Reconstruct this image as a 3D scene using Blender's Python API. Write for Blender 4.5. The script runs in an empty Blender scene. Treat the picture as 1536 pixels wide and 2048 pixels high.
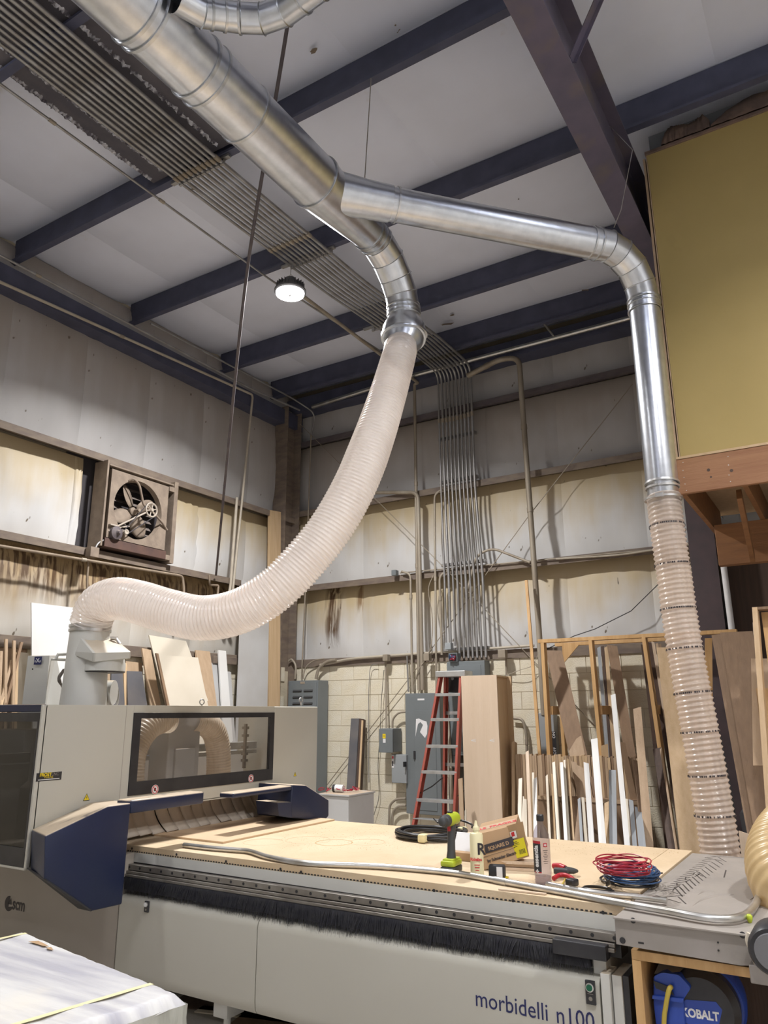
import bpy, bmesh, math, random
from mathutils import Vector, Matrix
random.seed(7)
PI = math.pi
S = bpy.context.scene
COL = S.collection
V = Vector
# ------------------------------------------------------------------ camera
F = 1507.13
PIT, ROL, YAW = 0.260754, -0.004351, 0.55226
CAM = V((0, 0, 1.7))
_f = V((-math.sin(YAW)*math.cos(PIT), math.cos(YAW)*math.cos(PIT), math.sin(PIT)))
_r = V((math.cos(YAW), math.sin(YAW), 0)); _u = _r.cross(_f)
RX = _r*math.cos(ROL)+_u*math.sin(ROL); UX = -_r*math.sin(ROL)+_u*math.cos(ROL)
cd = bpy.data.cameras.new('camera'); cam = bpy.data.objects.new('camera', cd); COL.objects.link(cam)
cd.sensor_fit = 'VERTICAL'; cd.sensor_height = 36.0; cd.lens = F/2048*36.0
cd.clip_start = 0.05; cd.clip_end = 60
m3 = Matrix((RX, UX, -_f)).transposed()
cam.matrix_world = Matrix.Translation(CAM) @ m3.to_4x4()
S.camera = cam
# ------------------------------------------------------------------ world, light, exposure
S.view_settings.view_transform = 'Standard'; S.view_settings.look = 'None'
S.view_settings.gamma = 1; S.view_settings.exposure = 0.0; S.view_settings.use_curve_mapping = False
w = bpy.data.worlds.new('world'); S.world = w; w.use_nodes = True
w.node_tree.nodes['Background'].inputs[0].default_value = (0.55, 0.62, 0.75, 1)
w.node_tree.nodes['Background'].inputs[1].default_value = 0.08
LAMPS = [(-4.62, 5.60, 6.08), (-4.62, 0.6, 6.08), (0.5, 0.9, 6.08), (1.8, 3.3, 6.08), (-1.4, -3.4, 6.08)]
LPOW = [290, 50, 110, 170, 60]
def lamp_light(p, pw):
    l = bpy.data.lights.new('high_bay_light', 'AREA'); l.shape = 'DISK'; l.size = 0.26
    l.energy = pw; l.color = (1.0, 0.98, 0.965); l.spread = math.radians(148)
    o = bpy.data.objects.new('high_bay_light', l); o.location = (p[0], p[1], p[2]-0.13); COL.objects.link(o)
for p_, w_ in zip(LAMPS, LPOW): lamp_light(p_, w_)
for p_, w_ in list(zip(LAMPS, LPOW))[1:]:      # unseen fill lights added over these lamps to brighten the roof
    l = bpy.data.lights.new('roof_fill_light', 'AREA'); l.shape = 'DISK'; l.size = 0.3; l.energy = 45 if p_[1] > 2 else 105; l.color = (0.95, 0.97, 1.0)
    o = bpy.data.objects.new('roof_fill_light', l); o.location = (p_[0], p_[1], p_[2]+0.16); o.rotation_euler = (PI, 0, 0); COL.objects.link(o)
# ------------------------------------------------------------------ pixel -> point helpers (points on real planes of the room)
def ray(px, py): return RX*((px-768)/F)-UX*((py-1024)/F)+_f
def onz(px, py, z): d = ray(px, py); return CAM+d*((z-CAM.z)/d.z)
def onx(px, py, x): d = ray(px, py); return CAM+d*((x-CAM.x)/d.x)
def ony(px, py, y): d = ray(px, py); return CAM+d*((y-CAM.y)/d.y)
def dep(px, py, t): return CAM+ray(px, py)*t
# ------------------------------------------------------------------ materials
def mat(name, col, rough=0.6, metal=0.0, col2=None, scale=4.0, stretch=(1, 1, 1), lo=0.35, hi=0.65, bump=0.0, bscale=40.0, detail=6.0, spec=0.5, col3=None, scale3=1.2, lo3=0.55, hi3=0.75, coord='Object', alpha=1.0, trans=0.0):
    m = bpy.data.materials.new(name); m.use_nodes = True; nt = m.node_tree; N = nt.nodes; L = nt.links
    b = N['Principled BSDF']; b.inputs['Roughness'].default_value = rough; b.inputs['Metallic'].default_value = metal
    b.inputs['Specular IOR Level'].default_value = spec; b.inputs['Alpha'].default_value = alpha
    b.inputs['Transmission Weight'].default_value = trans
    b.inputs['Base Color'].default_value = (*col, 1)
    tc = N.new('ShaderNodeTexCoord')
    mp = N.new('ShaderNodeMapping'); mp.inputs['Scale'].default_value = stretch; L.new(tc.outputs[coord], mp.inputs[0])
    if col2 is None: col2 = tuple(c*0.9 for c in col)
    nz = N.new('ShaderNodeTexNoise'); nz.inputs['Scale'].default_value = scale; nz.inputs['Detail'].default_value = detail
    L.new(mp.outputs[0], nz.inputs['Vector'])
    mr = N.new('ShaderNodeMapRange'); mr.inputs[1].default_value = lo; mr.inputs[2].default_value = hi; L.new(nz.outputs[0], mr.inputs[0])
    mx = N.new('ShaderNodeMix'); mx.data_type = 'RGBA'; L.new(mr.outputs[0], mx.inputs[0])
    mx.inputs[6].default_value = (*col, 1); mx.inputs[7].default_value = (*col2, 1)
    out = mx.outputs[2]
    if col3 is not None:
        n3 = N.new('ShaderNodeTexNoise'); n3.inputs['Scale'].default_value = scale3; n3.inputs['Detail'].default_value = 5
        L.new(tc.outputs[coord], n3.inputs['Vector'])
        r3 = N.new('ShaderNodeMapRange'); r3.inputs[1].default_value = lo3; r3.inputs[2].default_value = hi3; L.new(n3.outputs[0], r3.inputs[0])
        m3_ = N.new('ShaderNodeMix'); m3_.data_type = 'RGBA'; L.new(r3.outputs[0], m3_.inputs[0]); L.new(out, m3_.inputs[6]); m3_.inputs[7].default_value = (*col3, 1)
        out = m3_.outputs[2]
    L.new(out, b.inputs['Base Color'])
    if bump > 0:
        nb = N.new('ShaderNodeTexNoise'); nb.inputs['Scale'].default_value = bscale; L.new(mp.outputs[0], nb.inputs['Vector'])
        bp = N.new('ShaderNodeBump'); bp.inputs['Strength'].default_value = bump; bp.inputs['Distance'].default_value = 0.01
        L.new(nb.outputs[0], bp.inputs['Height']); L.new(bp.outputs[0], b.inputs['Normal'])
    m.diffuse_color = (*col, 1)
    return m
def add_dust(m, col, amt=1.0, lo=0.55, hi=0.9):
    """sawdust settled on surfaces facing up: a coat that belongs to the thing"""
    nt = m.node_tree; N = nt.nodes; L = nt.links; b = N['Principled BSDF']
    src = b.inputs['Base Color'].links[0].from_socket
    g = N.new('ShaderNodeNewGeometry'); sp = N.new('ShaderNodeSeparateXYZ'); L.new(g.outputs['Normal'], sp.inputs[0])
    mr = N.new('ShaderNodeMapRange'); mr.inputs[1].default_value = lo; mr.inputs[2].default_value = hi; mr.inputs[4].default_value = amt; L.new(sp.outputs[2], mr.inputs[0])
    nz = N.new('ShaderNodeTexNoise'); nz.inputs['Scale'].default_value = 9; nz.inputs['Detail'].default_value = 6
    tc = N.new('ShaderNodeTexCoord'); L.new(tc.outputs['Object'], nz.inputs['Vector'])
    r2 = N.new('ShaderNodeMapRange'); r2.inputs[1].default_value = 0.2; r2.inputs[2].default_value = 0.42; L.new(nz.outputs[0], r2.inputs[0])
    mu = N.new('ShaderNodeMath'); mu.operation = 'MULTIPLY'; L.new(mr.outputs[0], mu.inputs[0]); L.new(r2.outputs[0], mu.inputs[1])
    mx = N.new('ShaderNodeMix'); mx.data_type = 'RGBA'; L.new(mu.outputs[0], mx.inputs[0]); L.new(src, mx.inputs[6]); mx.inputs[7].default_value = (*col, 1)
    L.new(mx.outputs[2], b.inputs['Base Color'])
    return m
def insul(name, base, tan, amt, streak=0.5, dark=None, xc=None, ax=0, topk=1.0):
    """vinyl faced wall insulation: tan dirt hanging below each girt, thin vertical runs, optional water stain"""
    m = mat(name, base, 0.55, 0, tuple(c*0.86 for c in base), 3.0, (1, 1, 0.25), 0.3, 0.8, 0.35, 5.0)
    nt = m.node_tree; N = nt.nodes; L = nt.links; b = N['Principled BSDF']; src = b.inputs['Base Color'].links[0].from_socket
    tc = N.new('ShaderNodeTexCoord'); sx = N.new('ShaderNodeSeparateXYZ'); L.new(tc.outputs['Generated'], sx.inputs[0])
    mp = N.new('ShaderNodeMapping'); mp.inputs['Scale'].default_value = (5.0, 5.0, 0.7); L.new(tc.outputs['Object'], mp.inputs[0])
    nz = N.new('ShaderNodeTexNoise'); nz.inputs['Scale'].default_value = 1.6; nz.inputs['Detail'].default_value = 7; L.new(mp.outputs[0], nz.inputs['Vector'])
    n2 = N.new('ShaderNodeTexNoise'); n2.inputs['Scale'].default_value = 1.1; n2.inputs['Detail'].default_value = 3; L.new(tc.outputs['Object'], n2.inputs['Vector'])
    # mask = smooth(gen.z + noise)
    a = N.new('ShaderNodeMath'); a.operation = 'MULTIPLY_ADD'; L.new(nz.outputs[0], a.inputs[0]); a.inputs[1].default_value = streak; L.new(sx.outputs[2], a.inputs[2])
    a2 = N.new('ShaderNodeMath'); a2.operation = 'MULTIPLY_ADD'; L.new(n2.outputs[0], a2.inputs[0]); a2.inputs[1].default_value = 0.9; L.new(a.outputs[0], a2.inputs[2])
    mr = N.new('ShaderNodeMapRange'); mr.interpolation_type = 'SMOOTHSTEP'; mr.inputs[1].default_value = 0.62+streak*0.5; mr.inputs[2].default_value = 1.38+streak*0.5
    mr.inputs[4].default_value = amt; L.new(a2.outputs[0], mr.inputs[0])
    mx = N.new('ShaderNodeMix'); mx.data_type = 'RGBA'; L.new(mr.outputs[0], mx.inputs[0]); L.new(src, mx.inputs[6]); mx.inputs[7].default_value = (*tan, 1)
    out = mx.outputs[2]
    # small dark specks and tears
    n4 = N.new('ShaderNodeTexNoise'); n4.inputs['Scale'].default_value = 16; n4.inputs['Detail'].default_value = 1
    mp4 = N.new('ShaderNodeMapping'); mp4.inputs['Scale'].default_value = (1, 1, 0.45); mp4.inputs['Rotation'].default_value = (0.3, 0.5, 0); L.new(tc.outputs['Object'], mp4.inputs[0]); L.new(mp4.outputs[0], n4.inputs['Vector'])
    r4 = N.new('ShaderNodeMapRange'); r4.inputs[1].default_value = 0.765; r4.inputs[2].default_value = 0.80; L.new(n4.outputs[0], r4.inputs[0])
    m4 = N.new('ShaderNodeMix'); m4.data_type = 'RGBA'; L.new(r4.outputs[0], m4.inputs[0]); L.new(out, m4.inputs[6]); m4.inputs[7].default_value = (0.16, 0.13, 0.1, 1)
    out = m4.outputs[2]
    if dark is not None:
        for (c, hw, reach, dcol) in dark:
            gx = N.new('ShaderNodeMath'); gx.operation = 'SUBTRACT'; L.new(sx.outputs[ax], gx.inputs[0]); gx.inputs[1].default_value = c
            gb = N.new('ShaderNodeMath'); gb.operation = 'ABSOLUTE'; L.new(gx.outputs[0], gb.inputs[0])
            r5 = N.new('ShaderNodeMapRange'); r5.interpolation_type = 'SMOOTHSTEP'; r5.inputs[1].default_value = hw; r5.inputs[2].default_value = hw*0.25; L.new(gb.outputs[0], r5.inputs[0])
            mp5 = N.new('ShaderNodeMapping'); mp5.inputs['Scale'].default_value = (22, 22, 1.6); L.new(tc.outputs['Object'], mp5.inputs[0])
            n5 = N.new('ShaderNodeTexNoise'); n5.inputs['Scale'].default_value = 1.0; n5.inputs['Detail'].default_value = 6; n5.inputs['Distortion'].default_value = 0.6; L.new(mp5.outputs[0], n5.inputs['Vector'])
            r6 = N.new('ShaderNodeMapRange'); r6.inputs[1].default_value = 0.42; r6.inputs[2].default_value = 0.56; L.new(n5.outputs[0], r6.inputs[0])
            rz = N.new('ShaderNodeMapRange'); rz.inputs[1].default_value = 1-reach; rz.inputs[2].default_value = 1-reach+0.25; L.new(sx.outputs[2], rz.inputs[0])
            q = N.new('ShaderNodeMath'); q.operation = 'MULTIPLY'; L.new(r5.outputs[0], q.inputs[0]); L.new(r6.outputs[0], q.inputs[1])
            q2 = N.new('ShaderNodeMath'); q2.operation = 'MULTIPLY'; L.new(q.outputs[0], q2.inputs[0]); L.new(rz.outputs[0], q2.inputs[1])
            m5 = N.new('ShaderNodeMix'); m5.data_type = 'RGBA'; L.new(q2.outputs[0], m5.inputs[0]); L.new(out, m5.inputs[6]); m5.inputs[7].default_value = (*dcol, 1)
            out = m5.outputs[2]
    L.new(out, b.inputs['Base Color'])
    return m
def wood(name, c1, c2, scale=3.0, stretch=(9, 9, 0.6), rough=0.6, bump=0.15):
    return mat(name, c1, rough, 0, c2, scale, stretch, 0.3, 0.7, bump, 14.0)
def emis(name, col, st):
    m = bpy.data.materials.new(name); m.use_nodes = True; b = m.node_tree.nodes['Principled BSDF']
    b.inputs['Emission Color'].default_value = (*col, 1); b.inputs['Emission Strength'].default_value = st; b.inputs['Base Color'].default_value = (*col, 1)
    return m
def glass(name, tint, alpha, rough=0.08, spec=0.5):
    m = bpy.data.materials.new(name); m.use_nodes = True; nt = m.node_tree; N = nt.nodes; L = nt.links
    N.remove(N['Principled BSDF']); out = N['Material Output']
    t = N.new('ShaderNodeBsdfTransparent'); t.inputs[0].default_value = (*tint, 1)
    g = N.new('ShaderNodeBsdfGlossy'); g.inputs['Roughness'].default_value = rough; g.inputs[0].default_value = (0.9, 0.9, 0.9, 1)
    lw = N.new('ShaderNodeLayerWeight'); lw.inputs[0].default_value = 0.5; pw = N.new('ShaderNodeMath'); pw.operation = 'POWER'; pw.inputs[1].default_value = 5; L.new(lw.outputs['Facing'], pw.inputs[0])
    fr = N.new('ShaderNodeMath'); fr.operation = 'MULTIPLY_ADD'; fr.inputs[1].default_value = 0.9; fr.inputs[2].default_value = 0.04; L.new(pw.outputs[0], fr.inputs[0])
    mx = N.new('ShaderNodeMixShader'); L.new(fr.outputs[0], mx.inputs[0]); L.new(t.outputs[0], mx.inputs[1]); L.new(g.outputs[0], mx.inputs[2])
    d = N.new('ShaderNodeBsdfDiffuse'); d.inputs[0].default_value = (0.5, 0.47, 0.42, 1)
    m2 = N.new('ShaderNodeMixShader'); m2.inputs[0].default_value = alpha; L.new(mx.outputs[0], m2.inputs[1]); L.new(d.outputs[0], m2.inputs[2])
    L.new(m2.outputs[0], out.inputs[0]); return m
def hose_mat(name, col, opac, rough=0.22, tcol=None):
    m = bpy.data.materials.new(name); m.use_nodes = True; nt = m.node_tree; N = nt.nodes; L = nt.links
    b = N['Principled BSDF']; b.inputs['Base Color'].default_value = (*col, 1); b.inputs['Roughness'].default_value = rough
    b.inputs['Specular IOR Level'].default_value = 0.9; out = N['Material Output']
    tl = N.new('ShaderNodeBsdfTranslucent'); tl.inputs[0].default_value = (*col, 1)
    a = N.new('ShaderNodeMixShader'); a.inputs[0].default_value = 0.35; L.new(b.outputs[0], a.inputs[1]); L.new(tl.outputs[0], a.inputs[2])
    t = N.new('ShaderNodeBsdfTransparent'); t.inputs[0].default_value = (*(tcol or (0.95, 0.9, 0.86)), 1)
    nz = N.new('ShaderNodeTexNoise'); nz.inputs['Scale'].default_value = 7; nz.inputs['Detail'].default_value = 6
    mr = N.new('ShaderNodeMapRange'); mr.inputs[1].default_value = 0.3; mr.inputs[2].default_value = 0.7; mr.inputs[3].default_value = opac-0.12; mr.inputs[4].default_value = opac+0.12
    L.new(nz.outputs[0], mr.inputs[0])
    x = N.new('ShaderNodeMixShader'); L.new(mr.outputs[0], x.inputs[0]); L.new(t.outputs[0], x.inputs[1]); L.new(a.outputs[0], x.inputs[2])
    L.new(x.outputs[0], out.inputs[0]); return m

M = {}
M['ceil'] = mat('vinyl ceiling insulation', (0.76, 0.80, 0.93), 0.5, 0, (0.67, 0.70, 0.81), 1.2, (1, 1, 1), 0.3, 0.75, 0.3, 6.0, col3=(0.55, 0.52, 0.50), scale3=1.6, lo3=0.68, hi3=0.8)
M['ins_up'] = insul('upper wall insulation', (0.50, 0.49, 0.49), (0.33, 0.28, 0.23), 0.75, 0.45)  # darker base than the lower vinyl: the upper wall's shade in its colour
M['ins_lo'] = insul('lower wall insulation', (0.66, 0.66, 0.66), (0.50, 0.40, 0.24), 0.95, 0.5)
BR = (0.10, 0.055, 0.025)
M['ins_st1'] = insul('water stained insulation', (0.66, 0.66, 0.66), (0.50, 0.40, 0.24), 1.0, 0.5, dark=[(0.50, 0.20, 0.85, BR), (0.96, 0.09, 0.5, (0.25, 0.16, 0.08))], ax=0)
M['ins_st2'] = insul('rust stained insulation', (0.60, 0.57, 0.52), (0.38, 0.27, 0.14), 1.0, 0.6, dark=[(0.45, 0.6, 0.55, BR)], ax=1)
M['purple'] = mat('red oxide primed steel', (0.125, 0.105, 0.15), 0.6, 0, (0.095, 0.085, 0.125), 5, col3=(0.15, 0.12, 0.11), scale3=3)
add_dust(M['purple'], (0.30, 0.25, 0.20), 0.8)
M['colm'] = mat('brown primed column', (0.075, 0.05, 0.055), 0.6, 0, (0.055, 0.04, 0.045), 5)
M['navy'] = mat('dark blue painted steel', (0.078, 0.083, 0.135), 0.55, 0, (0.058, 0.062, 0.10), 5)
M['girt'] = mat('dusty brown primed girt', (0.15, 0.115, 0.095), 0.7, 0, (0.21, 0.165, 0.125), 6, (1, 1, 3))
add_dust(M['girt'], (0.36, 0.29, 0.21), 0.9)
M['girt_up'] = mat('primed upper girt', (0.085, 0.07, 0.08), 0.7, 0, (0.12, 0.10, 0.10), 6, (1, 1, 3))
add_dust(M['girt_up'], (0.30, 0.25, 0.2), 0.8)
M['block'] = mat('cream painted block', (0.66, 0.59, 0.44), 0.85, 0, (0.72, 0.68, 0.58), 3.0, (1, 1, 1), 0.35, 0.7, 0.5, 60, col3=(0.50, 0.37, 0.18), scale3=2.0, lo3=0.56, hi3=0.78, coord='Object')
M['mortar'] = mat('painted mortar', (0.60, 0.53, 0.40), 0.9, 0, bump=0.3)
M['concrete'] = mat('dusty concrete floor', (0.40, 0.375, 0.34), 0.8, 0, (0.48, 0.45, 0.41), 2.5, bump=0.2, col3=(0.30, 0.27, 0.24), scale3=1.2)
M['galv'] = mat('galvanized sheet', (0.76, 0.79, 0.84), 0.29, 1.0, (0.66, 0.69, 0.74), 14, (1, 1, 1), 0.35, 0.65, 0.05, 30)
M['galv2'] = mat('galvanized band', (0.72, 0.73, 0.75), 0.3, 1.0, (0.5, 0.52, 0.54), 10)
M['conduit'] = mat('dusty galvanized conduit', (0.38, 0.38, 0.385), 0.42, 0.6, (0.27, 0.255, 0.24), 6, (1, 1, 0.3))
M['conduit2'] = mat('tan dusted conduit', (0.38, 0.335, 0.27), 0.6, 0.3, (0.28, 0.235, 0.18), 5, (1, 1, 0.3))
M['emt'] = mat('bright steel conduit', (0.70, 0.70, 0.70), 0.33, 0.9, (0.52, 0.50, 0.46), 8)
M['hose'] = hose_mat('clear ribbed hose', (0.95, 0.915, 0.885), 0.70, 0.13)
M['hose2'] = hose_mat('clear heavy hose', (0.80, 0.70, 0.62), 0.60, 0.18)
M['hose3'] = hose_mat('tan polyurethane hose', (0.72, 0.55, 0.30), 0.93, 0.3)
M['hosein'] = hose_mat('dusty tan hose', (0.72, 0.62, 0.50), 0.93, 0.4)
M['wire'] = mat('copper coated wire', (0.50, 0.30, 0.20), 0.35, 0.7)
M['cream'] = mat('cream machine paint', (0.475, 0.46, 0.405), 0.42, 0, (0.45, 0.435, 0.38), 1.5, (1, 1, 1), 0.3, 0.8)
M['cream2'] = mat('grey white machine paint', (0.60, 0.60, 0.57), 0.4, 0, (0.56, 0.56, 0.53), 2)
add_dust(M['cream2'], (0.62, 0.50, 0.34), 0.7, 0.75, 0.95)
M['cream_shade'] = mat('shaded cream machine paint', (0.36, 0.325, 0.285), 0.42, 0, (0.33, 0.30, 0.26), 2)  # cream paint darkened: the shade below the gantry overhang is put into it
M['blue'] = mat('navy blue machine cover', (0.009, 0.015, 0.050), 0.42, 0, (0.012, 0.019, 0.05), 3, bump=0.05, bscale=90)
add_dust(M['blue'], (0.55, 0.45, 0.33), 0.95, 0.35, 0.8)
M['black'] = mat('black plastic', (0.018, 0.018, 0.022), 0.4, 0, (0.03, 0.03, 0.033), 10)
M['brush'] = mat('black bristle', (0.012, 0.013, 0.022), 0.7, 0, (0.03, 0.03, 0.035), 30)
M['rail'] = mat('grey rail steel', (0.30, 0.28, 0.25), 0.45, 0.5, (0.2, 0.18, 0.16), 7, (1, 6, 1))
M['mdf'] = mat('sawdusty MDF spoilboard', (0.60, 0.46, 0.30), 0.75, 0, (0.54, 0.41, 0.26), 5, (1, 1, 1), 0.3, 0.7, 0.15, 50, col3=(0.68, 0.56, 0.41), scale3=1.0, lo3=0.45, hi3=0.7)
M['mdf2'] = mat('loose MDF sheet', (0.62, 0.45, 0.29), 0.6, 0, (0.58, 0.42, 0.27), 3, bump=0.05)
M['mdfedge'] = mat('MDF edge', (0.52, 0.35, 0.16), 0.8, 0, (0.45, 0.30, 0.14), 20)
M['tray'] = mat('dusty steel tray', (0.31, 0.285, 0.26), 0.5, 0.25, (0.38, 0.345, 0.31), 3.5, (1, 1, 1), 0.3, 0.7, 0.1, 20)
M['steel'] = mat('raw steel plate', (0.30, 0.275, 0.25), 0.5, 0.35, (0.36, 0.33, 0.31), 5, (1, 1, 1), 0.3, 0.7, 0.1, 20, col3=(0.2, 0.18, 0.17), scale3=3)
M['scratch'] = mat('scraped dark steel', (0.09, 0.08, 0.075), 0.5, 0.3)
M['ply'] = wood('plywood', (0.58, 0.42, 0.26), (0.50, 0.35, 0.2))
M['plylt'] = wood('pale birch plywood', (0.62, 0.49, 0.37), (0.58, 0.45, 0.33), 2.0)
M['fir'] = wood('fir framing lumber', (0.62, 0.39, 0.18), (0.48, 0.28, 0.11), 2.5)
M['firx'] = wood('fir joist lumber', (0.28, 0.13, 0.05), (0.20, 0.09, 0.035), 2.5, (0.8, 9, 9))
M['firrim'] = wood('fir rim board', (0.36, 0.185, 0.09), (0.27, 0.125, 0.06), 2.2, (0.7, 9, 9))
M['brown'] = wood('brown hardboard', (0.27, 0.175, 0.105), (0.22, 0.14, 0.085))
M['dkbrown'] = wood('dark and shaded brown board', (0.085, 0.05, 0.035), (0.06, 0.035, 0.025))  # dark brown wood; also carries shade painted into boards and backs
M['tanb'] = wood('tan board', (0.47, 0.34, 0.225), (0.41, 0.29, 0.185))
M['white'] = mat('white melamine', (0.74, 0.74, 0.73), 0.4, 0, (0.70, 0.69, 0.67), 2)
M['offw'] = mat('cream melamine', (0.66, 0.60, 0.50), 0.5, 0, (0.6, 0.54, 0.44), 2)
M['greyb'] = mat('grey laminate', (0.33, 0.35, 0.37), 0.5, 0, (0.29, 0.31, 0.33), 2)
M['dkgreyb'] = mat('charcoal laminate', (0.10, 0.10, 0.11), 0.5, 0, (0.14, 0.13, 0.13), 4)
M['elec'] = mat('grey enamel electrical', (0.165, 0.185, 0.195), 0.45, 0, (0.15, 0.168, 0.175), 3)
M['elec2'] = mat('light grey electrical', (0.30, 0.32, 0.335), 0.45, 0, (0.27, 0.29, 0.30), 3)
M['cabgrey'] = mat('grey cabinet paint', (0.50, 0.50, 0.50), 0.5, 0, (0.44, 0.43, 0.42), 2)
add_dust(M['cabgrey'], (0.45, 0.34, 0.24), 0.9)
M['ladder'] = mat('red fibreglass', (0.38, 0.09, 0.065), 0.5, 0, (0.30, 0.07, 0.05), 8, (1, 1, 0.2))
M['alu'] = mat('aluminium', (0.62, 0.63, 0.64), 0.38, 0.8, (0.5, 0.5, 0.5), 8)
M['yellow'] = mat('yellow painted board', (0.42, 0.315, 0.115), 0.6, 0, (0.395, 0.295, 0.105), 2, col3=(0.34, 0.25, 0.09), scale3=2.5, lo3=0.66, hi3=0.85)
M['batt'] = mat('old brown insulation batt', (0.22, 0.145, 0.11), 0.95, 0, (0.13, 0.09, 0.075), 8, bump=0.8, bscale=18)
M['fuzz'] = mat('grey dust fluff', (0.62, 0.62, 0.66), 0.95, 0, (0.12, 0.11, 0.13), 14, (1, 1, 1), 0.42, 0.58, 0.8, 40)
M['darkpan'] = mat('dark ceiling panel', (0.075, 0.07, 0.085), 0.8, 0, (0.12, 0.11, 0.12), 5, (1, 0.4, 1), 0.45, 0.7)
M['fan'] = mat('tan dusted fan steel', (0.27, 0.215, 0.165), 0.8, 0, (0.20, 0.155, 0.12), 9, bump=0.2)
M['fanlt'] = mat('dusty cast pulley', (0.42, 0.37, 0.31), 0.7, 0, (0.34, 0.29, 0.24), 9)
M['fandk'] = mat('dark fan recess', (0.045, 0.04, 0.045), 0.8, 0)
M['rust'] = mat('rust brown steel', (0.11, 0.06, 0.045), 0.8, 0, (0.07, 0.04, 0.035), 6)
M['pipe'] = mat('dusty brown steel pipe', (0.30, 0.235, 0.17), 0.7, 0.2, (0.22, 0.17, 0.125), 7)
M['pvc'] = mat('pale pipe', (0.47, 0.42, 0.34), 0.5, 0, (0.40, 0.35, 0.28), 7)
M['card'] = mat('cardboard', (0.40, 0.26, 0.145), 0.8, 0, (0.37, 0.24, 0.13), 4)
M['paper'] = mat('white paper', (0.75, 0.75, 0.76), 0.7)
M['lime'] = mat('lime green plastic', (0.42, 0.50, 0.03), 0.4)
M['dkgrey'] = mat('dark grey rubber', (0.05, 0.052, 0.055), 0.55)
M['glue'] = mat('pale yellow glue plastic', (0.80, 0.74, 0.48), 0.35)
M['red'] = mat('red plastic', (0.42, 0.02, 0.03), 0.4)
M['redw'] = mat('red wire', (0.33, 0.015, 0.035), 0.4)
M['bluew'] = mat('blue wire', (0.025, 0.07, 0.17), 0.4)
M['blackw'] = mat('black cable', (0.02, 0.02, 0.022), 0.38)
M['clear'] = glass('clear bottle plastic', (0.78, 0.75, 0.80), 0.10, 0.05)
M['label'] = mat('yellow paper label', (0.80, 0.72, 0.03), 0.6)
M['kblue'] = mat('royal blue plastic', (0.018, 0.055, 0.33), 0.35, 0, (0.022, 0.065, 0.36), 4)
M['kgrey'] = mat('grey plastic cover', (0.17, 0.17, 0.18), 0.5)
M['yhose'] = mat('yellow rubber hose', (0.50, 0.38, 0.06), 0.5)
M['foam'] = mat('white foam wrap', (0.60, 0.595, 0.585), 0.55, 0, (0.36, 0.355, 0.40), 2.0, (0.45, 5.0, 1), 0.40, 0.66, 0.5, 9, col3=(0.72, 0.66, 0.55), scale3=1.8, lo3=0.5, hi3=0.75)
M['foams'] = mat('cloudy plastic wrap', (0.50, 0.50, 0.45), 0.3, 0, (0.30, 0.30, 0.26), 3.0, (4, 4, 0.8), 0.35, 0.7, 0.5, 12)
M['tape'] = mat('yellow strapping tape', (0.80, 0.72, 0.42), 0.45)
M['curtain'] = mat('dusty vinyl curtain', (0.50, 0.43, 0.355), 0.65, 0, (0.42, 0.36, 0.30), 4)
M['wglass'] = glass('machine window', (0.86, 0.85, 0.84), 0.03, 0.06)
M['wglass2'] = glass('dark side window', (0.30, 0.295, 0.29), 0.03, 0.08)
M['textblue'] = mat('dark blue print', (0.015, 0.02, 0.10), 0.5)
M['textdk'] = mat('dark print', (0.03, 0.025, 0.03), 0.5)
M['textwhite'] = mat('white print', (0.75, 0.75, 0.75), 0.5)
M['textred'] = mat('red print', (0.55, 0.03, 0.04), 0.5)
M['warn'] = mat('warning yellow', (0.80, 0.60, 0.02), 0.4)
M['green'] = mat('green button', (0.0, 0.10, 0.05), 0.3)
M['lampon'] = emis('LED lens', (1.0, 0.98, 0.96), 30.0)
M['lampdk'] = mat('lamp housing', (0.16, 0.16, 0.17), 0.4, 0.4)
M['ledc'] = mat('lens centre cap', (0.25, 0.24, 0.23), 0.5)
# ------------------------------------------------------------------ object helpers
def thing(name, label, cat, loc=(0, 0, 0), group=None):
    o = bpy.data.objects.new(name, None); COL.objects.link(o); o.location = loc; o.empty_display_size = 0.05
    o['label'] = label; o['category'] = cat
    if group: o['group'] = group
    return o
def tag(o, label, cat, group=None):
    o['label'] = label; o['category'] = cat
    if group: o['group'] = group
    return o
def wloc(p):
    v = V((0, 0, 0))
    while p is not None: v += p.location; p = p.parent
    return v
def obj(name, bm, m, parent=None, smooth=None, loc=None, label=None, kind=None):
    """bm holds world coordinates; the mesh is stored relative to loc / parent"""
    base = V(loc) if loc is not None else (wloc(parent) if parent is not None else V((0, 0, 0)))
    if loc is None and parent is None and len(bm.verts):
        xs = [v.co for v in bm.verts]; base = V((sum(v.x for v in xs)/len(xs), sum(v.y for v in xs)/len(xs), min(v.z for v in xs)))
    bmesh.ops.translate(bm, verts=bm.verts, vec=-base)
    me = bpy.data.meshes.new(name); bm.to_mesh(me); bm.free()
    if smooth is not None:
        me.polygons.foreach_set('use_smooth', [True]*len(me.polygons)); me.update()
        try: me.set_sharp_from_angle(angle=math.radians(smooth))
        except Exception: pass
    for q in (m if isinstance(m, (list, tuple)) else [m]): me.materials.append(M[q] if isinstance(q, str) else q)
    o = bpy.data.objects.new(name, me); COL.objects.link(o)
    if parent is not None: o.parent = parent; o.location = base-wloc(parent)
    else: o.location = base
    if label: o['label'] = label
    if kind: o['kind'] = kind
    return o
def struct(name, bm, m, loc=(0, 0, 0), smooth=None): return obj(name, bm, m, None, smooth, loc, None, 'structure')
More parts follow.
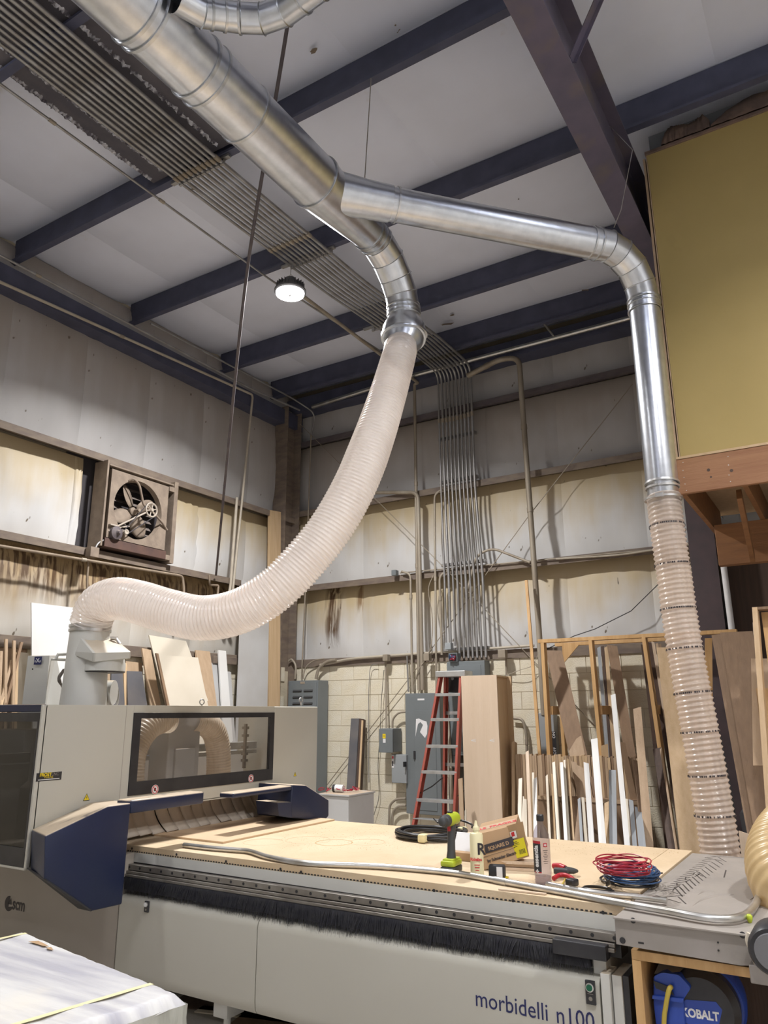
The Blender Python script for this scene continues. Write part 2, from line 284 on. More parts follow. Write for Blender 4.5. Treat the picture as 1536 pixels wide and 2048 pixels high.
def inst(o, name, parent, loc, rot=None):
    c = bpy.data.objects.new(name, o.data); COL.objects.link(c)
    if parent is not None: c.parent = parent
    c.location = loc
    if rot: c.rotation_euler = rot
    return c
def B(): return bmesh.new()
def quad(bm, *ps, mi=0):
    f = bm.faces.new([bm.verts.new(V(p)) for p in ps]); f.material_index = mi; return f
def hexa(bm, b4, t4, mi=0):
    """8 corners: bottom loop and top loop"""
    vs = [bm.verts.new(V(p)) for p in list(b4)+list(t4)]
    for idx in ((3, 2, 1, 0), (4, 5, 6, 7), (0, 1, 5, 4), (1, 2, 6, 5), (2, 3, 7, 6), (3, 0, 4, 7)):
        f = bm.faces.new([vs[i] for i in idx]); f.material_index = mi
    return vs
def box(bm, x0, x1, y0, y1, z0, z1, bev=0.0, mi=0):
    vs = hexa(bm, ((x0, y0, z0), (x1, y0, z0), (x1, y1, z0), (x0, y1, z0)), ((x0, y0, z1), (x1, y0, z1), (x1, y1, z1), (x0, y1, z1)), mi)
    if bev > 0:
        es = {e for v in vs for e in v.link_edges}
        bmesh.ops.bevel(bm, geom=list(es), offset=bev, segments=2, profile=0.5, affect='EDGES')
    return bm
def obox(bm, c, ax, ay, az, bev=0.0):
    """oriented box: centre and three half vectors"""
    c = V(c); ax, ay, az = V(ax), V(ay), V(az)
    vs = hexa(bm, [c-ax-ay-az, c+ax-ay-az, c+ax+ay-az, c-ax+ay-az], [c-ax-ay+az, c+ax-ay+az, c+ax+ay+az, c-ax+ay+az])
    if bev > 0:
        bmesh.ops.bevel(bm, geom=list({e for v in vs for e in v.link_edges}), offset=bev, segments=2, profile=0.5, affect='EDGES')
    return bm
def prism(bm, poly, d, mi=0):
    """polygon (3D points) extruded by vector d"""
    d = V(d); a = [bm.verts.new(V(p)) for p in poly]; b = [bm.verts.new(V(p)+d) for p in poly]; n = len(a)
    fs = [bm.faces.new(a), bm.faces.new(list(reversed(b)))]
    for i in range(n): fs.append(bm.faces.new([a[(i+1) % n], a[i], b[i], b[(i+1) % n]]))
    for f in fs: f.material_index = mi
    bmesh.ops.recalc_face_normals(bm, faces=fs)
    return a+b
def frames(pts):
    n = len(pts); T = []
    for i in range(n):
        a = pts[max(i-1, 0)]; b = pts[min(i+1, n-1)]; t = (b-a); T.append(t.normalized() if t.length > 1e-9 else V((0, 0, 1)))
    ref = V((0, 0, 1)) if abs(T[0].z) < 0.9 else V((1, 0, 0))
    u = (ref-T[0]*ref.dot(T[0])).normalized(); out = []
    for t in T:
        u = (u-t*u.dot(t)).normalized(); out.append((t, u, t.cross(u)))
    return out
def tube(bm, pts, r, n=8, caps=True, closed=False, mi=0):
    pts = [V(p) for p in pts]; fr = frames(pts); rings = []
    for i, p in enumerate(pts):
        rr = r[i] if isinstance(r, (list, tuple)) else r; t, u, w_ = fr[i]
        rings.append([bm.verts.new(p+(u*math.cos(2*PI*k/n)+w_*math.sin(2*PI*k/n))*rr) for k in range(n)])
    m_ = len(rings)
    for i in range(m_ if closed else m_-1):
        a, b = rings[i], rings[(i+1) % m_]
        for k in range(n):
            f = bm.faces.new((a[k], a[(k+1) % n], b[(k+1) % n], b[k])); f.material_index = mi
    if caps and not closed:
        bm.faces.new(list(reversed(rings[0]))); bm.faces.new(rings[-1])
    return bm
def lathe(bm, base, axis, prof, n=20, mi=0, caps=True, loop=False):
    """profile [(distance along axis, radius)]"""
    base = V(base); axis = V(axis).normalized()
    ref = V((0, 0, 1)) if abs(axis.z) < 0.9 else V((1, 0, 0)); u = (ref-axis*ref.dot(axis)).normalized(); w_ = axis.cross(u); R = []
    for h, r in prof:
        R.append([bm.verts.new(base+axis*h+(u*math.cos(2*PI*k/n)+w_*math.sin(2*PI*k/n))*max(r, 1e-4)) for k in range(n)])
    for a, b in zip(R[:-1], R[1:]):
        for k in range(n):
            f = bm.faces.new((a[k], a[(k+1) % n], b[(k+1) % n], b[k])); f.material_index = mi
    if loop:
        for k in range(n): bm.faces.new((R[-1][k], R[-1][(k+1) % n], R[0][(k+1) % n], R[0][k]))
    elif caps: bm.faces.new(list(reversed(R[0]))).material_index = mi; bm.faces.new(R[-1]).material_index = mi
    return bm
def ring(bm, c, axis, r, t=0.008, h=0.016, n=32):
    c = V(c); axis = V(axis).normalized()
    return lathe(bm, c-axis*h/2, axis, [(0, r), (0, r+t), (h, r+t), (h, r)], n, loop=True)
def fillet(pts, rad, seg=5):
    pts = [V(p) for p in pts]; out = [pts[0]]
    for i in range(1, len(pts)-1):
        a, b, c = pts[i-1], pts[i], pts[i+1]; d1 = (a-b); d2 = (c-b)
        r = min(rad, d1.length*0.45, d2.length*0.45); p0 = b+d1.normalized()*r; p1 = b+d2.normalized()*r
        for k in range(seg+1):
            t = k/seg; out.append(p0*(1-t)**2+b*2*t*(1-t)+p1*t*t)
    out.append(pts[-1]); return out
def catmull(pts, k=8):
    pts = [V(p) for p in pts]; P = [pts[0]*2-pts[1]]+pts+[pts[-1]*2-pts[-2]]; out = []
    for i in range(1, len(P)-2):
        for j in range(k):
            t = j/k; a, b, c, d = P[i-1:i+3]
            out.append(0.5*((2*b)+(c-a)*t+(2*a-5*b+4*c-d)*t*t+(3*b-a-3*c+d)*t**3))
    out.append(pts[-1]); return out
def resample(pts, step):
    L_ = [0]
    for a, b in zip(pts[:-1], pts[1:]): L_.append(L_[-1]+(b-a).length)
    n = max(2, int(L_[-1]/step)); out = []; j = 0
    for i in range(n+1):
        s = L_[-1]*i/n
        while j < len(L_)-2 and L_[j+1] < s: j += 1
        t = (s-L_[j])/max(L_[j+1]-L_[j], 1e-9); out.append(pts[j].lerp(pts[j+1], t))
    return out, L_[-1]
def hose(bm, pts, r, pitch, amp, n=36, per=6, rf=None):
    """corrugated hose with a true helix"""
    P, L_ = resample(catmull(pts, 12), pitch/per); fr = frames(P); rings = []
    for i, p in enumerate(P):
        t, u, w_ = fr[i]; s = L_*i/(len(P)-1); R0 = r if rf is None else r*rf(s/L_); q = []
        for k in range(n):
            a = 2*PI*k/n; c = math.cos(2*PI*s/pitch-a); rr = R0+amp*(c if c > 0 else c*0.6)
            q.append(bm.verts.new(p+(u*math.cos(a)+w_*math.sin(a))*rr))
        rings.append(q)
    for a, b in zip(rings[:-1], rings[1:]):
        for k in range(n): bm.faces.new((a[k], a[(k+1) % n], b[(k+1) % n], b[k]))
    return bm
def helix_wire(bm, pts, r, pitch, wr):
    P, L_ = resample(catmull(pts, 12), pitch/14); fr = frames(P); path = []
    for i, p in enumerate(P):
        t, u, w_ = fr[i]; s = L_*i/(len(P)-1); a = 2*PI*s/pitch
        path.append(p+(u*math.cos(a)+w_*math.sin(a))*r)
    return tube(bm, path, wr, 4)
def text(body, size, m, origin, right, up, parent, name='lettering', ext=0.0006, sx=1.0, label=None, bold=0.0, align='LEFT'):
    c = bpy.data.curves.new('t', 'FONT'); c.body = body; c.size = size; c.extrude = ext; c.offset = bold; c.align_x = align; c.resolution_u = 3
    o = bpy.data.objects.new('t', c); COL.objects.link(o)
    bpy.context.view_layer.update(); dg = bpy.context.evaluated_depsgraph_get()
    me = bpy.data.meshes.new_from_object(o.evaluated_get(dg)); COL.objects.unlink(o); bpy.data.objects.remove(o); bpy.data.curves.remove(c)
    r = V(right).normalized(); u = V(up).normalized(); u = (u-r*u.dot(r)).normalized(); nn = r.cross(u)
    bm = B(); bm.from_mesh(me); bpy.data.meshes.remove(me)
    Mx = Matrix(((r.x*sx, u.x, nn.x, 0), (r.y*sx, u.y, nn.y, 0), (r.z*sx, u.z, nn.z, 0), (0, 0, 0, 1)))
    bmesh.ops.transform(bm, matrix=Matrix.Translation(V(origin)) @ Mx, verts=bm.verts)
    return obj(name, bm, m, parent, label=label)
# ================================================================== THE SETTING
XL, YB, ZC = -7.22, 9.02, 6.73          # insulation planes: left wall, back wall, roof
bm = B(); quad(bm, (-8, -4.5, 0), (4.2, -4.5, 0), (4.2, 9.6, 0), (-8, 9.6, 0)); struct('floor', bm, 'concrete')
bm = B(); box(bm, -7.6, 4.2, -4.5, 9.6, 6.80, 6.86); ceiling = struct('ceiling', bm, 'ceil')
bm = B(); box(bm, -7.45, -7.27, -4.5, 9.6, 0, 6.8); wall_left = struct('wall_left', bm, 'mortar')
bm = B(); box(bm, -7.27, 4.1, 9.08, 9.3, 0, 6.8); wall_back = struct('wall_back', bm, 'mortar')
bm = B(); box(bm, 4.1, 4.2, -4.5, 9.6, 0, 6.8); struct('wall_right', bm, 'white')
bm = B(); box(bm, -7.6, 4.2, -4.6, -4.5, 0, 6.8); struct('wall_front', bm, 'white')

def pillow(w_, h_, bulge, nx=8, nz=8, wob=0.012, seed=0):
    """pillow of vinyl insulation in the XZ plane, bulging to -Y; origin at the lower left corner"""
    rnd = random.Random(seed); bm = B(); g = []
    for j in range(nz+1):
        row = []
        for i in range(nx+1):
            u, v = i/nx, j/nz
            d = bulge*(math.sin(PI*v)**0.6)*(0.35+0.65*math.sin(PI*u)**0.35)
            if 0 < i < nx and 0 < j < nz: d += rnd.uniform(-wob, wob)
            row.append(bm.verts.new((u*w_, -d, v*h_)))
        g.append(row)
    for j in range(nz):
        for i in range(nx): bm.faces.new((g[j][i], g[j][i+1], g[j+1][i+1], g[j+1][i]))
    return bm
def pillow_mesh(name, *a, mats, **k):
    bm = pillow(*a, **k); me = bpy.data.meshes.new(name); bm.to_mesh(me); bm.free(); me.polygons.foreach_set('use_smooth', [True]*len(me.polygons))
    me.materials.append(M[mats]); return me
def put(me, name, parent, loc, rz=0.0, rx=0.0, m=None):
    o = bpy.data.objects.new(name, me); COL.objects.link(o); o.parent = parent; o.location = loc; o.rotation_euler = (rx, 0, rz)
    if m: o.material_slots[0].link = 'OBJECT'; o.material_slots[0].material = M[m]
    return o
# back wall insulation, bands between the girts
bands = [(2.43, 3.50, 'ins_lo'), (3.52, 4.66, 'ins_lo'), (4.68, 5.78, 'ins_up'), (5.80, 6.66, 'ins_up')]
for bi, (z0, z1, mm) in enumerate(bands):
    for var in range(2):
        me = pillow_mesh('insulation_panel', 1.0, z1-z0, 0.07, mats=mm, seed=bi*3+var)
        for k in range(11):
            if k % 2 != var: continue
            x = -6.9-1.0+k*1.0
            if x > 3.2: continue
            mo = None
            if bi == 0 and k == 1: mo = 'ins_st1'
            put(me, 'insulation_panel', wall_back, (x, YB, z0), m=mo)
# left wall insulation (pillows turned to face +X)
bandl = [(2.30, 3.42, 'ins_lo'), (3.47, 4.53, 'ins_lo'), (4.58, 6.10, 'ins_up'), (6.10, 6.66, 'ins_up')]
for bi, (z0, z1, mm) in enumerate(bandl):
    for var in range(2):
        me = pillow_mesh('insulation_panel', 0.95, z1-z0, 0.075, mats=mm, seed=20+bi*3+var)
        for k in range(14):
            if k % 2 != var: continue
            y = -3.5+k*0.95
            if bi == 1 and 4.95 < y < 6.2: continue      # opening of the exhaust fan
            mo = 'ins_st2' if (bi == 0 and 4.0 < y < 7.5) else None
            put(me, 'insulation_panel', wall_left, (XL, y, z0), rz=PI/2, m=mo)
# filler strips beside the fan
for y0, y1 in ((5.05, 5.16), (6.48, 7.0)):
    pm = pillow_mesh('insulation_panel', y1-y0, 1.06, 0.05, mats='ins_lo', seed=77)
    put(pm, 'insulation_panel', wall_left, (XL, y0, 3.47), rz=PI/2)
# roof insulation panels between the purlins
PUR = [-3.62, -2.09, -0.56, 0.97, 2.50, 4.03, 5.60, 7.22, 8.33, 8.98]
for a, b in zip(PUR[:-1], PUR[1:]):
    me = pillow_mesh('insulation_panel', 1.22, b-a, -0.07, 6, 12, mats='ceil', wob=0.007, seed=int(a*10)+50)
    for k in range(10):
        put(me, 'insulation_panel', ceiling, (-7.62+k*1.22, a, ZC), rx=-PI/2)
# (the bulge is negative: after the turn it points down)
def girt(parent, along, c0, c1, wallc, inner, ztop, m, lip=0.075, name='girt'):
    """Z girt: flat web, lip hanging at the inner edge, lip up against the wall"""
    bm = B(); t = 0.006
    if along == 'x':
        box(bm, c0, c1, inner, wallc, ztop-t, ztop); box(bm, c0, c1, inner, inner+t, ztop-lip, ztop-t); box(bm, c0, c1, inner+t, inner+0.02, ztop-lip, ztop-lip+t)
        box(bm, c0, c1, wallc-t, wallc, ztop, ztop+lip)
    else:
        box(bm, wallc, inner, c0, c1, ztop-t, ztop); box(bm, inner-t, inner, c0, c1, ztop-lip, ztop-t); box(bm, inner-0.02, inner-t, c0, c1, ztop-lip, ztop-lip+t)
        box(bm, wallc, wallc+t, c0, c1, ztop, ztop+lip)
    return obj(name, bm, m, parent)
for z, m_ in ((2.45, 'girt'), (3.53, 'girt'), (4.685, 'girt'), (5.805, 'girt_up')):
    girt(wall_back, 'x', -7.2, 4.0, 9.05, 8.80, z, m_, 0.085 if z > 2.5 else 0.11)
for z, m_ in ((3.46, 'girt'), (4.57, 'girt')):
    girt(wall_left, 'y', -4.4, 8.9, -7.25, -7.0, z, m_, 0.08)
bm = B(); box(bm, -7.22, -7.0, -4.4, 8.9, 6.02, 6.03); box(bm, -7.006, -7.0, -4.4, 8.9, 6.03, 6.24); box(bm, -7.2, -7.0, -4.4, 8.9, 6.24, 6.25); obj('rake_beam', bm, 'navy', wall_left)
bm = B(); box(bm, -7.2, 4.0, 8.70, 8.96, 6.28, 6.29); box(bm, -7.2, 4.0, 8.70, 8.706, 6.29, 6.50); box(bm, -7.2, 4.0, 8.70, 8.74, 6.50, 6.51); obj('eave_strut', bm, 'navy', wall_back)
# purlins (Z sections) and rafter
for y in PUR[:-1]:
    bm = B(); box(bm, -7.2, 4.0, y-0.003, y+0.003, 6.40, 6.71); box(bm, -7.2, 4.0, y-0.065, y+0.003, 6.394, 6.40); box(bm, -7.2, 4.0, y-0.065, y-0.061, 6.40, 6.42); box(bm, -7.2, 4.0, y, y+0.06, 6.71, 6.716)
    obj('purlin', bm, 'navy', ceiling)
for xr in (-1.13,):
    bm = B(); box(bm, xr-0.10, xr+0.10, -4.4, 8.5, 5.74, 5.755); box(bm, xr-0.004, xr+0.004, -4.4, 8.5, 5.755, 6.38); box(bm, xr-0.10, xr+0.10, -4.4, 8.5, 6.38, 6.39)
    obj('rafter', bm, 'purple', ceiling)
p0, p1 = V((-1.04, 4.03, 5.80)), V((-0.72, 4.03, 6.40))
for yy in (4.03, 7.22):
    bm = B(); d = (p1-p0).normalized(); a = V((0, yy, 0))-V((0, 4.03, 0)); obox(bm, (p0+p1)/2+a, (p1-p0)/2, (0, 0.03, 0), d.cross(V((0, 1, 0)))*0.003); obox(bm, (p0+p1)/2+a+V((0, 0.03, 0)), (p1-p0)/2, (0, 0.003, 0), d.cross(V((0, 1, 0)))*0.03)
    obj('flange_brace', bm, 'purple', ceiling)
# tears and scuffs in the roof vinyl
for px, py, sz, ang in ((628, 100, 0.055, 0.3), (797, 62, 0.02, 1.2), (791, 50, 0.015, 0.2), (893, 648, 0.10, -0.9), (905, 630, 0.05, 0.4), (385, 378, 0.07, -0.8), (1170, 580, 0.06, -1.0), (1205, 617, 0.05, 0.4), (1037, 398, 0.012, 0)):
    c = onz(px, py, 6.655); rnd = random.Random(px); n = 9; bm = B()
    prism(bm, [c+V((math.cos(2*PI*k/n+ang)*sz*rnd.uniform(.5, 1.1)*(1 if k % 2 else 0.6), math.sin(2*PI*k/n)*sz*0.38*rnd.uniform(.5, 1.1), -0.004*(k % 3))) for k in range(n)], (0, 0, 0.004)); obj('torn_vinyl', bm, 'girt', ceiling)
# columns on the back wall
bm = B(); box(bm, -1.34, -1.08, 8.28, 8.295, 0, 6.3); box(bm, -1.215, -1.205, 8.295, 8.99, 0, 6.3); box(bm, -1.34, -1.08, 8.985, 9.0, 0, 6.3); obj('steel_column', bm, 'colm', wall_back)
bm = B(); box(bm, -7.18, -6.93, 8.45, 8.46, 0, 6.3); box(bm, -7.07, -7.06, 8.46, 8.78, 0, 6.3); box(bm, -7.18, -6.93, 8.77, 8.785, 0, 6.3); obj('steel_column', bm, 'girt', wall_left)
# concrete block wall, every block its own piece
def block_mesh(w_):
    bm = B(); box(bm, 0.003, w_-0.003, 0, 0.06, 0.003, 0.2002, 0.003); me = bpy.data.meshes.new('concrete_block'); bm.to_mesh(me); bm.free(); me.materials.append(M['block']); return me
BF, BH = block_mesh(0.4064), block_mesh(0.2032)
xj = ony(1042, 1370, 8.82).x % 0.4064
for c in range(11):
    z = 2.345-(c+1)*0.2032; off = xj+(0.2032 if c % 2 == 1 else 0)
    k0 = math.floor((-7.2-off)/0.4064)
    for k in range(k0+1, k0+16):
        x = off+k*0.4064
        if x > -1.45: continue
        put(BF, 'concrete_block', wall_back, (x, 8.82+random.uniform(-0.002, 0.002), z))
    # left wall courses
    offy = 0.2032*(c % 2)
    for k in range(13):
        y = 3.4+offy+k*0.4064
        if y > 8.4: continue
        put(BF, 'concrete_block', wall_left, (-7.04, y, z), rz=PI/2)
bm = B(); box(bm, -7.25, -1.4, 8.827, 9.08, 0, 2.35); obj('mortar_bed', bm, 'mortar', wall_back)
bm = B(); box(bm, -7.27, -7.055, -4.4, 8.85, 0, 2.29); obj('mortar_bed', bm, 'mortar', wall_left)

# ------------------------------------------------------------------ mezzanine (yellow office box on fir framing)
YM = 5.80
mz = thing('mezzanine_platform', 'fir framed mezzanine floor jutting out under the yellow wall', 'platform', (0.9, YM, 3.27))
bm = B(); box(bm, -0.975, 2.8, YM-0.02, YM+0.018, 3.275, 3.545, 0.003); obj('rim_board', bm, 'firrim', mz)
bm = B(); box(bm, -0.97, 2.8, YM-0.025, 7.8, 3.547, 3.565); obj('subfloor', bm, 'ply', mz)
for k in range(8):
    x = -0.935+k*0.42
    bm = B(); box(bm, x-0.019, x+0.019, YM+0.02, 7.6, 3.275, 3.545, 0.002); obj('joist', bm, 'firx', mz)
yb = 6.95
zb0 = ony(1430, 1132, yb).z
bm = B(); box(bm, -0.90, 2.8, yb, yb+0.09, zb0, 3.273, 0.004); obj('support_beam', bm, 'firx', mz)
# screw heads on the rim board
bm = B()
for (px, py) in ((1366, 925), (1366, 941), (1368, 955), (1370, 968), (1373, 981), (1456, 913), (1457, 930), (1458, 950), (1461, 963)):
    p = ony(px, py, YM-0.0205); lathe(bm, p, (0, -1, 0), [(0, 0.004), (0.001, 0.004)], 8)
obj('screw_heads', bm, 'emt', mz, label='bright screw heads', kind='stuff')
bm = B()
for (px, py, r_) in ((1417, 940, .012), (1422, 954, .008), (1463, 941, .012)):
    lathe(bm, ony(px, py, YM-0.0205), (0, -1, 0), [(0, r_), (0.0008, r_)], 10)
obj('knots', bm, 'dkbrown', mz, label='dark knots', kind='stuff')
# diagonal kicker brace below the joists
bm = B(); a_, b_ = ony(1478, 988, YM+0.3), V((ony(1505, 1115, yb-0.06).x, yb-0.06, ony(1505, 1115, yb-0.06).z))
d = (b_-a_); n_ = d.cross(V((1, 0, 0))).normalized(); obox(bm, (a_+b_)/2, d/2, (0.019, 0, 0), n_*0.045, 0.002); obj('kicker_brace', bm, 'firx', mz)
yo = thing('yellow_wall', 'yellow painted board wall standing on the mezzanine rim', 'wall', (0.9, YM, 3.57))
yo['kind'] = 'structure'
for k in ('label', 'category'):
    del yo[k]
yo.name = 'wall_mezzanine'
bm = B(); box(bm, -0.925, 2.8, YM-0.012, YM, 3.566, 6.27); obj('painted_board', bm, 'yellow', yo)
bm = B(); box(bm, -0.935, -0.927, YM-0.012, YM+0.10, 3.566, 6.27); box(bm, -0.962, -0.944, YM-0.008, YM+0.10, 3.566, 6.25); obj('edge_board', bm, 'tanb', yo)
bm = B(); box(bm, -0.925, 2.8, YM+0.001, YM+0.09, 3.566, 3.60); box(bm, -0.925, 2.8, YM+0.001, YM+0.09, 6.2, 6.27); obj('wall_plate', bm, 'fir', yo)
bm = B(); box(bm, -0.94, 2.8, YM-0.03, YM+0.02, 6.27, 6.30, 0.004); obj('top_trim', bm, 'batt', yo)
# sheet on the short end towards the column (dark strip, vent)
bm = B(); p = onx(1333, 712, -0.97); box(bm, -0.972, -0.965, YM+0.10, 8.2, 3.60, 6.25); obj('end_sheet', bm, 'greyb', yo)
a, b = ony(1329, 682, 5.92), ony(1338, 745, 5.92)
bm = B(); box(bm, a.x-0.005, b.x+0.012, 5.91, 5.925, b.z, a.z, 0.002); vs_ = obj('vent_strip', bm, 'paper', yo)
bm = B()
for k in range(14): zz = b.z+0.015+(a.z-b.z-0.03)*k/13; box(bm, a.x+0.003, b.x+0.004, 5.908, 5.9105, zz, zz+0.006)
obj('slots', bm, 'black', vs_, kind='stuff')
# sagging insulation batt lying above the yellow wall
def batt(name, x0, x1, label):
    bm = B(); n = 46; m_ = 10; g = []; rnd = random.Random(int(x0*100))
    for i in range(n+1):
        u = i/n; x = x0+(x1-x0)*u; hh = 0.05+0.17*min(1, u*7, (1-u)*7+0.2)**0.5*(0.82+0.12*math.sin(9*u+x0)); row = []
        for j in range(m_):
            a = PI*j/(m_-1); row.append(bm.verts.new((x, YM+0.06-0.10*math.cos(a)+rnd.uniform(-.006, .006), 6.30+hh*math.sin(a)*(1+rnd.uniform(-.05, .05)))))
        g.append(row)
    for i in range(n):
        for j in range(m_-1): bm.faces.new((g[i][j], g[i+1][j], g[i+1][j+1], g[i][j+1]))
    bm.faces.new([g[0][j] for j in range(m_)]); bm.faces.new([g[n][j] for j in range(m_-1, -1, -1)])
    bmesh.ops.recalc_face_normals(bm, faces=bm.faces)
    o = obj(name, bm, 'batt', None, 60, loc=((x0+x1)/2, YM+0.06, 6.30)); tag(o, label, 'insulation')
batt('insulation_batt', -0.80, -0.42, 'narrow brown insulation batt over the yellow wall nearest the rafter')
batt('insulation_batt', -0.41, 1.5, 'thick brown insulation batt at the top right over the yellow wall')
# grey return duct panel above the batt (visible grey band)
bm = B(); box(bm, -0.93, 2.8, YM+0.2, YM+0.22, 6.27, 6.62); obj('closure_sheet', bm, 'greyb', yo)
# added partition: the gloom beneath the mezzanine is put into its dark colour
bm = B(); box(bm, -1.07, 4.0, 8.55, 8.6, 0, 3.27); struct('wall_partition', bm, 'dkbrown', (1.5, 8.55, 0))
# ================================================================== DUCTWORK
DX, DZ = -2.65, 5.15
def seam_tube(bm, a, b, r, n=40): return lathe(bm, a, V(b)-V(a), [(0, r), ((V(b)-V(a)).length, r)], n)
duct = thing('main_duct', 'large galvanized spiral trunk duct crossing the ceiling from top left to the wye', 'duct', (DX, 2.5, DZ))
R1 = 0.180
ys = [-3.5, -1.6, 0.1, 1.93, 2.34, 2.74, 3.44]
for a, b in zip(ys[:-1], ys[1:]):
    bm = B(); r = R1+(0.004 if (a == 2.34) else 0); lathe(bm, (DX, a+0.003, DZ), (0, 1, 0), [(0, r-0.02), (0, r), (b-a-0.006, r), (b-a-0.006, r-0.02)], 64); obj('duct_section', bm, 'galv', duct, 40)
for y in (1.93, 1.99, 2.34, 2.42, 2.74, 3.44):
    bm = B(); ring(bm, (DX, y, DZ), (0, 1, 0), R1+0.001, 0.010, 0.018, 64); obj('clamp_ring', bm, 'galv2', duct, 40)
# wye: cone plus branch stub
bdir = V((1.40, 1.60, 0)).normalized()
bm = B(); lathe(bm, (DX, 3.445, DZ), (0, 1, 0), [(0, R1-0.01), (0, R1), (0.06, R1), (0.60, 0.128), (0.66, 0.128), (0.66, 0.1)], 64); obj('wye_body', bm, 'galv', duct, 40)
b0 = V((DX+0.0, 3.55, DZ)); bst = b0+bdir*0.46
bm = B(); lathe(bm, b0, bdir, [(0.02, 0.10), (0.05, 0.15), (0.30, 0.130), (0.46, 0.127), (0.46, 0.1)], 48); obj('wye_branch', bm, 'galv', duct, 40)
bm = B(); ring(bm, (DX, 4.10, DZ), (0, 1, 0), 0.127, 0.009, 0.016, 48); obj('clamp_ring', bm, 'galv2', duct, 40)
# gored elbow dropping from the trunk
def gored(parent, pts, r, m='galv', name='elbow_gore', bead=0.006):
    pts = [V(p) for p in pts]
    for i, (a, b) in enumerate(zip(pts[:-1], pts[1:])):
        def cut(k):
            if k == 0: return (pts[1]-pts[0]).normalized()
            if k == len(pts)-1: return (pts[-1]-pts[-2]).normalized()
            return ((pts[k]-pts[k-1]).normalized()+(pts[k+1]-pts[k]).normalized()).normalized()
        d = (b-a).normalized(); bm = B(); n = 48
        ref = V((1, 0, 0)) if abs(d.x) < 0.8 else V((0, 0, 1)); u = (ref-d*ref.dot(d)).normalized(); w_ = d.cross(u); rings = []
        for c, nn, rr in ((a, cut(i), r), (b, cut(i+1), r)):
            q = []
            for k in range(n):
                o = (u*math.cos(2*PI*k/n)+w_*math.sin(2*PI*k/n))*rr; t = -nn.dot(o)/nn.dot(d); q.append(bm.verts.new(c+o+d*t))
            rings.append(q)
        for k in range(n): bm.faces.new((rings[0][k], rings[0][(k+1) % n], rings[1][(k+1) % n], rings[1][k]))
        obj(name, bm, m, parent, 40)
        if 0 < i:
            bm = B(); nn = cut(i); q1, q2, q3 = [], [], []
            for k in range(n):
                o = (u*math.cos(2*PI*k/n)+w_*math.sin(2*PI*k/n)); t = -nn.dot(o*r)/nn.dot(d); c = a+o*r+d*t
                q1.append(c-nn*0.004); q2.append(c+o*bead); q3.append(c+nn*0.004)
            vs = [[bm.verts.new(p) for p in q] for q in (q1, q2, q3)]
            for s_ in (0, 1):
                for k in range(n): bm.faces.new((vs[s_][k], vs[s_][(k+1) % n], vs[s_+1][(k+1) % n], vs[s_+1][k]))
            obj('elbow_seam', bm, 'galv2', parent, 50)
R2 = 0.126
gored(duct, [(DX, 4.10, DZ), (DX, 4.22, 5.145), (DX, 4.37, 5.085), (DX, 4.49, 4.985), (DX, 4.57, 4.88), (DX, 4.60, 4.79), (DX, 4.61, 4.70)], R2)
for y, z, ax in ((4.12, 5.15, (0, 1, 0)), (4.17, 5.148, (0, 1, -.05)), (4.605, 4.775, (0, 0, 1)), (4.61, 4.74, (0, 0, 1)), (4.61, 4.71, (0, 0, 1))):
    bm = B(); ring(bm, (DX, y, z), ax, R2, 0.008, 0.014, 48); obj('clamp_ring', bm, 'galv2', duct, 40)
# ball joint at the bottom of the drop
bj = V((DX, 4.61, 4.70)); cb = bj+V((0, 0, -0.165)); axb = (dep(775, 792, 5.42)-cb).normalized()
bm = B(); lathe(bm, bj, (0, 0, -1), [(0, R2), (0.02, R2+0.002), (0.05, 0.148), (0.09, 0.165), (0.14, 0.172), (0.15, 0.172), (0.152, 0.182), (0.162, 0.182), (0.168, 0.160)], 56); obj('ball_joint', bm, 'galv', duct, 35)
bm = B(); lathe(bm, cb-axb*0.02, axb, [(0, 0.158), (0.05, 0.156), (0.10, 0.140), (0.13, 0.120), (0.16, 0.112), (0.24, 0.110)], 56); obj('swivel_collar', bm, 'galv', duct, 35)
bm = B(); ring(bm, cb+axb*0.03, (0.10, -0.25, -1), 0.158, 0.016, 0.008, 56); obj('swivel_flange', bm, 'galv2', duct, 35)
# hanger wire and duct above
def wire(name, pts, r, m, label, cat, group=None, n=6):
    bm = B(); tube(bm, pts, r, n); o = obj(name, bm, m, None, 50, loc=pts[0]); tag(o, label, cat, group); return o
wire('hanger_wire', [onz(742, 155, 6.40), V(onz(742, 155, 6.40))-V((0, 0, 0))+V((0, 0, -0.02)), b0+bdir*0.28+V((0.0, 0, 0.135))], 0.004, 'steel', 'thin wire hanging from a purlin to the top of the wye', 'wire')
hp = onz(1218, 250, 6.40)
wire('hanger_wire', [hp, onz(1265, 300, 5.95), onz(1242, 420, 5.50), onz(1228, 455, 5.30)], 0.003, 'emt', 'looped thin wire hanging in front of the rafter above the branch elbow', 'wire')
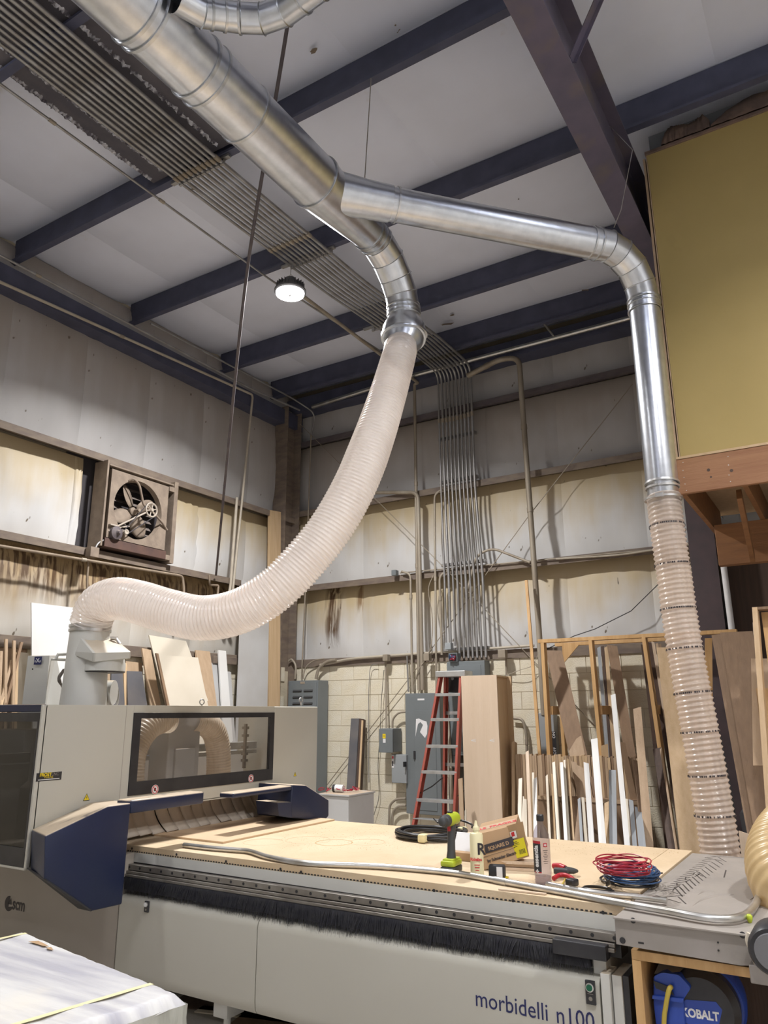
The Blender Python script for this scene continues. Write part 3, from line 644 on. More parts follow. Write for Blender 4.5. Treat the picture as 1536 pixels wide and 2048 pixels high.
# branch duct to the right, elbow, vertical drop
br = thing('branch_duct', 'slimmer galvanized duct running right from the wye and dropping beside the yellow wall', 'duct', (-1.8, 4.4, 5.12))
VX, VY = -1.02, 5.50
e0 = V((-1.23, 5.10, 5.12))
bm = B(); seam_tube(bm, bst+bdir*0.005, e0, 0.117); obj('duct_section', bm, 'galv', br, 40)
bd2 = (e0-bst).normalized()
for t in (0.0, 0.05, (e0-bst).length-0.07, (e0-bst).length-0.01):
    bm = B(); ring(bm, bst+bd2*t, bd2, 0.117, 0.009, 0.014, 44); obj('clamp_ring', bm, 'galv2', br, 40)
gored(br, [e0, e0+bd2*0.08, V((-1.115, 5.265, 5.09)), V((-1.06, 5.38, 5.02)), V((-1.03, 5.46, 4.90)), V((VX, VY, 4.78)), V((VX, VY, 4.70))], 0.117)
for z in (4.775, 4.74, 4.69):
    bm = B(); ring(bm, (VX, VY, z), (0, 0, 1), 0.117, 0.009, 0.013, 44); obj('clamp_ring', bm, 'galv2', br, 40)
vb = ony(1324, 968, VY)
bm = B(); seam_tube(bm, (VX, VY, 4.69), (vb.x, VY, vb.z), 0.113); obj('duct_section', bm, 'galv', br, 40)
bm = B(); seam_tube(bm, (vb.x, VY, vb.z), (vb.x, VY, vb.z-0.17), 0.108); obj('duct_collar', bm, 'galv2', br, 40)
for dz, rr in ((0.0, 0.114), (-0.03, 0.112), (-0.115, 0.125)):
    bm = B(); ring(bm, (vb.x, VY, vb.z+dz), (0, 0.1 if dz == 0 else 0, 1), rr, 0.008, 0.014, 44); obj('clamp_ring', bm, 'emt', br, 40)
bm = B(); box(bm, vb.x-0.03, vb.x+0.03, VY-0.145, VY-0.115, vb.z-0.13, vb.z-0.10, 0.004); obj('worm_clamp', bm, 'emt', br)
# small elbow duct at the very top of the picture
ed = thing('elbow_duct', 'small galvanized branch duct with elbow at the top of the picture', 'duct', (-2.0, 2.6, 5.3))
q = [onz(352, -5, 5.15), onz(405, 25, 5.17), onz(480, 36, 5.20), onz(525, 38, 5.20), onz(570, 22, 5.20), onz(640, -30, 5.20), onz(760, -130, 5.2)]; q.append(V(q[-1])+(V(q[-1])-V(q[-2]))*4)
gored(ed, q, 0.072)
for i, t in ((1, 0.25), (1, 0.6), (2, 0.0), (4, 0.5)):
    c = V(q[i]).lerp(V(q[i+1]), t); bm = B(); ring(bm, c, V(q[i+1])-V(q[i]), 0.072, 0.007, 0.012, 36); obj('clamp_ring', bm, 'galv2', ed, 40)

# ================================================================== HOSES
hp_ = [((808, 672), 5.66), ((797, 715), 5.58), ((775, 792), 5.42), ((746, 880), 5.22), ((711, 968), 5.08), ((664, 1052), 4.98), ((612, 1118), 4.92), ((550, 1180), 4.88), ((480, 1222), 4.90), ((405, 1236), 4.96), ((335, 1222), 5.05), ((280, 1205), 5.14), ((232, 1197), 5.24), ((196, 1213), 5.30), ((181, 1252), 5.32)]
HP = [dep(a[0], a[1], d) for a, d in hp_]
HP[0] = cb+axb*0.135
hs = thing('dust_hose', 'clear ribbed dust hose sagging from the ball joint down to the machine head', 'hose', HP[7])
def rf_(s): return 1.0 if s < 0.03 else 1.07
bm = B(); hose(bm, HP, 0.117, 0.026, 0.0062, 40, 7, lambda s: 1.0+0.22*min(1, max(0, (s-0.02)/0.28))-0.02*max(0, (s-0.8)/0.2)); obj('hose_wall', bm, 'hose', hs, 180)
bm = B(); helix_wire(bm, HP, 0.117, 0.026, 0.0011); obj('wire_helix', bm, 'wire', hs, None, label='fine copper coloured wire helix')
fr0 = (HP[-1]-HP[-2]).normalized()
for t, rr in ((-0.03, 0.137), (0.0, 0.137)):
    bm = B(); ring(bm, HP[-1]+V((0, 0, t-0.005)), (0.0, 0.0, 1), rr, 0.006, 0.018, 44); obj('hose_clamp', bm, 'emt', hs, 40)
bm = B(); ring(bm, HP[0]+axb*0.03, axb, 0.124, 0.006, 0.012, 44); obj('hose_clamp', bm, 'emt', hs, 40)
h2_ = [(1327, 1010), (1335, 1060), (1348, 1150), (1362, 1250), (1379, 1350), (1398, 1450), (1416, 1550), (1431, 1640), (1444, 1730), (1456, 1830), (1466, 1960)]
H2 = [ony(a, b, VY-0.02) for a, b in h2_]; H2[0] = V((vb.x, VY, vb.z-0.09)); H2[-1].z = max(H2[-1].z, 0.2)
h2 = thing('heavy_dust_hose', 'heavy clear ribbed hose hanging straight down beside the lumber at right', 'hose', H2[5])
bm = B(); hose(bm, H2, 0.112, 0.034, 0.0065, 44, 8, lambda s: 1.0+0.05*s); obj('hose_wall', bm, 'hose2', h2, 180)
P_, L_ = resample(catmull(H2, 12), 0.01); fr_ = frames(P_)
for pyy in (1052, 1131, 1218, 1298, 1385, 1465, 1552, 1632):
    # black maker's print running round the hose
    best = min(range(len(P_)), key=lambda i: abs((1024-F*((P_[i]-CAM).dot(UX))/((P_[i]-CAM).dot(_f)))-pyy)); t, u, w_ = fr_[best]; c = P_[best]; bm = B(); a = 0
    rr = 0.1205*(1.0+0.05*best/len(P_))
    while a < 2*PI:
        da = random.uniform(0.04, 0.10); o1 = u*math.cos(a)+w_*math.sin(a); o2 = u*math.cos(a+da)+w_*math.sin(a+da)
        hexa(bm, [c+o1*rr-t*0.006, c+o2*rr-t*0.006, c+o2*(rr+0.001)-t*0.006, c+o1*(rr+0.001)-t*0.006], [c+o1*rr+t*0.006, c+o2*rr+t*0.006, c+o2*(rr+0.001)+t*0.006, c+o1*(rr+0.001)+t*0.006]); a += da+random.choice((0.02, 0.03, 0.12))
    obj('print_band', bm, 'textdk', h2, label='black print around the hose')
# dark strap alongside the heavy hose
wire('static_cable', [ony(1396, 1262, 5.62), ony(1402, 1310, 5.62), ony(1411, 1350, 5.62), ony(1422, 1400, 5.62), ony(1444, 1490, 5.62), ony(1466, 1600, 5.62), ony(1478, 1700, 5.62)], 0.006, 'blackw', 'thin black cable along the right side of the heavy hose', 'cable')
# tan hose end entering the frame at the right
h3 = thing('tan_hose', 'tan ribbed hose bulging in at the right edge above the steel tray', 'hose', dep(1600, 1750, 3.3))
H3 = [dep(1545, 1655, 3.45), dep(1556, 1690, 3.40), dep(1572, 1735, 3.32), dep(1600, 1780, 3.25), dep(1640, 1820, 3.2), dep(1700, 1840, 3.2), dep(1780, 1850, 3.2)]
H3 = [dep(1640, 1640, 3.75), dep(1600, 1660, 3.6), dep(1572, 1700, 3.45), dep(1570, 1750, 3.32), dep(1602, 1795, 3.22), dep(1660, 1820, 3.2), dep(1740, 1830, 3.2)]
bm = B(); hose(bm, H3, 0.155, 0.028, 0.0045, 48, 8); obj('hose_wall', bm, 'hose3', h3, 180)

# ================================================================== LAMP
LX, LY, LZ = LAMPS[0]
lm = thing('high_bay_lamp', 'round LED high bay lamp shining under the roof', 'lamp', (LX, LY, LZ))
bm = B(); lathe(bm, (LX, LY, LZ-0.03), (0, 0, 1), [(0, 0.155), (0.012, 0.17), (0.03, 0.17), (0.045, 0.14), (0.10, 0.125), (0.11, 0.07), (0.17, 0.06), (0.18, 0.03)], 40); obj('housing', bm, 'lampdk', lm, 35)
bm = B(); lathe(bm, (LX, LY, LZ-0.052), (0, 0, 1), [(0, 0.14), (0.006, 0.150), (0.02, 0.150)], 40); obj('lens', bm, 'lampon', lm, 35, label='glowing lens')
bm = B(); lathe(bm, (LX, LY, LZ-0.062), (0, 0, 1), [(0, 0.012), (0.009, 0.016)], 16); obj('centre_cap', bm, 'ledc', lm, 35)
bm = B(); ring(bm, (LX, LY, LZ+0.17), (0, 1, 0), 0.018, 0.005, 0.008, 16); tube(bm, [(LX, LY, LZ+0.19), (LX, LY, 6.41)], 0.004, 6); obj('hook', bm, 'emt', lm, 35)
bm = B()
for k in range(24):
    a = 2*PI*k/24; c = V((LX+math.cos(a)*0.13, LY+math.sin(a)*0.13, LZ+0.045)); obox(bm, c, (math.cos(a)*0.022, math.sin(a)*0.022, 0), (-math.sin(a)*0.002, math.cos(a)*0.002, 0), (0, 0, 0.035))
obj('cooling_fins', bm, 'lampdk', lm)
for i, p in enumerate(LAMPS[1:]):
    l2 = thing('high_bay_lamp', 'LED high bay lamp hanging behind the camera, %s' % ('over the pallet aisle', 'over the centre aisle', 'over the right bay', 'by the front wall')[i], 'lamp', p, 'high bay lamps behind the camera')
    bm = B(); lathe(bm, (p[0], p[1], p[2]-0.03), (0, 0, 1), [(0, 0.155), (0.012, 0.17), (0.03, 0.17), (0.045, 0.14), (0.10, 0.125), (0.18, 0.03)], 24); tube(bm, [(p[0], p[1], p[2]+0.14), (p[0], p[1], 6.45)], 0.004, 6); obj('housing', bm, 'lampdk', l2, 35)
    bm = B(); lathe(bm, (p[0], p[1], p[2]-0.052), (0, 0, 1), [(0, 0.14), (0.006, 0.150), (0.02, 0.150)], 24); obj('lens', bm, 'lampon', l2, 35)

# ================================================================== CONDUITS ALONG THE ROOF AND DOWN THE BACK WALL
ORD = ['first', 'second', 'third', 'fourth', 'fifth', 'sixth', 'seventh', 'eighth', 'ninth', 'tenth', 'eleventh', 'twelfth', 'thirteenth', 'fourteenth']
def conduit(pts, r, m, label, group=None, rad=0.14, coup=(), straps=(), name='conduit'):
    pts = [V(p) for p in pts]; t = thing(name, label, 'conduit', pts[0], group)
    bm = B(); tube(bm, fillet(pts, rad, 6), r, 10); obj('pipe_run', bm, m, t, 60)
    for i, f in coup:
        c = pts[i].lerp(pts[i+1], f); d = (pts[i+1]-pts[i]).normalized(); bm = B(); lathe(bm, c-d*0.03, d, [(0, r), (0, r+0.005), (0.06, r+0.005), (0.06, r)], 10); obj('coupling', bm, 'conduit2', t, 50)
    return t
nC = 10
for i in range(nC):
    f = i/(nC-1); xc = -4.60+0.50*f; xt = -4.46+0.50*f; xb = ony(893+79*f, 1310, 8.70).x
    zc = 6.335-0.0*f; r = (0.0135, 0.0175, 0.0135, 0.0155)[i % 4]; zend = 2.36 if i > 2 else 2.52
    top = 6.32-0.03*math.sin(f*3)
    conduit([(xc, -3.0, zc), (xc, 4.0, zc), (xc+0.03, 6.2, zc), (xt, 7.6+0.25*f, zc-0.01), (xt, 8.70, top), (xt+0.005, 8.70, 4.6), (xb, 8.70, 3.3), (xb, 8.70, zend)], r, 'conduit',
            '%s from left in the ten conduit bundle running down the back wall' % ORD[i], 'conduit bundle', 0.17, [(4, 0.42), (0, 0.99), (1, 0.55)])
# strut rails holding the bundle
for k, (y, z) in enumerate(((4.03, 6.365), (5.60, 6.365), (7.22, 6.365))):
    st = thing('strut_channel', ('strut rail under the nearest purlin', 'strut rail by the lamp', 'strut rail under the third purlin, behind the hanging hose')[k]+' clamping the conduit bundle', 'bracket', (-4.35, y, z))
    bm = B(); box(bm, -4.72, -4.02, y-0.05, y-0.012, z, z+0.026, 0.002); obj('channel', bm, 'conduit', st)
    bm = B()
    for i in range(nC): box(bm, -4.60+0.5*i/(nC-1)-0.022+(0.03*(k > 0)), -4.60+0.5*i/(nC-1)+0.022+0.03*(k > 0), y-0.045, y-0.02, z-0.052, z-0.004, 0.003)
    obj('pipe_clamps', bm, 'conduit', st, kind='stuff')
for k, z in enumerate((5.34, 4.72, 3.58, 2.48)):
    st = thing('strut_channel', ('uppermost', 'second', 'third', 'lowest')[k]+' strut rail clamping the conduit bundle on the back wall', 'bracket', (-4.2, 8.72, z))
    bm = B(); box(bm, -4.50, -3.93 if k < 2 else -3.86, 8.735, 8.775, z-0.02, z+0.02, 0.002); obj('channel', bm, 'conduit', st)
    bm = B()
    for i in range(nC):
        f = i/(nC-1); x = (-4.46+0.5*f) if k < 2 else (ony(893+79*f, 1310, 8.7).x)
        box(bm, x-0.022, x+0.022, 8.72, 8.735, z-0.018, z+0.018)
    obj('pipe_clamps', bm, 'conduit', st, kind='stuff')
# wide dark tray with dust ridges above the conduits at top left
ft = thing('dark_tray', 'dark panel tray edged with fluffy dust above the conduits at top left', 'tray', (-4.3, 1.5, 6.43))
bm = B(); box(bm, -4.92, -3.62, -3.0, 3.95, 6.44, 6.46); obj('panel', bm, 'darkpan', ft)
for x in (-4.90, -4.72, -4.08, -3.82):
    rnd = random.Random(int(-x*100)); bm = B(); prev = None; y = 0.5
    while y < (3.9 if x < -4 else 3.7):
        h = rnd.uniform(0.006, 0.028); wv = rnd.uniform(0.008, 0.026); c = V((x+rnd.uniform(-.01, .01), y, 6.44)); q = [bm.verts.new(c+V((-wv, 0, 0))), bm.verts.new(c+V((rnd.uniform(-.01, .01), 0, -h))), bm.verts.new(c+V((wv, 0, 0)))]
        if prev: bm.faces.new((prev[0], prev[1], q[1], q[0])); bm.faces.new((prev[1], prev[2], q[2], q[1]))
        prev = q; y += 0.012
    obj('dust_ridge', bm, 'fuzz', ft, None, label='fluffy pale dust ridge')
# single conduits on the back wall: px top, py top, px bottom, py bottom, r, label
def vcon(px0, py0, px1, py1, r, label, y=8.74, m='conduit2', extra_top=None, extra_bot=None, coup=()):
    a, b = ony(px0, py0, y), ony(px1, py1, y); pts = ([] if extra_top is None else extra_top)+[a, b]+([] if extra_bot is None else extra_bot)
    return conduit(pts, r, m, label, 'single conduits on the back wall', 0.12, coup)
ZT = 6.3
vcon(829, 768, 838, 1380, 0.022, 'conduit left of the bundle rising all the way to the roof', extra_top=[V((-4.80, 6.0, 6.30)), V((-4.80, 8.74, 6.27))], coup=[(2, 0.35), (2, 0.62)])
vcon(836, 985, 845, 1380, 0.027, 'thickest conduit beside the left tall conduit, down into the grey panelboard', y=8.72, extra_top=[ony(752, 985, 8.75)])
vcon(821, 1148, 825, 1384, 0.016, 'short conduit from the small girt box bending down to the panelboard', extra_top=[ony(803, 1143, 8.74)], coup=[(1, 0.2)])
vcon(869, 985, 873, 1384, 0.015, 'thin conduit hooking over the third girt, left of the bundle', extra_top=[ony(900, 975, 8.75)], coup=[(1, 0.45)])
vcon(879, 1150, 884, 1310, 0.017, 'conduit hooking right under the middle girt beside the bundle', extra_top=[ony(905, 1138, 8.75)], coup=[(1, 0.3)])
vcon(814, 1312, 817, 1384, 0.011, 'short thin conduit stub above the left edge of the panelboard', m='conduit')
# big single pole right of the bundle
conduit([ony(935, 752, 8.60), ony(1000, 718, 8.60), ony(1038, 716, 8.60), ony(1078, 1262, 8.66), ony(1088, 1430, 8.68)], 0.036, 'conduit2', 'stout vertical conduit right of the bundle, curving left at the roof', None, 0.16, [(2, 0.27), (2, 0.58), (0, 0.6)])
conduit([(-6.6, 8.62, 6.26), (-4.9, 8.60, 6.33), (2.5, 8.60, 6.33)], 0.030, 'emt', 'bright horizontal conduit along the eave strut', None, 0.1)
bm = B(); p_ = [ony(1099, 648, 8.2), ony(1130, 684, 8.60)]; tube(bm, [V((-2.75, 8.30, 6.40)), V((-2.72, 8.66, 6.34))], 0.014, 6); tag(obj('perforated_strap', bm, 'conduit', None, 60), 'perforated strap between the last purlin and the bright eave conduit', 'strap')
conduit([ony(935, 1180, 8.72), ony(953, 1110, 8.72), ony(985, 1096, 8.72), ony(1060, 1125, 8.72)], 0.016, 'conduit2', 'arched conduit leaping from the bundle over to the stout pole', None, 0.12)
conduit([ony(640, 1330, 8.76), ony(700, 1317, 8.76), ony(770, 1312, 8.76), ony(1068, 1291, 8.76)], 0.017, 'pvc', 'pale conduit running along the ledge above the block wall', None, 0.3)
conduit([ony(800, 1146, 8.77), ony(1060, 1122, 8.77), ony(1300, 1100, 8.77)], 0.009, 'conduit2', 'thin conduit lying along the middle girt', None, 0.2)
conduit([ony(1112, 1118, 8.76), ony(1180, 1114, 8.78), ony(1240, 1110, 8.77), ony(1392, 1087, 8.77)], 0.012, 'pvc', 'pale cable draped along the middle girt towards the hose', None, 0.5)
# switch drop conduits
conduit([ony(771, 1322, 8.74), ony(773, 1456, 8.70)], 0.013, 'conduit2', 'conduit dropping from the left junction box to the safety switch', None)
conduit([ony(785, 1456, 8.72), ony(785, 1438, 8.72), ony(797, 1425, 8.72), ony(812, 1424, 8.72)], 0.013, 'conduit2', 'short bent conduit from the safety switch over to the panelboard', None, 0.08)
conduit([ony(1012, 1316, 8.74), ony(1013, 1352, 8.74)], 0.013, 'conduit2', 'conduit dropping from the right junction box behind the plywood cabinet', None)
conduit([ony(1024, 1436, 8.76), ony(1046, 1438, 8.76), ony(1053, 1470, 8.76), ony(1055, 1540, 8.76)], 0.018, 'conduit2', 'bent conduit right of the plywood cabinet', None, 0.12, [(2, 0.2)])
conduit([ony(778, 1650, 8.74), ony(779, 1610, 8.74), ony(792, 1598, 8.74), ony(812, 1597, 8.74)], 0.015, 'conduit2', 'outer of two bent conduits low on the left of the panelboard', None, 0.12)
conduit([ony(785, 1650, 8.74), ony(785, 1624, 8.74), ony(796, 1612, 8.74), ony(812, 1611, 8.74)], 0.015, 'conduit2', 'inner of two bent conduits low on the left of the panelboard', None, 0.1)
for i, (pp, lab) in enumerate((([(590, 1358), (592, 1330), (583, 1318), (578, 1322)], 'conduit curling from the louvered panel to the corner column'),
                              ([(606, 1358), (610, 1334), (628, 1320), (648, 1318)], 'thin conduit arching right from the louvered panel'),
                              ([(632, 1358), (637, 1336), (655, 1322), (672, 1320)], 'thick conduit arching from the right edge of the louvered panel'))):
    conduit([ony(a, b, 8.72) for a, b in pp], (0.016, 0.010, 0.022)[i], 'conduit2', lab, None, 0.1)
conduit([ony(622, 870, 8.74), ony(614, 1100, 8.74), ony(603, 1358, 8.74)], 0.010, 'conduit2', 'thin conduit rising from the louvered panel along the corner', None, 0.1, [])
conduit([(-6.8, 5.6, 6.33), (-6.75, 8.3, 6.33), (-6.62, 8.74, 6.2), ony(622, 870, 8.74)], 0.012, 'conduit', 'thin conduit from the roof bending down into the corner', None, 0.15)
# cables and bracing rods
wire('brace_rod', [ony(1265, 768, 8.74), ony(1055, 1035, 8.74), ony(860, 1302, 8.74), ony(654, 1570, 8.78)], 0.006, 'conduit2', 'thin steel brace rod slanting from upper right down to the grey cabinet', 'rod')
wire('brace_rod', [ony(600, 848, 8.72), ony(768, 1015, 8.72), ony(935, 1182, 8.72), ony(1190, 1452, 8.78)], 0.005, 'conduit2', 'thin steel brace rod slanting from the corner down to the lumber rack', 'rod')
wire('cable', [ony(1320, 1165, 8.80), ony(1262, 1222, 8.8), ony(1190, 1258, 8.8), ony(1148, 1272, 8.8), ony(1090, 1300, 8.8)], 0.005, 'blackw', 'dark cable sagging above the lumber rack', 'cable')
wire('cable', catmull([ony(867, 1150, 8.74), ony(857, 1180, 8.70), ony(865, 1240, 8.70), ony(860, 1300, 8.70), ony(835, 1345, 8.70), ony(828, 1384, 8.74)], 6), 0.007, 'conduit2', 'slack cable winding down beside the conduit pair', 'cable')
wire('cable', catmull([ony(755, 1328, 8.76), ony(742, 1333, 8.76), ony(738, 1370, 8.76), ony(737, 1480, 8.76), ony(738, 1565, 8.76)], 6), 0.005, 'conduit', 'dark cable dropping from the ledge down the block wall', 'cable')
wire('cable', catmull([ony(768, 1340, 8.74), ony(763, 1400, 8.74), ony(760, 1470, 8.76), ony(756, 1530, 8.76), ony(758, 1590, 8.76), ony(748, 1630, 8.76)], 6), 0.004, 'blackw', 'thin black cable hanging left of the safety switch', 'cable')
wire('cable', catmull([ony(1010, 1352, 8.76), ony(1040, 1340, 8.7), ony(1065, 1330, 8.72), ony(1080, 1300, 8.72)], 6), 0.004, 'pvc', 'pale cable looping over the top of the plywood cabinet', 'cable')
# ceiling pipes on the left
conduit([(-4.91, -2.5, 6.31), (-4.91, 2.5, 6.31), (-4.91, 5.6, 6.31), (-4.75, 8.2, 6.31)], 0.011, 'conduit', 'thin conduit running alone left of the conduit bundle', None, 0.1, [(1, 0.13), (1, 0.5)])
conduit([(-6.82, -1.0, 6.2), (-6.82, 3.64, 6.2), (-6.85, 7.5, 6.2), (-6.75, 8.5, 6.2)], 0.014, 'conduit', 'thin conduit under the purlins near the left wall', None, 0.1, [(1, 0.12)])
conduit([(-6.96, -1.0, 5.99), (-6.96, 3.77, 6.0), (-6.96, 7.64, 6.19), (-6.96, 7.66, 6.15), (-6.96, 7.44, 3.30), (-6.96, 7.43, 2.95)], 0.017, 'pvc', 'pale pipe along the top of the left wall turning down past the fan', None, 0.03, [(1, 0.4)])
conduit([(-6.96, 7.434, 4.577), (-6.96, 7.392, 3.32), (-6.96, 7.30, 2.95)], 0.020, 'pvc', 'short pale pipe hanging from the upper girt on the left wall', None, 0.1, [])
bm = B(); tube(bm, catmull([onz(583, -30, 6.4), onz(578, 30, 6.40), dep(548, 215, 5.6), dep(517, 395, 6.0), dep(492, 560, 6.5), dep(466, 800, 7.3), onx(432, 1150, -6.95)], 6), 0.014, 8); t_ = obj('air_drop_pipe', bm, 'girt_up', None, 60); tag(t_, 'long dark slanting pipe from the roof down to the left wall past the lamp', 'pipe')
# ================================================================== CNC ROUTER
cnc = thing('cnc_router', 'large cream and navy gantry router with a sawdust covered MDF bed', 'machine', (-2.6, 4.3, 0))
X1 = -0.995; YT0, YT1, ZT_ = 3.54, 5.10, 0.90          # right end, near and far table edges, table top
# spoilboard pieces: near strip, main board, end strip
bm = B(); box(bm, -5.6, X1, YT0, YT0+0.165, 0.862, ZT_, 0.002); obj('edge_strip', bm, 'mdf', cnc)
bm = B(); box(bm, -5.6, -1.13, YT0+0.167, YT1, 0.862, ZT_, 0.002); obj('spoilboard', bm, 'mdf', cnc)
bm = B(); box(bm, -1.127, X1, YT0+0.167, YT1, 0.862, ZT_, 0.002); obj('end_strip', bm, 'mdf', cnc)
# row of slots under the edge
bm = B(); x = -4.1
while x < -1.05: box(bm, x, x+0.012, YT0-0.001, YT0+0.004, 0.862, 0.869); x += 0.021
obj('edge_notches', bm, 'black', cnc, kind='stuff')
bm = B(); prism(bm, [(-5.6, YT0-0.008, 0.861), (-5.6, YT0-0.008, 0.812), (-1.035, YT0-0.008, 0.800), (X1+0.005, YT0-0.008, 0.835), (X1+0.005, YT0-0.008, 0.861)], (0, 0.02, 0)); box(bm, -5.6, X1, YT0+0.012, YT1-0.02, 0.815, 0.861); skirt = obj('table_skirt', bm, 'cream2', cnc)
for (px, py) in ((264, 1697), (353, 1709), (452, 1723), (561, 1738), (602, 1744), (728, 1761), (868, 1781), (1026, 1801), (1206, 1825)):
    p = ony(px, py, YT0-0.008); bm = B(); lathe(bm, p, (0, -1, 0), [(0, 0.0075), (0.001, 0.0075)], 12); obj('bolt', bm, 'black', skirt)
# rail with bolt holes under the skirt
bm = B(); box(bm, -5.6, X1-0.02, YT0-0.005, YT0+0.10, 0.70, 0.814); obj('rail_recess', bm, 'black', cnc)  # solid black block: shade of the gap below the skirt put into colour
bm = B(); box(bm, -5.6, X1-0.03, YT0-0.045, YT0-0.006, 0.767, 0.800, 0.003); rail = obj('linear_rail', bm, 'rail', cnc)
bm = B(); box(bm, -5.6, X1-0.03, YT0-0.060, YT0-0.046, 0.750, 0.765, 0.002); box(bm, -5.6, X1-0.03, YT0-0.070, YT0-0.046, 0.734, 0.748, 0.001); obj('rail_lip', bm, 'rail', cnc)
for k in range(33):
    x = -4.02+k*0.0935; bm = B() if k == 0 else None
    if k == 0: lathe(bm, (x, YT0-0.0455, 0.784), (0, -1, 0), [(0, 0.008), (0.001, 0.008)], 10); bh = obj('bolt_hole', bm, 'black', rail, loc=(x, YT0-0.0455, 0.784))
    else: inst(bh, 'bolt_hole', rail, bh.location+V((0.0935*k, 0, 0)))
# brush
bm = B(); box(bm, -5.6, X1-0.14, YT0-0.066, YT0-0.03, 0.66, 0.733); obj('brush_holder', bm, 'brush', cnc)
bm = B(); rnd = random.Random(3); x = -4.1; ph = 0
while x < X1-0.15:
    for row in range(2):
        lean = 0.012*math.sin(x*9)+0.016*math.sin(x*31)+rnd.uniform(-.012, .012); ln = 0.095+0.012*math.sin(x*2.3+1)+rnd.uniform(-.040, .014); y0 = YT0-0.068-0.010*row
        p0 = V((x+row*0.0015, y0, 0.733)); p1 = V((x+lean, y0-0.008-rnd.uniform(0, .015), 0.733-ln)); wv = 0.0016
        a = [bm.verts.new(p0+V((-wv, 0, 0))), bm.verts.new(p0+V((wv, 0, 0))), bm.verts.new(p1+V((0.0003, 0, 0))), bm.verts.new(p1-V((0.0003, 0, 0)))]; bm.faces.new(a)
    x += 0.0021
obj('bristles', bm, 'brush', cnc, kind='stuff')
bm = B(); box(bm, -1.28, X1-0.055, YT0-0.105, YT0-0.045, 0.705, 0.762, 0.004); obj('brush_end_block', bm, 'black', cnc)
# front panels of the bed, rounded at the top
YPn = YT0-0.10
def fpanel(x0, x1, m='cream', z0=0.215, z1=0.640):
    bm = B(); pr = [(YPn+0.02, z0-0.03), (YPn+0.006, z0-0.01), (YPn, z0+0.03), (YPn, z1-0.05), (YPn+0.006, z1-0.022), (YPn+0.022, z1-0.006), (YPn+0.045, z1), (YPn+0.12, z1), (YPn+0.12, z0-0.03)]
    prism(bm, [(x0, y, z) for y, z in pr], (x1-x0, 0, 0)); return obj('front_panel', bm, m, cnc, 40)
xs_ = ony(515, 1850, YPn).x
fpanel(-5.6, -4.03, 'cream_shade', 0.215, 0.86)  # same cream panel, coloured as it looks in the overhang's shadow
fpanel(-4.02, xs_-0.003); fp = fpanel(xs_+0.003, X1-0.095)
# upright posts at the right end of the bed
bm = B(); box(bm, X1-0.13, X1-0.075, YPn+0.05, YPn+0.2, 0.1, 0.70, 0.003); box(bm, X1-0.088, X1-0.05, YPn+0.0, YPn+0.12, 0.1, 0.66, 0.003); obj('end_post', bm, 'cream2', cnc)
bm = B(); box(bm, X1-0.046, X1-0.006, YPn+0.02, YPn+0.2, 0.1, 0.655, 0.003); obj('end_post', bm, 'cream2', cnc)
bm = B(); box(bm, X1-0.004, X1+0.02, YPn+0.03, YT1, 0.05, 0.655); obj('end_gap', bm, 'black', cnc)  # black filler standing for the shade in the gap before the tray
# lower chassis and feet
bm = B(); box(bm, -5.5, X1-0.1, YPn+0.13, YT1-0.02, 0.14, 0.80); obj('chassis', bm, 'cream2', cnc)
for x in (-4.6, -3.22, -2.62, -1.4):
    bm = B(); box(bm, x-0.05, x+0.05, YPn+0.06, YPn+0.2, 0.10, 0.185, 0.003); lathe(bm, (x, YPn+0.12, 0.0), (0, 0, 1), [(0, 0.05), (0.02, 0.05), (0.03, 0.02), (0.12, 0.02)], 12); obj('foot', bm, 'cream2', cnc)
for x in (-4.6, -1.4):
    bm = B(); lathe(bm, (x, YT1-0.15, 0.0), (0, 0, 1), [(0, 0.05), (0.02, 0.05), (0.03, 0.02), (0.16, 0.02)], 12); obj('foot', bm, 'cream2', cnc)
# writing on the front
pT = ony(950, 2011, YPn-0.001); pE = ony(1170, 2048, YPn-0.001); 
tw = (pE-pT).length
text('morbidelli', 0.093, 'textblue', pT, (1, 0, 0), (0, 0, 1), cnc, 'model_lettering', 0.0006, 0.90, 'dark blue lettering'); text('n100', 0.093, 'textblue', pT+V((0.372, 0, 0)), (1, 0, 0), (0, 0, 1), cnc, 'model_number', 0.0006, 0.90, 'dark blue lettering')
# buttons
def button(px, py, wd, ht, withgreen):
    p = ony(px, py, YPn-0.001); bm = B(); box(bm, p.x-wd, p.x+wd, YPn-0.012, YPn, p.z-ht, p.z+ht, 0.002); o = obj('switch_plate', bm, 'black', cnc)
    bm = B(); c = V((p.x, YPn-0.012, p.z+ht*0.45)); lathe(bm, c, (0, -1, 0), [(0, wd*0.85), (0.006, wd*0.85), (0.007, wd*0.7)], 20); obj('bezel', bm, 'emt', o, 40)
    bm = B(); lathe(bm, c-V((0, 0.006, 0)), (0, -1, 0), [(0, wd*0.65), (0.005, wd*0.62)], 20); obj('push_button', bm, 'green' if withgreen else 'textwhite', o, 40)
    bm = B(); box(bm, p.x-wd*0.6, p.x+wd*0.6, YPn-0.0128, YPn-0.0121, p.z-ht*0.12, p.z-ht*0.08); lathe(bm, (p.x, YPn-0.0121, p.z-ht*0.5), (0, -1, 0), [(0, wd*0.4), (0.001, wd*0.4)], 14); obj('symbol', bm, 'rail', o)
button(1182, 1984, 0.020, 0.044, True); button(295, 1813, 0.016, 0.030, False)
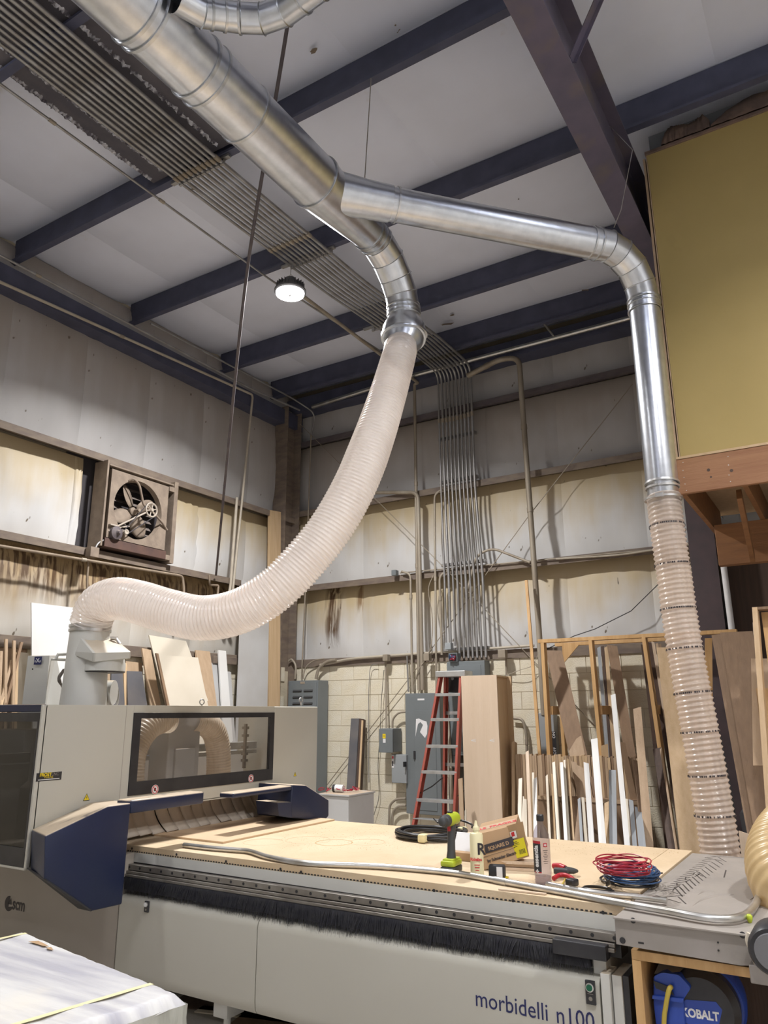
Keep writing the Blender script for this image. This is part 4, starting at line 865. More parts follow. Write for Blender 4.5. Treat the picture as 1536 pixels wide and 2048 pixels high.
# ---------------- gantry
GX, GY0, GY1, GZ = -4.10, 2.835, 5.53, 1.757
wy0, wy1, wz0, wz1 = 3.503, 4.935, 1.193, 1.708         # outer window frame
iy0, iy1, iz0, iz1 = 3.565, 4.885, 1.275, 1.672         # glass
gan = obj('gantry_frame', box(B(), GX-0.9, GX-0.86, GY0+0.05, GY1-0.05, 0.9, 1.0), 'cream', cnc)
# front face built round the window opening
bm = B(); t = 0.03
box(bm, GX-t, GX, GY0+0.02, wy0-0.001, 0.86, GZ-0.001); obj('gantry_front', bm, 'cream', cnc)
bm = B(); box(bm, GX-t, GX, wy0, wy1, wz1+0.001, GZ-0.001); box(bm, GX-t, GX, wy0, wy1, 1.10, wz0-0.001); box(bm, GX-t, GX, wy0-0.0005, wy1+0.0005, 1.108, 1.112); obj('gantry_front', bm, 'cream', cnc)
bm = B(); box(bm, GX-t, GX, wy1+0.001, GY1, 1.0, GZ-0.001, 0.008); obj('gantry_front', bm, 'cream', cnc)
# roof with rounded corner, ends
bm = B(); box(bm, GX-0.10, GX-t, GY0+0.02, GY1, GZ-0.03, GZ, 0.005); obj('roof_rim', bm, 'cream', cnc)
bm = B(); box(bm, GX-0.9, GX-t, GY1-0.03, GY1, 0.95, GZ, 0.01); obj('gantry_end', bm, 'cream', cnc)
bm = B()
for z in (1.15,):
    box(bm, GX-t, GX+0.001, 3.440, 3.444, 0.95, GZ-0.002)
obj('panel_seam', bm, 'cream_shade', cnc)
# window frame
bm = B()
box(bm, GX-0.02, GX+0.006, wy0, wy1, wz0, iz0); box(bm, GX-0.02, GX+0.006, wy0, wy1, iz1, wz1); box(bm, GX-0.02, GX+0.006, wy0, iy0, iz0, iz1); box(bm, GX-0.02, GX+0.006, iy1, wy1, iz0, iz1); wf = obj('window_frame', bm, 'black', cnc)
bm = B(); box(bm, GX-0.012, GX-0.008, iy0, iy1, iz0, iz1); obj('window_pane', bm, 'wglass', wf)
# interior of the head: spindle column, two hoses, beam, bright sheet behind
bm = B(); box(bm, GX-0.50, GX-0.30, 4.10, 4.42, 0.98, 1.72, 0.01); box(bm, GX-0.34, GX-0.28, 4.16, 4.36, 1.0, 1.45, 0.005); obj('spindle_column', bm, 'cabgrey', cnc)
bm = B(); box(bm, GX-0.66, GX-0.60, GY0+0.1, GY1-0.1, 1.40, 1.46, 0.004); box(bm, GX-0.63, GX-0.60, GY0+0.1, GY1-0.1, 1.36, 1.39); obj('gantry_beam', bm, 'emt', cnc)
bm = B(); box(bm, GX-0.78, GX-0.75, GY0+0.1, GY1-0.1, 0.92, 1.36); obj('rear_guard', bm, 'white', cnc)
c0 = [V((GX-0.30, 4.10, 1.66)), V((GX-0.30, 4.0, 1.655)), V((GX-0.30, 3.88, 1.60)), V((GX-0.30, 3.79, 1.48)), V((GX-0.28, 3.75, 1.33)), V((GX-0.25, 3.75, 1.10))]
bm = B(); hose(bm, c0, 0.095, 0.022, 0.003, 32, 8); obj('suction_hose', bm, 'hosein', cnc, 180)
c1 = [V((GX-0.34, 4.36, 1.66)), V((GX-0.34, 4.48, 1.64)), V((GX-0.34, 4.60, 1.57)), V((GX-0.34, 4.66, 1.45)), V((GX-0.34, 4.68, 1.30)), V((GX-0.34, 4.68, 1.10))]
bm = B(); hose(bm, c1, 0.095, 0.022, 0.003, 32, 8); obj('suction_hose', bm, 'hosein', cnc, 180)
bm = B(); tube(bm, fillet([V((GX-0.5, 3.40, 1.36)), V((GX-0.5, 3.66, 1.36)), V((GX-0.5, 3.66, 1.55)), V((GX-0.5, 3.45, 1.55))], 0.08, 6), 0.032, 10); obj('cable_chain', bm, 'black', cnc, 50)
bm = B()
for z in (1.33, 1.38, 1.43, 1.52, 1.58): box(bm, GX-0.20, GX-0.16, 4.78, 4.82, z, z+0.02)
box(bm, GX-0.19, GX-0.17, 4.79, 4.81, 1.28, 1.62); obj('valve_block', bm, 'rail', cnc)
# side facing the camera (window at the left edge of the picture)
sx = lambda px, py: ony(px, py, GY0).x
bm = B(); box(bm, -6.4, GX-0.001, GY0, GY0+0.02, 1.715, GZ+0.003, 0.006); obj('top_rail', bm, 'blue', cnc)
bm = B(); box(bm, GX-0.018, GX, GY0-0.004, GY0+0.03, 0.87, GZ-0.002, 0.004); obj('corner_trim', bm, 'cream', cnc)
zg0 = ony(30, 1694, GY0).z; zg1 = ony(30, 1443, GY0).z; xg = ony(62, 1570, GY0).x
bm = B(); box(bm, -6.4, GX-0.02, GY0-0.003, GY0+0.02, 0.875, zg0); box(bm, -6.4, GX-0.02, GY0-0.003, GY0+0.02, zg1, 1.712); box(bm, xg, GX-0.02, GY0-0.003, GY0+0.02, zg0, zg1); sf = obj('side_window_frame', bm, 'black', cnc)
bm = B(); box(bm, -6.4, xg, GY0+0.004, GY0+0.008, zg0, zg1); obj('window_pane', bm, 'wglass2', sf)
bm = B(); box(bm, -6.4, GX-0.005, GY0-0.006, GY0+0.02, 0.862, 0.873); obj('side_trim', bm, 'cream', cnc)
bm = B(); box(bm, -6.4, GX-0.01, GY0+0.03, YPn-0.002, 0.855, 0.861); obj('side_floor', bm, 'cream_shade', cnc)
# things dimly seen through the side window
bm = B(); box(bm, -5.0, -4.75, 3.3, 3.5, 0.95, 1.45, 0.01); box(bm, -5.5, -5.1, 3.4, 3.6, 1.1, 1.6, 0.02); lathe(bm, (-4.62, 3.2, 0.95), (0, 0, 1), [(0, 0.09), (0.30, 0.09), (0.34, 0.05), (0.55, 0.05)], 20); obj('tool_changer', bm, 'cabgrey', cnc, 40)
# blue bumper boxes and arms
BX = -3.75; back = V((-0.35, 0.16, -0.015))
def bumper(poly, bk, name='bumper'):
    bm = B(); vs = prism(bm, poly, bk); es = [e for e in bm.edges if e.calc_length() > 0.02]; bmesh.ops.bevel(bm, geom=es, offset=0.010, segments=3, profile=0.5, affect='EDGES'); return obj(name, bm, 'blue', cnc, 45)
P = lambda px, py, x=BX: V(onx(px, py, x))
bumper([P(90, 1671), P(215, 1612), P(262, 1606), P(244, 1809), P(182, 1823), P(158, 1806), P(88, 1759)], back)
# dark under bevel joining the box to the body
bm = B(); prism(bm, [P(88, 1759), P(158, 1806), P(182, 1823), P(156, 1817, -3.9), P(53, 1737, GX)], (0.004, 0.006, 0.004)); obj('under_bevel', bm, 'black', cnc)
def arm(y0, y1, z0, z1, dx=0.13):
    bm = B(); box(bm, BX-dx, BX, y0, y1, z0, z1, 0.012); return obj('bumper_arm', bm, 'blue', cnc, 45)
arm(P(262, 1606).y+0.002, P(409, 1583).y, P(409, 1607).z, P(409, 1583).z)
a0 = P(467, 1577).y; arm(a0, P(585, 1570).y, P(467, 1597).z, P(585, 1571).z)
bumper([P(585, 1569), P(612, 1570), P(658, 1600), P(658, 1632), P(650, 1641), P(582, 1636), P(582, 1608)], V((-0.35, 0.02, 0)))
bm = B(); prism(bm, [P(555, 1606), P(584, 1604), P(584, 1636), P(558, 1632)], (-0.25, 0.05, 0)); obj('bumper_inner', bm, 'blue', cnc)
# vinyl strip curtain below the window
yc0, yc1 = 3.52, 5.17; n_ = 15; rnd = random.Random(5)
for k in range(n_):
    ya = yc0+(yc1-yc0)*k/n_; yb_ = ya+(yc1-yc0)/n_-0.004; bm = B(); g = []; off = rnd.uniform(0, .02); lift = rnd.uniform(0, 0.012)
    for j in range(9):
        v = j/8; x = -4.20-0.17*(1-v)**0.5*0.6-0.02+0.10*v**2+off*v; x = -4.36+0.04*v+0.10*v**3+off*0.5; z = 1.13-0.225*v+lift*v
        g.append([bm.verts.new((x, ya+(yb_-ya)*i/3+0.008*math.sin(3*v+k), z+0.002*i)) for i in range(4)])
    for j in range(8):
        for i in range(3): bm.faces.new((g[j][i], g[j][i+1], g[j+1][i+1], g[j+1][i]))
    o = obj('curtain_strip', bm, 'curtain', cnc, 180); md = o.modifiers.new('thick', 'SOLIDIFY'); md.thickness = 0.003
bm = B(); box(bm, -4.40, -4.13, yc0-0.05, yc1+0.05, 1.125, 1.14); obj('curtain_rail', bm, 'curtain', cnc)
bm = B(); box(bm, -4.47, -4.45, 3.3, 5.3, 0.905, 1.12); obj('curtain_back', bm, 'black', cnc)
# stickers
def tri(px, py, s):
    c = V(onx(px, py, GX))+V((0.001, 0, 0)); bm = B(); prism(bm, [c+V((0, -s, -s*0.87)), c+V((0, s, -s*0.87)), c+V((0, 0, s*0.87))], (0.0006, 0, 0)); o = obj('warning_sticker', bm, 'black', cnc, label='yellow triangular warning sticker')
    bm = B(); k = 0.80; c2 = c+V((0.0007, 0, -s*0.03)); prism(bm, [c2+V((0, -s*k, -s*k*0.87)), c2+V((0, s*k, -s*k*0.87)), c2+V((0, 0, s*k*0.87))], (0.0006, 0, 0)); obj('yellow_field', bm, 'warn', o)
    bm = B(); c3 = c2+V((0.0008, 0, 0)); prism(bm, [c3+V((0, a*s, b*s)) for a, b in ((0.10, 0.42), (-0.14, -0.12), (-0.02, -0.12), (-0.12, -0.52), (0.18, 0.0), (0.05, 0.0), (0.2, 0.36))], (0.0005, 0, 0)); obj('lightning_bolt', bm, 'black', o)
tri(173, 1594, 0.024); tri(590, 1548, 0.020)
for px, py in ((310, 1579), (502, 1557)):
    c = V(onx(px, py, GX+0.007)); bm = B(); lathe(bm, c, (1, 0, 0), [(0, 0.030), (0.0008, 0.030)], 28); o = obj('no_entry_sticker', bm, 'textwhite', cnc, label='round red and white prohibition sticker')
    bm = B(); lathe(bm, c+V((0.0009, 0, 0)), (1, 0, 0), [(0, 0.022), (0, 0.027), (0.0005, 0.027), (0.0005, 0.022)], 28, loop=True); obox(bm, c+V((0.0012, 0, 0)), (0.0003, 0, 0), (0, 0.016, -0.016), (0, 0.0018, 0.0018)); obj('red_ring', bm, 'textred', o)
    bm = B(); box(bm, c.x+0.0009, c.x+0.0013, c.y-0.010, c.y+0.008, c.z-0.009, c.z+0.011, 0); obj('glove_symbol', bm, 'textdk', o)
c = V(onx(98, 1553, GX)); bm = B(); box(bm, GX+0.0005, GX+0.0012, c.y-0.083, c.y+0.083, c.z-0.023, c.z+0.023); o = obj('dealer_sticker', bm, 'black', cnc, label='black dealer sticker with yellow lettering')
text('FROST', 0.026, 'warn', (GX+0.0016, c.y-0.062, c.z+0.003), (0, 1, 0), (0, 0, 1), o, 'lettering', 0.0003, 1.0, None, 0.0008)
text('CNC', 0.026, 'rail', (GX+0.0016, c.y+0.012, c.z+0.003), (0, 1, 0), (0, 0, 1), o, 'lettering', 0.0003, 0.9)
text('TOOLING', 0.013, 'warn', (GX+0.0016, c.y-0.032, c.z-0.008), (0, 1, 0), (0, 0, 1), o, 'lettering', 0.0003, 1.0)
bm = B(); box(bm, GX+0.0014, GX+0.0018, c.y-0.070, c.y+0.070, c.z-0.017, c.z-0.013); obj('small_print', bm, 'textwhite', o)
# maker's logo on the lower body
pl = ony(13, 1806, YPn-0.001); bm = B(); c = V((pl.x+0.0, YPn-0.0015, pl.z)); r = 0.047
cc = c+V((0.028, 0, 0))
pts = [(cc.x+r*math.cos(a), cc.y, cc.z+r*math.sin(a)) for a in [math.radians(80+i*9) for i in range(30)]]
prism(bm, pts+[(cc.x-0.004, cc.y, cc.z-0.020), (cc.x+0.004, cc.y, cc.z+0.02)], (0, 0.0008, 0)); lg = obj('maker_logo', bm, 'textdk', cnc, label='dark maker logo')
bm = B(); prism(bm, [(cc.x-0.012, cc.y, cc.z-0.004), (cc.x+0.03, cc.y, cc.z-0.004), (cc.x+0.03, cc.y, cc.z+0.006), (cc.x+0.018, cc.y, cc.z+0.035)], (0, 0.0008, 0)); obj('logo_wing', bm, 'textdk', lg)
text('scm', 0.105, 'textdk', (cc.x+0.04, YPn-0.0015, cc.z-0.028), (1, 0, 0), (0, 0, 1), cnc, 'maker_lettering', 0.0006, 0.82, 'dark maker lettering', 0.002)
# ---------------- dust head on the gantry
hc = V((-4.55, 3.50, 0)); zt = HP[-1].z-0.02
bm = B(); lathe(bm, (HP[-1].x, HP[-1].y, 1.72), (0, 0, 1), [(0, 0.155), (0.2, 0.145), (zt-1.72, 0.132), (zt-1.72+0.03, 0.13)], 48); hd = obj('suction_tower', bm, 'cream2', cnc, 35)
hx, hy = HP[-1].x, HP[-1].y
# wedge hood leaning out to the right with a cylindrical skirt
bm = B()
top = [V((hx-0.05, hy-0.16, 2.27)), V((hx+0.10, hy-0.13, 2.27)), V((hx+0.10, hy+0.14, 2.27)), V((hx-0.05, hy+0.16, 2.27))]
hd0 = dep(186, 1328, 5.16); 
lo_ = [dep(146, 1312, 5.14), dep(186, 1326, 5.06), dep(262, 1318, 5.18), dep(240, 1290, 5.42)]
tp_ = [dep(152, 1268, 5.20), dep(156, 1267, 5.20), dep(213, 1272, 5.36), dep(205, 1270, 5.45)]
up_ = [dep(148, 1303, 5.15), dep(188, 1306, 5.05), dep(262, 1304, 5.18), dep(240, 1286, 5.42)]
vs = hexa(bm, lo_, up_); vs2 = hexa(bm, up_, tp_)
bmesh.ops.remove_doubles(bm, verts=bm.verts, dist=0.0005); bmesh.ops.recalc_face_normals(bm, faces=bm.faces)
hood = obj('hood', bm, 'cream2', cnc, 30); md = hood.modifiers.new('bev', 'BEVEL'); md.width = 0.012; md.segments = 2
cc = dep(208, 1335, 5.22); bm = B(); lathe(bm, (cc.x, cc.y, cc.z-0.03), (0, 0, 1), [(0, 0.138), (0.004, 0.142), (0.05, 0.142), (0.09, 0.13)], 40); obj('hood_skirt', bm, 'cream2', cnc, 35)
bm = B(); lathe(bm, (cc.x, cc.y, cc.z-0.036), (0, 0, 1), [(0, 0.135), (0.006, 0.143)], 40); obj('gasket', bm, 'black', cnc, 35)
bm = B(); a_ = dep(222, 1276, 5.3); tube(bm, [a_, dep(234, 1277, 5.3)], 0.014, 10); tube(bm, [dep(232, 1277, 5.3), dep(240, 1288, 5.28)], 0.010, 8); obj('cylinder', bm, 'emt', cnc, 40)
bm = B(); lathe(bm, dep(200, 1385, 5.35), RX, [(0, 0.085), (0.10, 0.085)], 28); obj('side_spout', bm, 'cream2', cnc, 35)
bm = B(); ring(bm, dep(227, 1389, 5.35), RX+UX*0.12, 0.087, 0.006, 0.014, 28); obj('spout_clamp', bm, 'emt', cnc, 35)
for (px, py, d) in ((167, 1400, 5.2), (404, 1404, 5.6), (602, 1400, 6.9)):
    c = dep(px, py, d); bm = B(); tube(bm, [c+V((0.014*math.sin(a)*0.4, 0.018*math.sin(a), 0.018*math.cos(a))) for a in [2*PI*k/16 for k in range(16)]], 0.005, 6, closed=True); tube(bm, [c-V((0, 0, 0.018)), c-V((0, 0, 0.05))], 0.006, 6); obj('lifting_eye', bm, 'emt', cnc, 50)
# electrical cabinet behind the head with blue sticker
cb0 = dep(45, 1406, 5.45); bm = B(); ct = [dep(44, 1408, 5.3), dep(91, 1408, 5.25), dep(140, 1408, 5.6), dep(96, 1408, 5.8)]
tt = [dep(56, 1312, 5.3), dep(99, 1311, 5.25), dep(112, 1311, 5.6), dep(66, 1311, 5.8)]
hexa(bm, [c-V((0, 0, 0.08)) for c in ct], tt); obj('electrical_cabinet', bm, 'cream2', cnc)
n_c = (tt[1]-tt[0]).normalized(); upc = (tt[0]-ct[0]).normalized(); fn = n_c.cross(upc)
if fn.dot(CAM-tt[0]) < 0: fn = -fn
sc = dep(77, 1321, 5.265)+fn*0.006
bm = B(); obox(bm, sc, n_c*0.031, upc*0.028, fn*0.0006); o = obj('cabinet_sticker', bm, 'textblue', cnc, label='dark blue sticker with a white X')
text('X', 0.04, 'textwhite', sc-n_c*0.012-upc*0.012+fn*0.001, n_c, upc, o, 'lettering', 0.0004, 1.0, None, 0.001)
for s_ in (-1, 1): bm = B(); obox(bm, sc+n_c*0.021*s_+fn*0.001, n_c*0.005, upc*0.0015, fn*0.0003); obox(bm, sc+n_c*0.021*s_-upc*0.008+fn*0.001, n_c*0.006, upc*0.0025, fn*0.0003); obj('printed_mark', bm, 'textwhite', o)
for px, py in ((66, 1338), (64, 1358)):
    bm = B(); lathe(bm, dep(px, py, 5.285)+fn*0.002, fn, [(0, 0.006), (0.003, 0.006)], 10); obj('bolt', bm, 'black', cnc)
bm = B(); tube(bm, [dep(100, 1318, 5.35), dep(136, 1320, 5.4)], 0.010, 8); tube(bm, [dep(112, 1318, 5.35), dep(116, 1309, 5.36), dep(136, 1308, 5.4)], 0.012, 8); obj('bracket', bm, 'cream2', cnc, 40)
rnd = random.Random(9)
bm = B()
for k in range(6):
    a = [dep(130+rnd.uniform(-3, 3), 1338, 5.3), dep(120+rnd.uniform(-4, 2), 1350+k, 5.28), dep(119+rnd.uniform(-3, 3), 1362, 5.28), dep(125+rnd.uniform(-2, 3), 1374, 5.3)]
    tube(bm, catmull(a, 5), 0.005, 6)
obj('hydraulic_hoses', bm, 'rail', cnc, 50, kind='stuff')
# ================================================================== STEEL OUTFEED TRAY
tr = thing('steel_tray', 'dusty steel outfeed tray at the right end of the router bed', 'tray', (-0.5, 4.2, 0.65))
q = [onz(1250, 1813, 0.90), onz(1394, 1702, 0.90)]
TX0 = X1+0.008; tx1 = 0.25
bm = B(); box(bm, TX0, tx1, YT0-0.155, 5.06, 0.878, 0.893); tt_ = obj('tray_top', bm, 'tray', tr)
bm = B(); prism(bm, [(TX0+0.001, YT0-0.16, 0.893), (-0.42, YT0-0.16, 0.893), (-0.42, YT0-0.16, 0.80), (ony(1480, 1930, YT0-0.16).x, YT0-0.16, ony(1480, 1930, YT0-0.16).z), (TX0+0.001, YT0-0.16, ony(1250, 1890, YT0-0.16).z)], (0, -0.006, 0)); obj('apron', bm, 'steel', tr)
bm = B(); box(bm, TX0, -0.30, YT0-0.185, YT0-0.158, 0.892, 0.897); obj('folded_edge', bm, 'tray', tr)
for px, py, r in ((1266, 1841, 0.011), (1245, 1881, 0.012), (1485, 1870, 0.012), (1436, 1885, 0.0035), (1437, 1901, 0.0035)):
    bm = B(); lathe(bm, ony(px, py, YT0-0.167), (0, -1, 0), [(0, r), (0.003, r*0.9)], 14); obj('bolt', bm, 'black', tr)
bm = B(); c = ony(1282, 1886, YT0-0.167); box(bm, c.x-0.011, c.x+0.011, YT0-0.1672, YT0-0.166, c.z-0.003, c.z+0.003); obj('slot', bm, 'black', tr)
# chevrons scraped in the dust: shallow marks that lie on the tray
bm = B()
def mark(px0, py0, px1, py1, wv=0.0035):
    a, b = onz(px0, py0, 0.8935), onz(px1, py1, 0.8935); d = (b-a).normalized(); s_ = V((-d.y, d.x, 0))*wv; quad(bm, a-s_, b-s_, b+s_, a+s_)
rnd = random.Random(4)
for k in range(15):
    f = k/14; x = 1322+88*f; y = 1782-66*f; mark(x, y, x+30-8*f, y-5+2*f, 0.004-0.0015*f)
for k in range(14):
    f = k/13; x = 1352+84*f; y = 1778-64*f; mark(x, y, x+13+4*f, y+15-5*f, 0.004-0.0015*f)
for k in range(14): x = rnd.uniform(1340, 1400); y = 1787-(x-1340)*0.75+rnd.uniform(-6, 6); mark(x, y, x+rnd.uniform(-10, 14), y+rnd.uniform(-8, 8), 0.003)
for a in ((1300, 1797, 1370, 1790), (1310, 1790, 1362, 1806), (1356, 1793, 1372, 1808), (1290, 1793, 1330, 1800), (1410, 1715, 1445, 1722), (1420, 1712, 1490, 1716), (1448, 1755, 1452, 1740)): mark(*a)
obj('scrape_marks', bm, 'scratch', tr, label='dark scrape marks in the dust', kind='stuff')
# dust ridges
bm = B()
for pts in ([(1385, 1812), (1405, 1800), (1435, 1792), (1468, 1789)], [(1395, 1790), (1410, 1783), (1430, 1785)], [(1500, 1800), (1512, 1792), (1520, 1780)]):
    pp = [onz(a, b, 0.893) for a, b in pts]; pp = catmull(pp, 5); n = len(pp); prev = None
    for i, p in enumerate(pp):
        f = math.sin(PI*(i+0.3)/(n+0.3)); q = [bm.verts.new(p+V((0, -0.022*f, 0))), bm.verts.new(p+V((0, 0, 0.008*f))), bm.verts.new(p+V((0, 0.03*f, 0)))]
        if prev: bm.faces.new((prev[0], q[0], q[1], prev[1])); bm.faces.new((prev[1], q[1], q[2], prev[2]))
        prev = q
obj('dust_ridges', bm, 'tray', tr, 180, kind='stuff')
# ================================================================== EXHAUST FAN ON THE LEFT WALL
FX = -6.93
fn_ = thing('exhaust_fan', 'dust caked belt driven exhaust fan set in the left wall', 'fan', (-7.0, 5.8, 3.55))
bm = B(); box(bm, -7.24, -7.23, 4.95, 6.5, 3.47, 4.56); obj('dark_recess', bm, 'fandk', fn_)  # near-black sheet: the shade inside the fan opening is painted on it
fy0, fy1, fz0, fz1 = 5.34, 6.19, 3.61, 4.41
fc = V((FX, (fy0+fy1)/2-0.01, (fz0+fz1)/2)); fr = 0.352
# orifice plate: ring of quads between circle and square
bm = B(); n = 48
def sq(a):
    c, s_ = math.cos(a), math.sin(a); k = 1/max(abs(c), abs(s_)); return fc.y+0.01+c*k*(fy1-fy0)/2, fc.z+s_*k*(fz1-fz0)/2
o1, o2, i1, i2 = [], [], [], []
for k in range(n):
    a = 2*PI*k/n+PI/4; y, z = sq(a); cy, cz = fc.y+math.cos(a)*fr, fc.z+math.sin(a)*fr
    o1.append(bm.verts.new((FX, y, z))); i1.append(bm.verts.new((FX, cy, cz))); i2.append(bm.verts.new((FX-0.06, fc.y+math.cos(a)*fr*0.96, fc.z+math.sin(a)*fr*0.96))); o2.append(bm.verts.new((FX-0.16, y, z)))
for k in range(n):
    j = (k+1) % n; bm.faces.new((o1[k], o1[j], i1[j], i1[k])); bm.faces.new((i1[k], i1[j], i2[j], i2[k])); bm.faces.new((o1[j], o1[k], o2[k], o2[j]))
bmesh.ops.recalc_face_normals(bm, faces=bm.faces); obj('orifice_plate', bm, 'fan', fn_)
for y0, y1, z0, z1 in ((fy0-0.07, fy0-0.045, 3.50, 4.50), (fy1+0.09, fy1+0.15, 3.47, 4.50), (fy0-0.04, fy1+0.08, 4.44, 4.46), (fy1+0.01, fy1+0.09, 3.50, 3.56), (fy1+0.01, fy1+0.09, 4.36, 4.42)):
    bm = B(); box(bm, -7.15, FX+0.005, y0, y1, z0, z1, 0.003); obj('frame_angle', bm, 'fan', fn_)
bm = B(); box(bm, -7.15, FX+0.01, fy0-0.02, fy1+0.02, 3.50, fz0-0.01, 0.004); obj('base_channel', bm, 'rust', fn_)
# louvre slats behind
for k in range(9):
    z = 3.70+k*0.085; bm = B(); obox(bm, (FX-0.20, fc.y, z), (0.02, 0, -0.02), (0, 0.36, 0), (0.001, 0, 0.001)); obj('shutter_slat', bm, 'girt_up', fn_)
# propeller with four blades
for k in range(4):
    a0_ = math.radians(118+k*90); bm = B(); g = []
    for i in range(8):
        r = 0.06+0.27*i/7; wv = 0.03+0.055*math.sin(PI*min(1, (i+0.6)/7.6))**0.8; row = []
        for j in range(4):
            s_ = (j/3-0.5)*2*wv; aa = a0_; row.append(bm.verts.new((FX-0.10+s_*0.45, fc.y+math.cos(aa)*r-math.sin(aa)*s_, fc.z+math.sin(aa)*r+math.cos(aa)*s_)))
        g.append(row)
    for i in range(7):
        for j in range(3): bm.faces.new((g[i][j], g[i][j+1], g[i+1][j+1], g[i+1][j]))
    o = obj('fan_blade', bm, 'fan', fn_, 180); md = o.modifiers.new('t', 'SOLIDIFY'); md.thickness = 0.004
bm = B(); lathe(bm, (FX-0.14, fc.y, fc.z), (1, 0, 0), [(0, 0.05), (0.06, 0.05), (0.08, 0.02), (0.16, 0.02)], 16); obj('hub', bm, 'fan', fn_, 35)
# tripod arms, pulleys, belt, motor
pc = onx(303, 1020, FX+0.05); hubc = V((FX+0.04, pc.y, pc.z))
bm = B(); tube(bm, fillet([V(onx(258, 962, FX)), V(onx(268, 957, FX+0.05)), V(onx(279, 970, FX+0.06)), V(onx(287, 1010, FX+0.03)), hubc], 0.04, 5), 0.014, 8); obj('support_arm', bm, 'fan', fn_, 50)
bm = B(); tube(bm, fillet([hubc, V(onx(322, 1042, FX+0.04)), V(onx(334, 1060, FX))], 0.04, 5), 0.013, 8); obj('support_arm', bm, 'fan', fn_, 50)
bm = B(); tube(bm, [hubc-V((0, 0.06, 0.04)), V(onx(240, 1050, FX+0.04)), V(onx(218, 1063, FX+0.0))], 0.011, 8); obj('support_arm', bm, 'fanlt', fn_, 50)
bm = B(); c = pc; rr = 0.082
tube(bm, [c+V((0, math.cos(2*PI*k/32)*rr, math.sin(2*PI*k/32)*rr)) for k in range(32)], 0.011, 6, closed=True)
for k in range(6):
    a = 2*PI*k/6+0.3; tube(bm, [c, c+V((0, math.cos(a)*rr, math.sin(a)*rr))], 0.0075, 5)
lathe(bm, c-V((0.02, 0, 0)), (1, 0, 0), [(0, 0.02), (0.04, 0.02)], 12); obj('spoked_pulley', bm, 'fanlt', fn_, 50, label='pale six spoked pulley')
ps = V(onx(252, 1064, FX+0.05)); bm = B(); lathe(bm, ps-V((0.015, 0, 0)), (1, 0, 0), [(0, 0.03), (0.008, 0.03), (0.015, 0.022), (0.022, 0.03), (0.03, 0.03), (0.03, 0.014), (0.026, 0.01)], 20); obj('motor_pulley', bm, 'fanlt', fn_, 35)
d = (c-ps); dn = V((0, -d.z, d.y)).normalized()
for s_ in (1, -1):
    bm = B(); tube(bm, [ps+dn*0.028*s_, c+dn*0.088*s_], 0.006, 6); obj('drive_belt', bm, 'fandk', fn_, 50)
mc = V(onx(232, 1066, FX+0.03)); bm = B(); lathe(bm, mc+V((-0.10, 0, 0)), (1, 0, 0), [(0, 0.04), (0.01, 0.075), (0.12, 0.075), (0.14, 0.03), (0.17, 0.014)], 22); obj('motor', bm, 'girt_up', fn_, 35)
bm = B(); box(bm, FX-0.02, FX+0.04, mc.y-0.09, mc.y+0.09, mc.z+0.075, mc.z+0.09, 0.003); obox(bm, (FX+0.03, ps.y-0.02, ps.z+0.06), (0.01, 0, 0), (0, 0.07, 0.02), (0, -0.003, 0.008)); obj('motor_mount', bm, 'fanlt', fn_)
# small items and pipes near the fan
jb = lambda px, py, w_, h_, y, m, label, dpt=0.08: tag(obj('junction_box', box(B(), ony(px, py, y).x-w_/2, ony(px, py, y).x+w_/2, y-dpt, y, ony(px, py, y).z-h_/2, ony(px, py, y).z+h_/2, 0.004), m, None), label, 'junction box')
bm = B(); p = onx(184, 1105, -6.95); box(bm, -6.99, -6.90, p.y-0.055, p.y+0.055, p.z-0.055, p.z+0.055, 0.004); tag(obj('junction_box', bm, 'fan', None), 'dusty square box on the girt just left of the fan', 'junction box')
conduit([onx(190, 1098, -6.93), onx(196, 1086, -6.93), onx(210, 1079, -6.95)], 0.010, 'conduit', 'short curved cable between the dusty box and the fan', None, 0.04, name='flexible_conduit')
conduit([onx(178, 1115, -6.94), onx(174, 1160, -6.94), onx(176, 1230, -6.94)], 0.012, 'pipe', 'thin conduit dropping from the dusty box beside the fan', None, 0.04)
conduit([(-6.90, -1, 3.28), V(onx(0, 1092, -6.90)), V(onx(365, 1152, -6.90)), V(onx(368, 1180, -6.90)), V(onx(366, 1215, -6.90))], 0.016, 'pipe', 'long brown pipe running below the girt on the left wall', None, 0.05, [(1, 0.4)], name='air_pipe')
conduit([onx(418, 1150, -6.92), onx(420, 1170, -6.92), onx(437, 1171, -6.92), onx(434, 1205, -6.92), onx(432, 1225, -6.92)], 0.014, 'pipe', 'jogged brown pipe under the slanting pipe', None, 0.02, [(3, 0.3)], name='air_pipe')
conduit([onx(367, 1190, -6.92), onx(433, 1199, -6.92)], 0.013, 'pipe', 'upper of two short level pipes left of the valve', None, name='air_pipe')
conduit([onx(378, 1209, -6.92), onx(432, 1220, -6.92)], 0.013, 'pipe', 'lower of two short level pipes left of the valve', None, name='air_pipe')
conduit([onx(436, 1190, -6.92), onx(440, 1214, -6.92), onx(456, 1217, -6.92)], 0.014, 'pipe', 'short brown pipe entering the valve', None, 0.03, name='air_pipe')
vv = thing('valve', 'dark brass valve at the foot of the pale pipes on the left wall', 'valve', onx(458, 1217, -6.9))
bm = B(); c = onx(458, 1217, -6.9); lathe(bm, c-V((0, 0, 0.06)), (0, 0, 1), [(0, 0.02), (0.02, 0.035), (0.07, 0.035), (0.09, 0.02), (0.12, 0.02)], 12); obj('body', bm, 'girt_up', vv, 40)
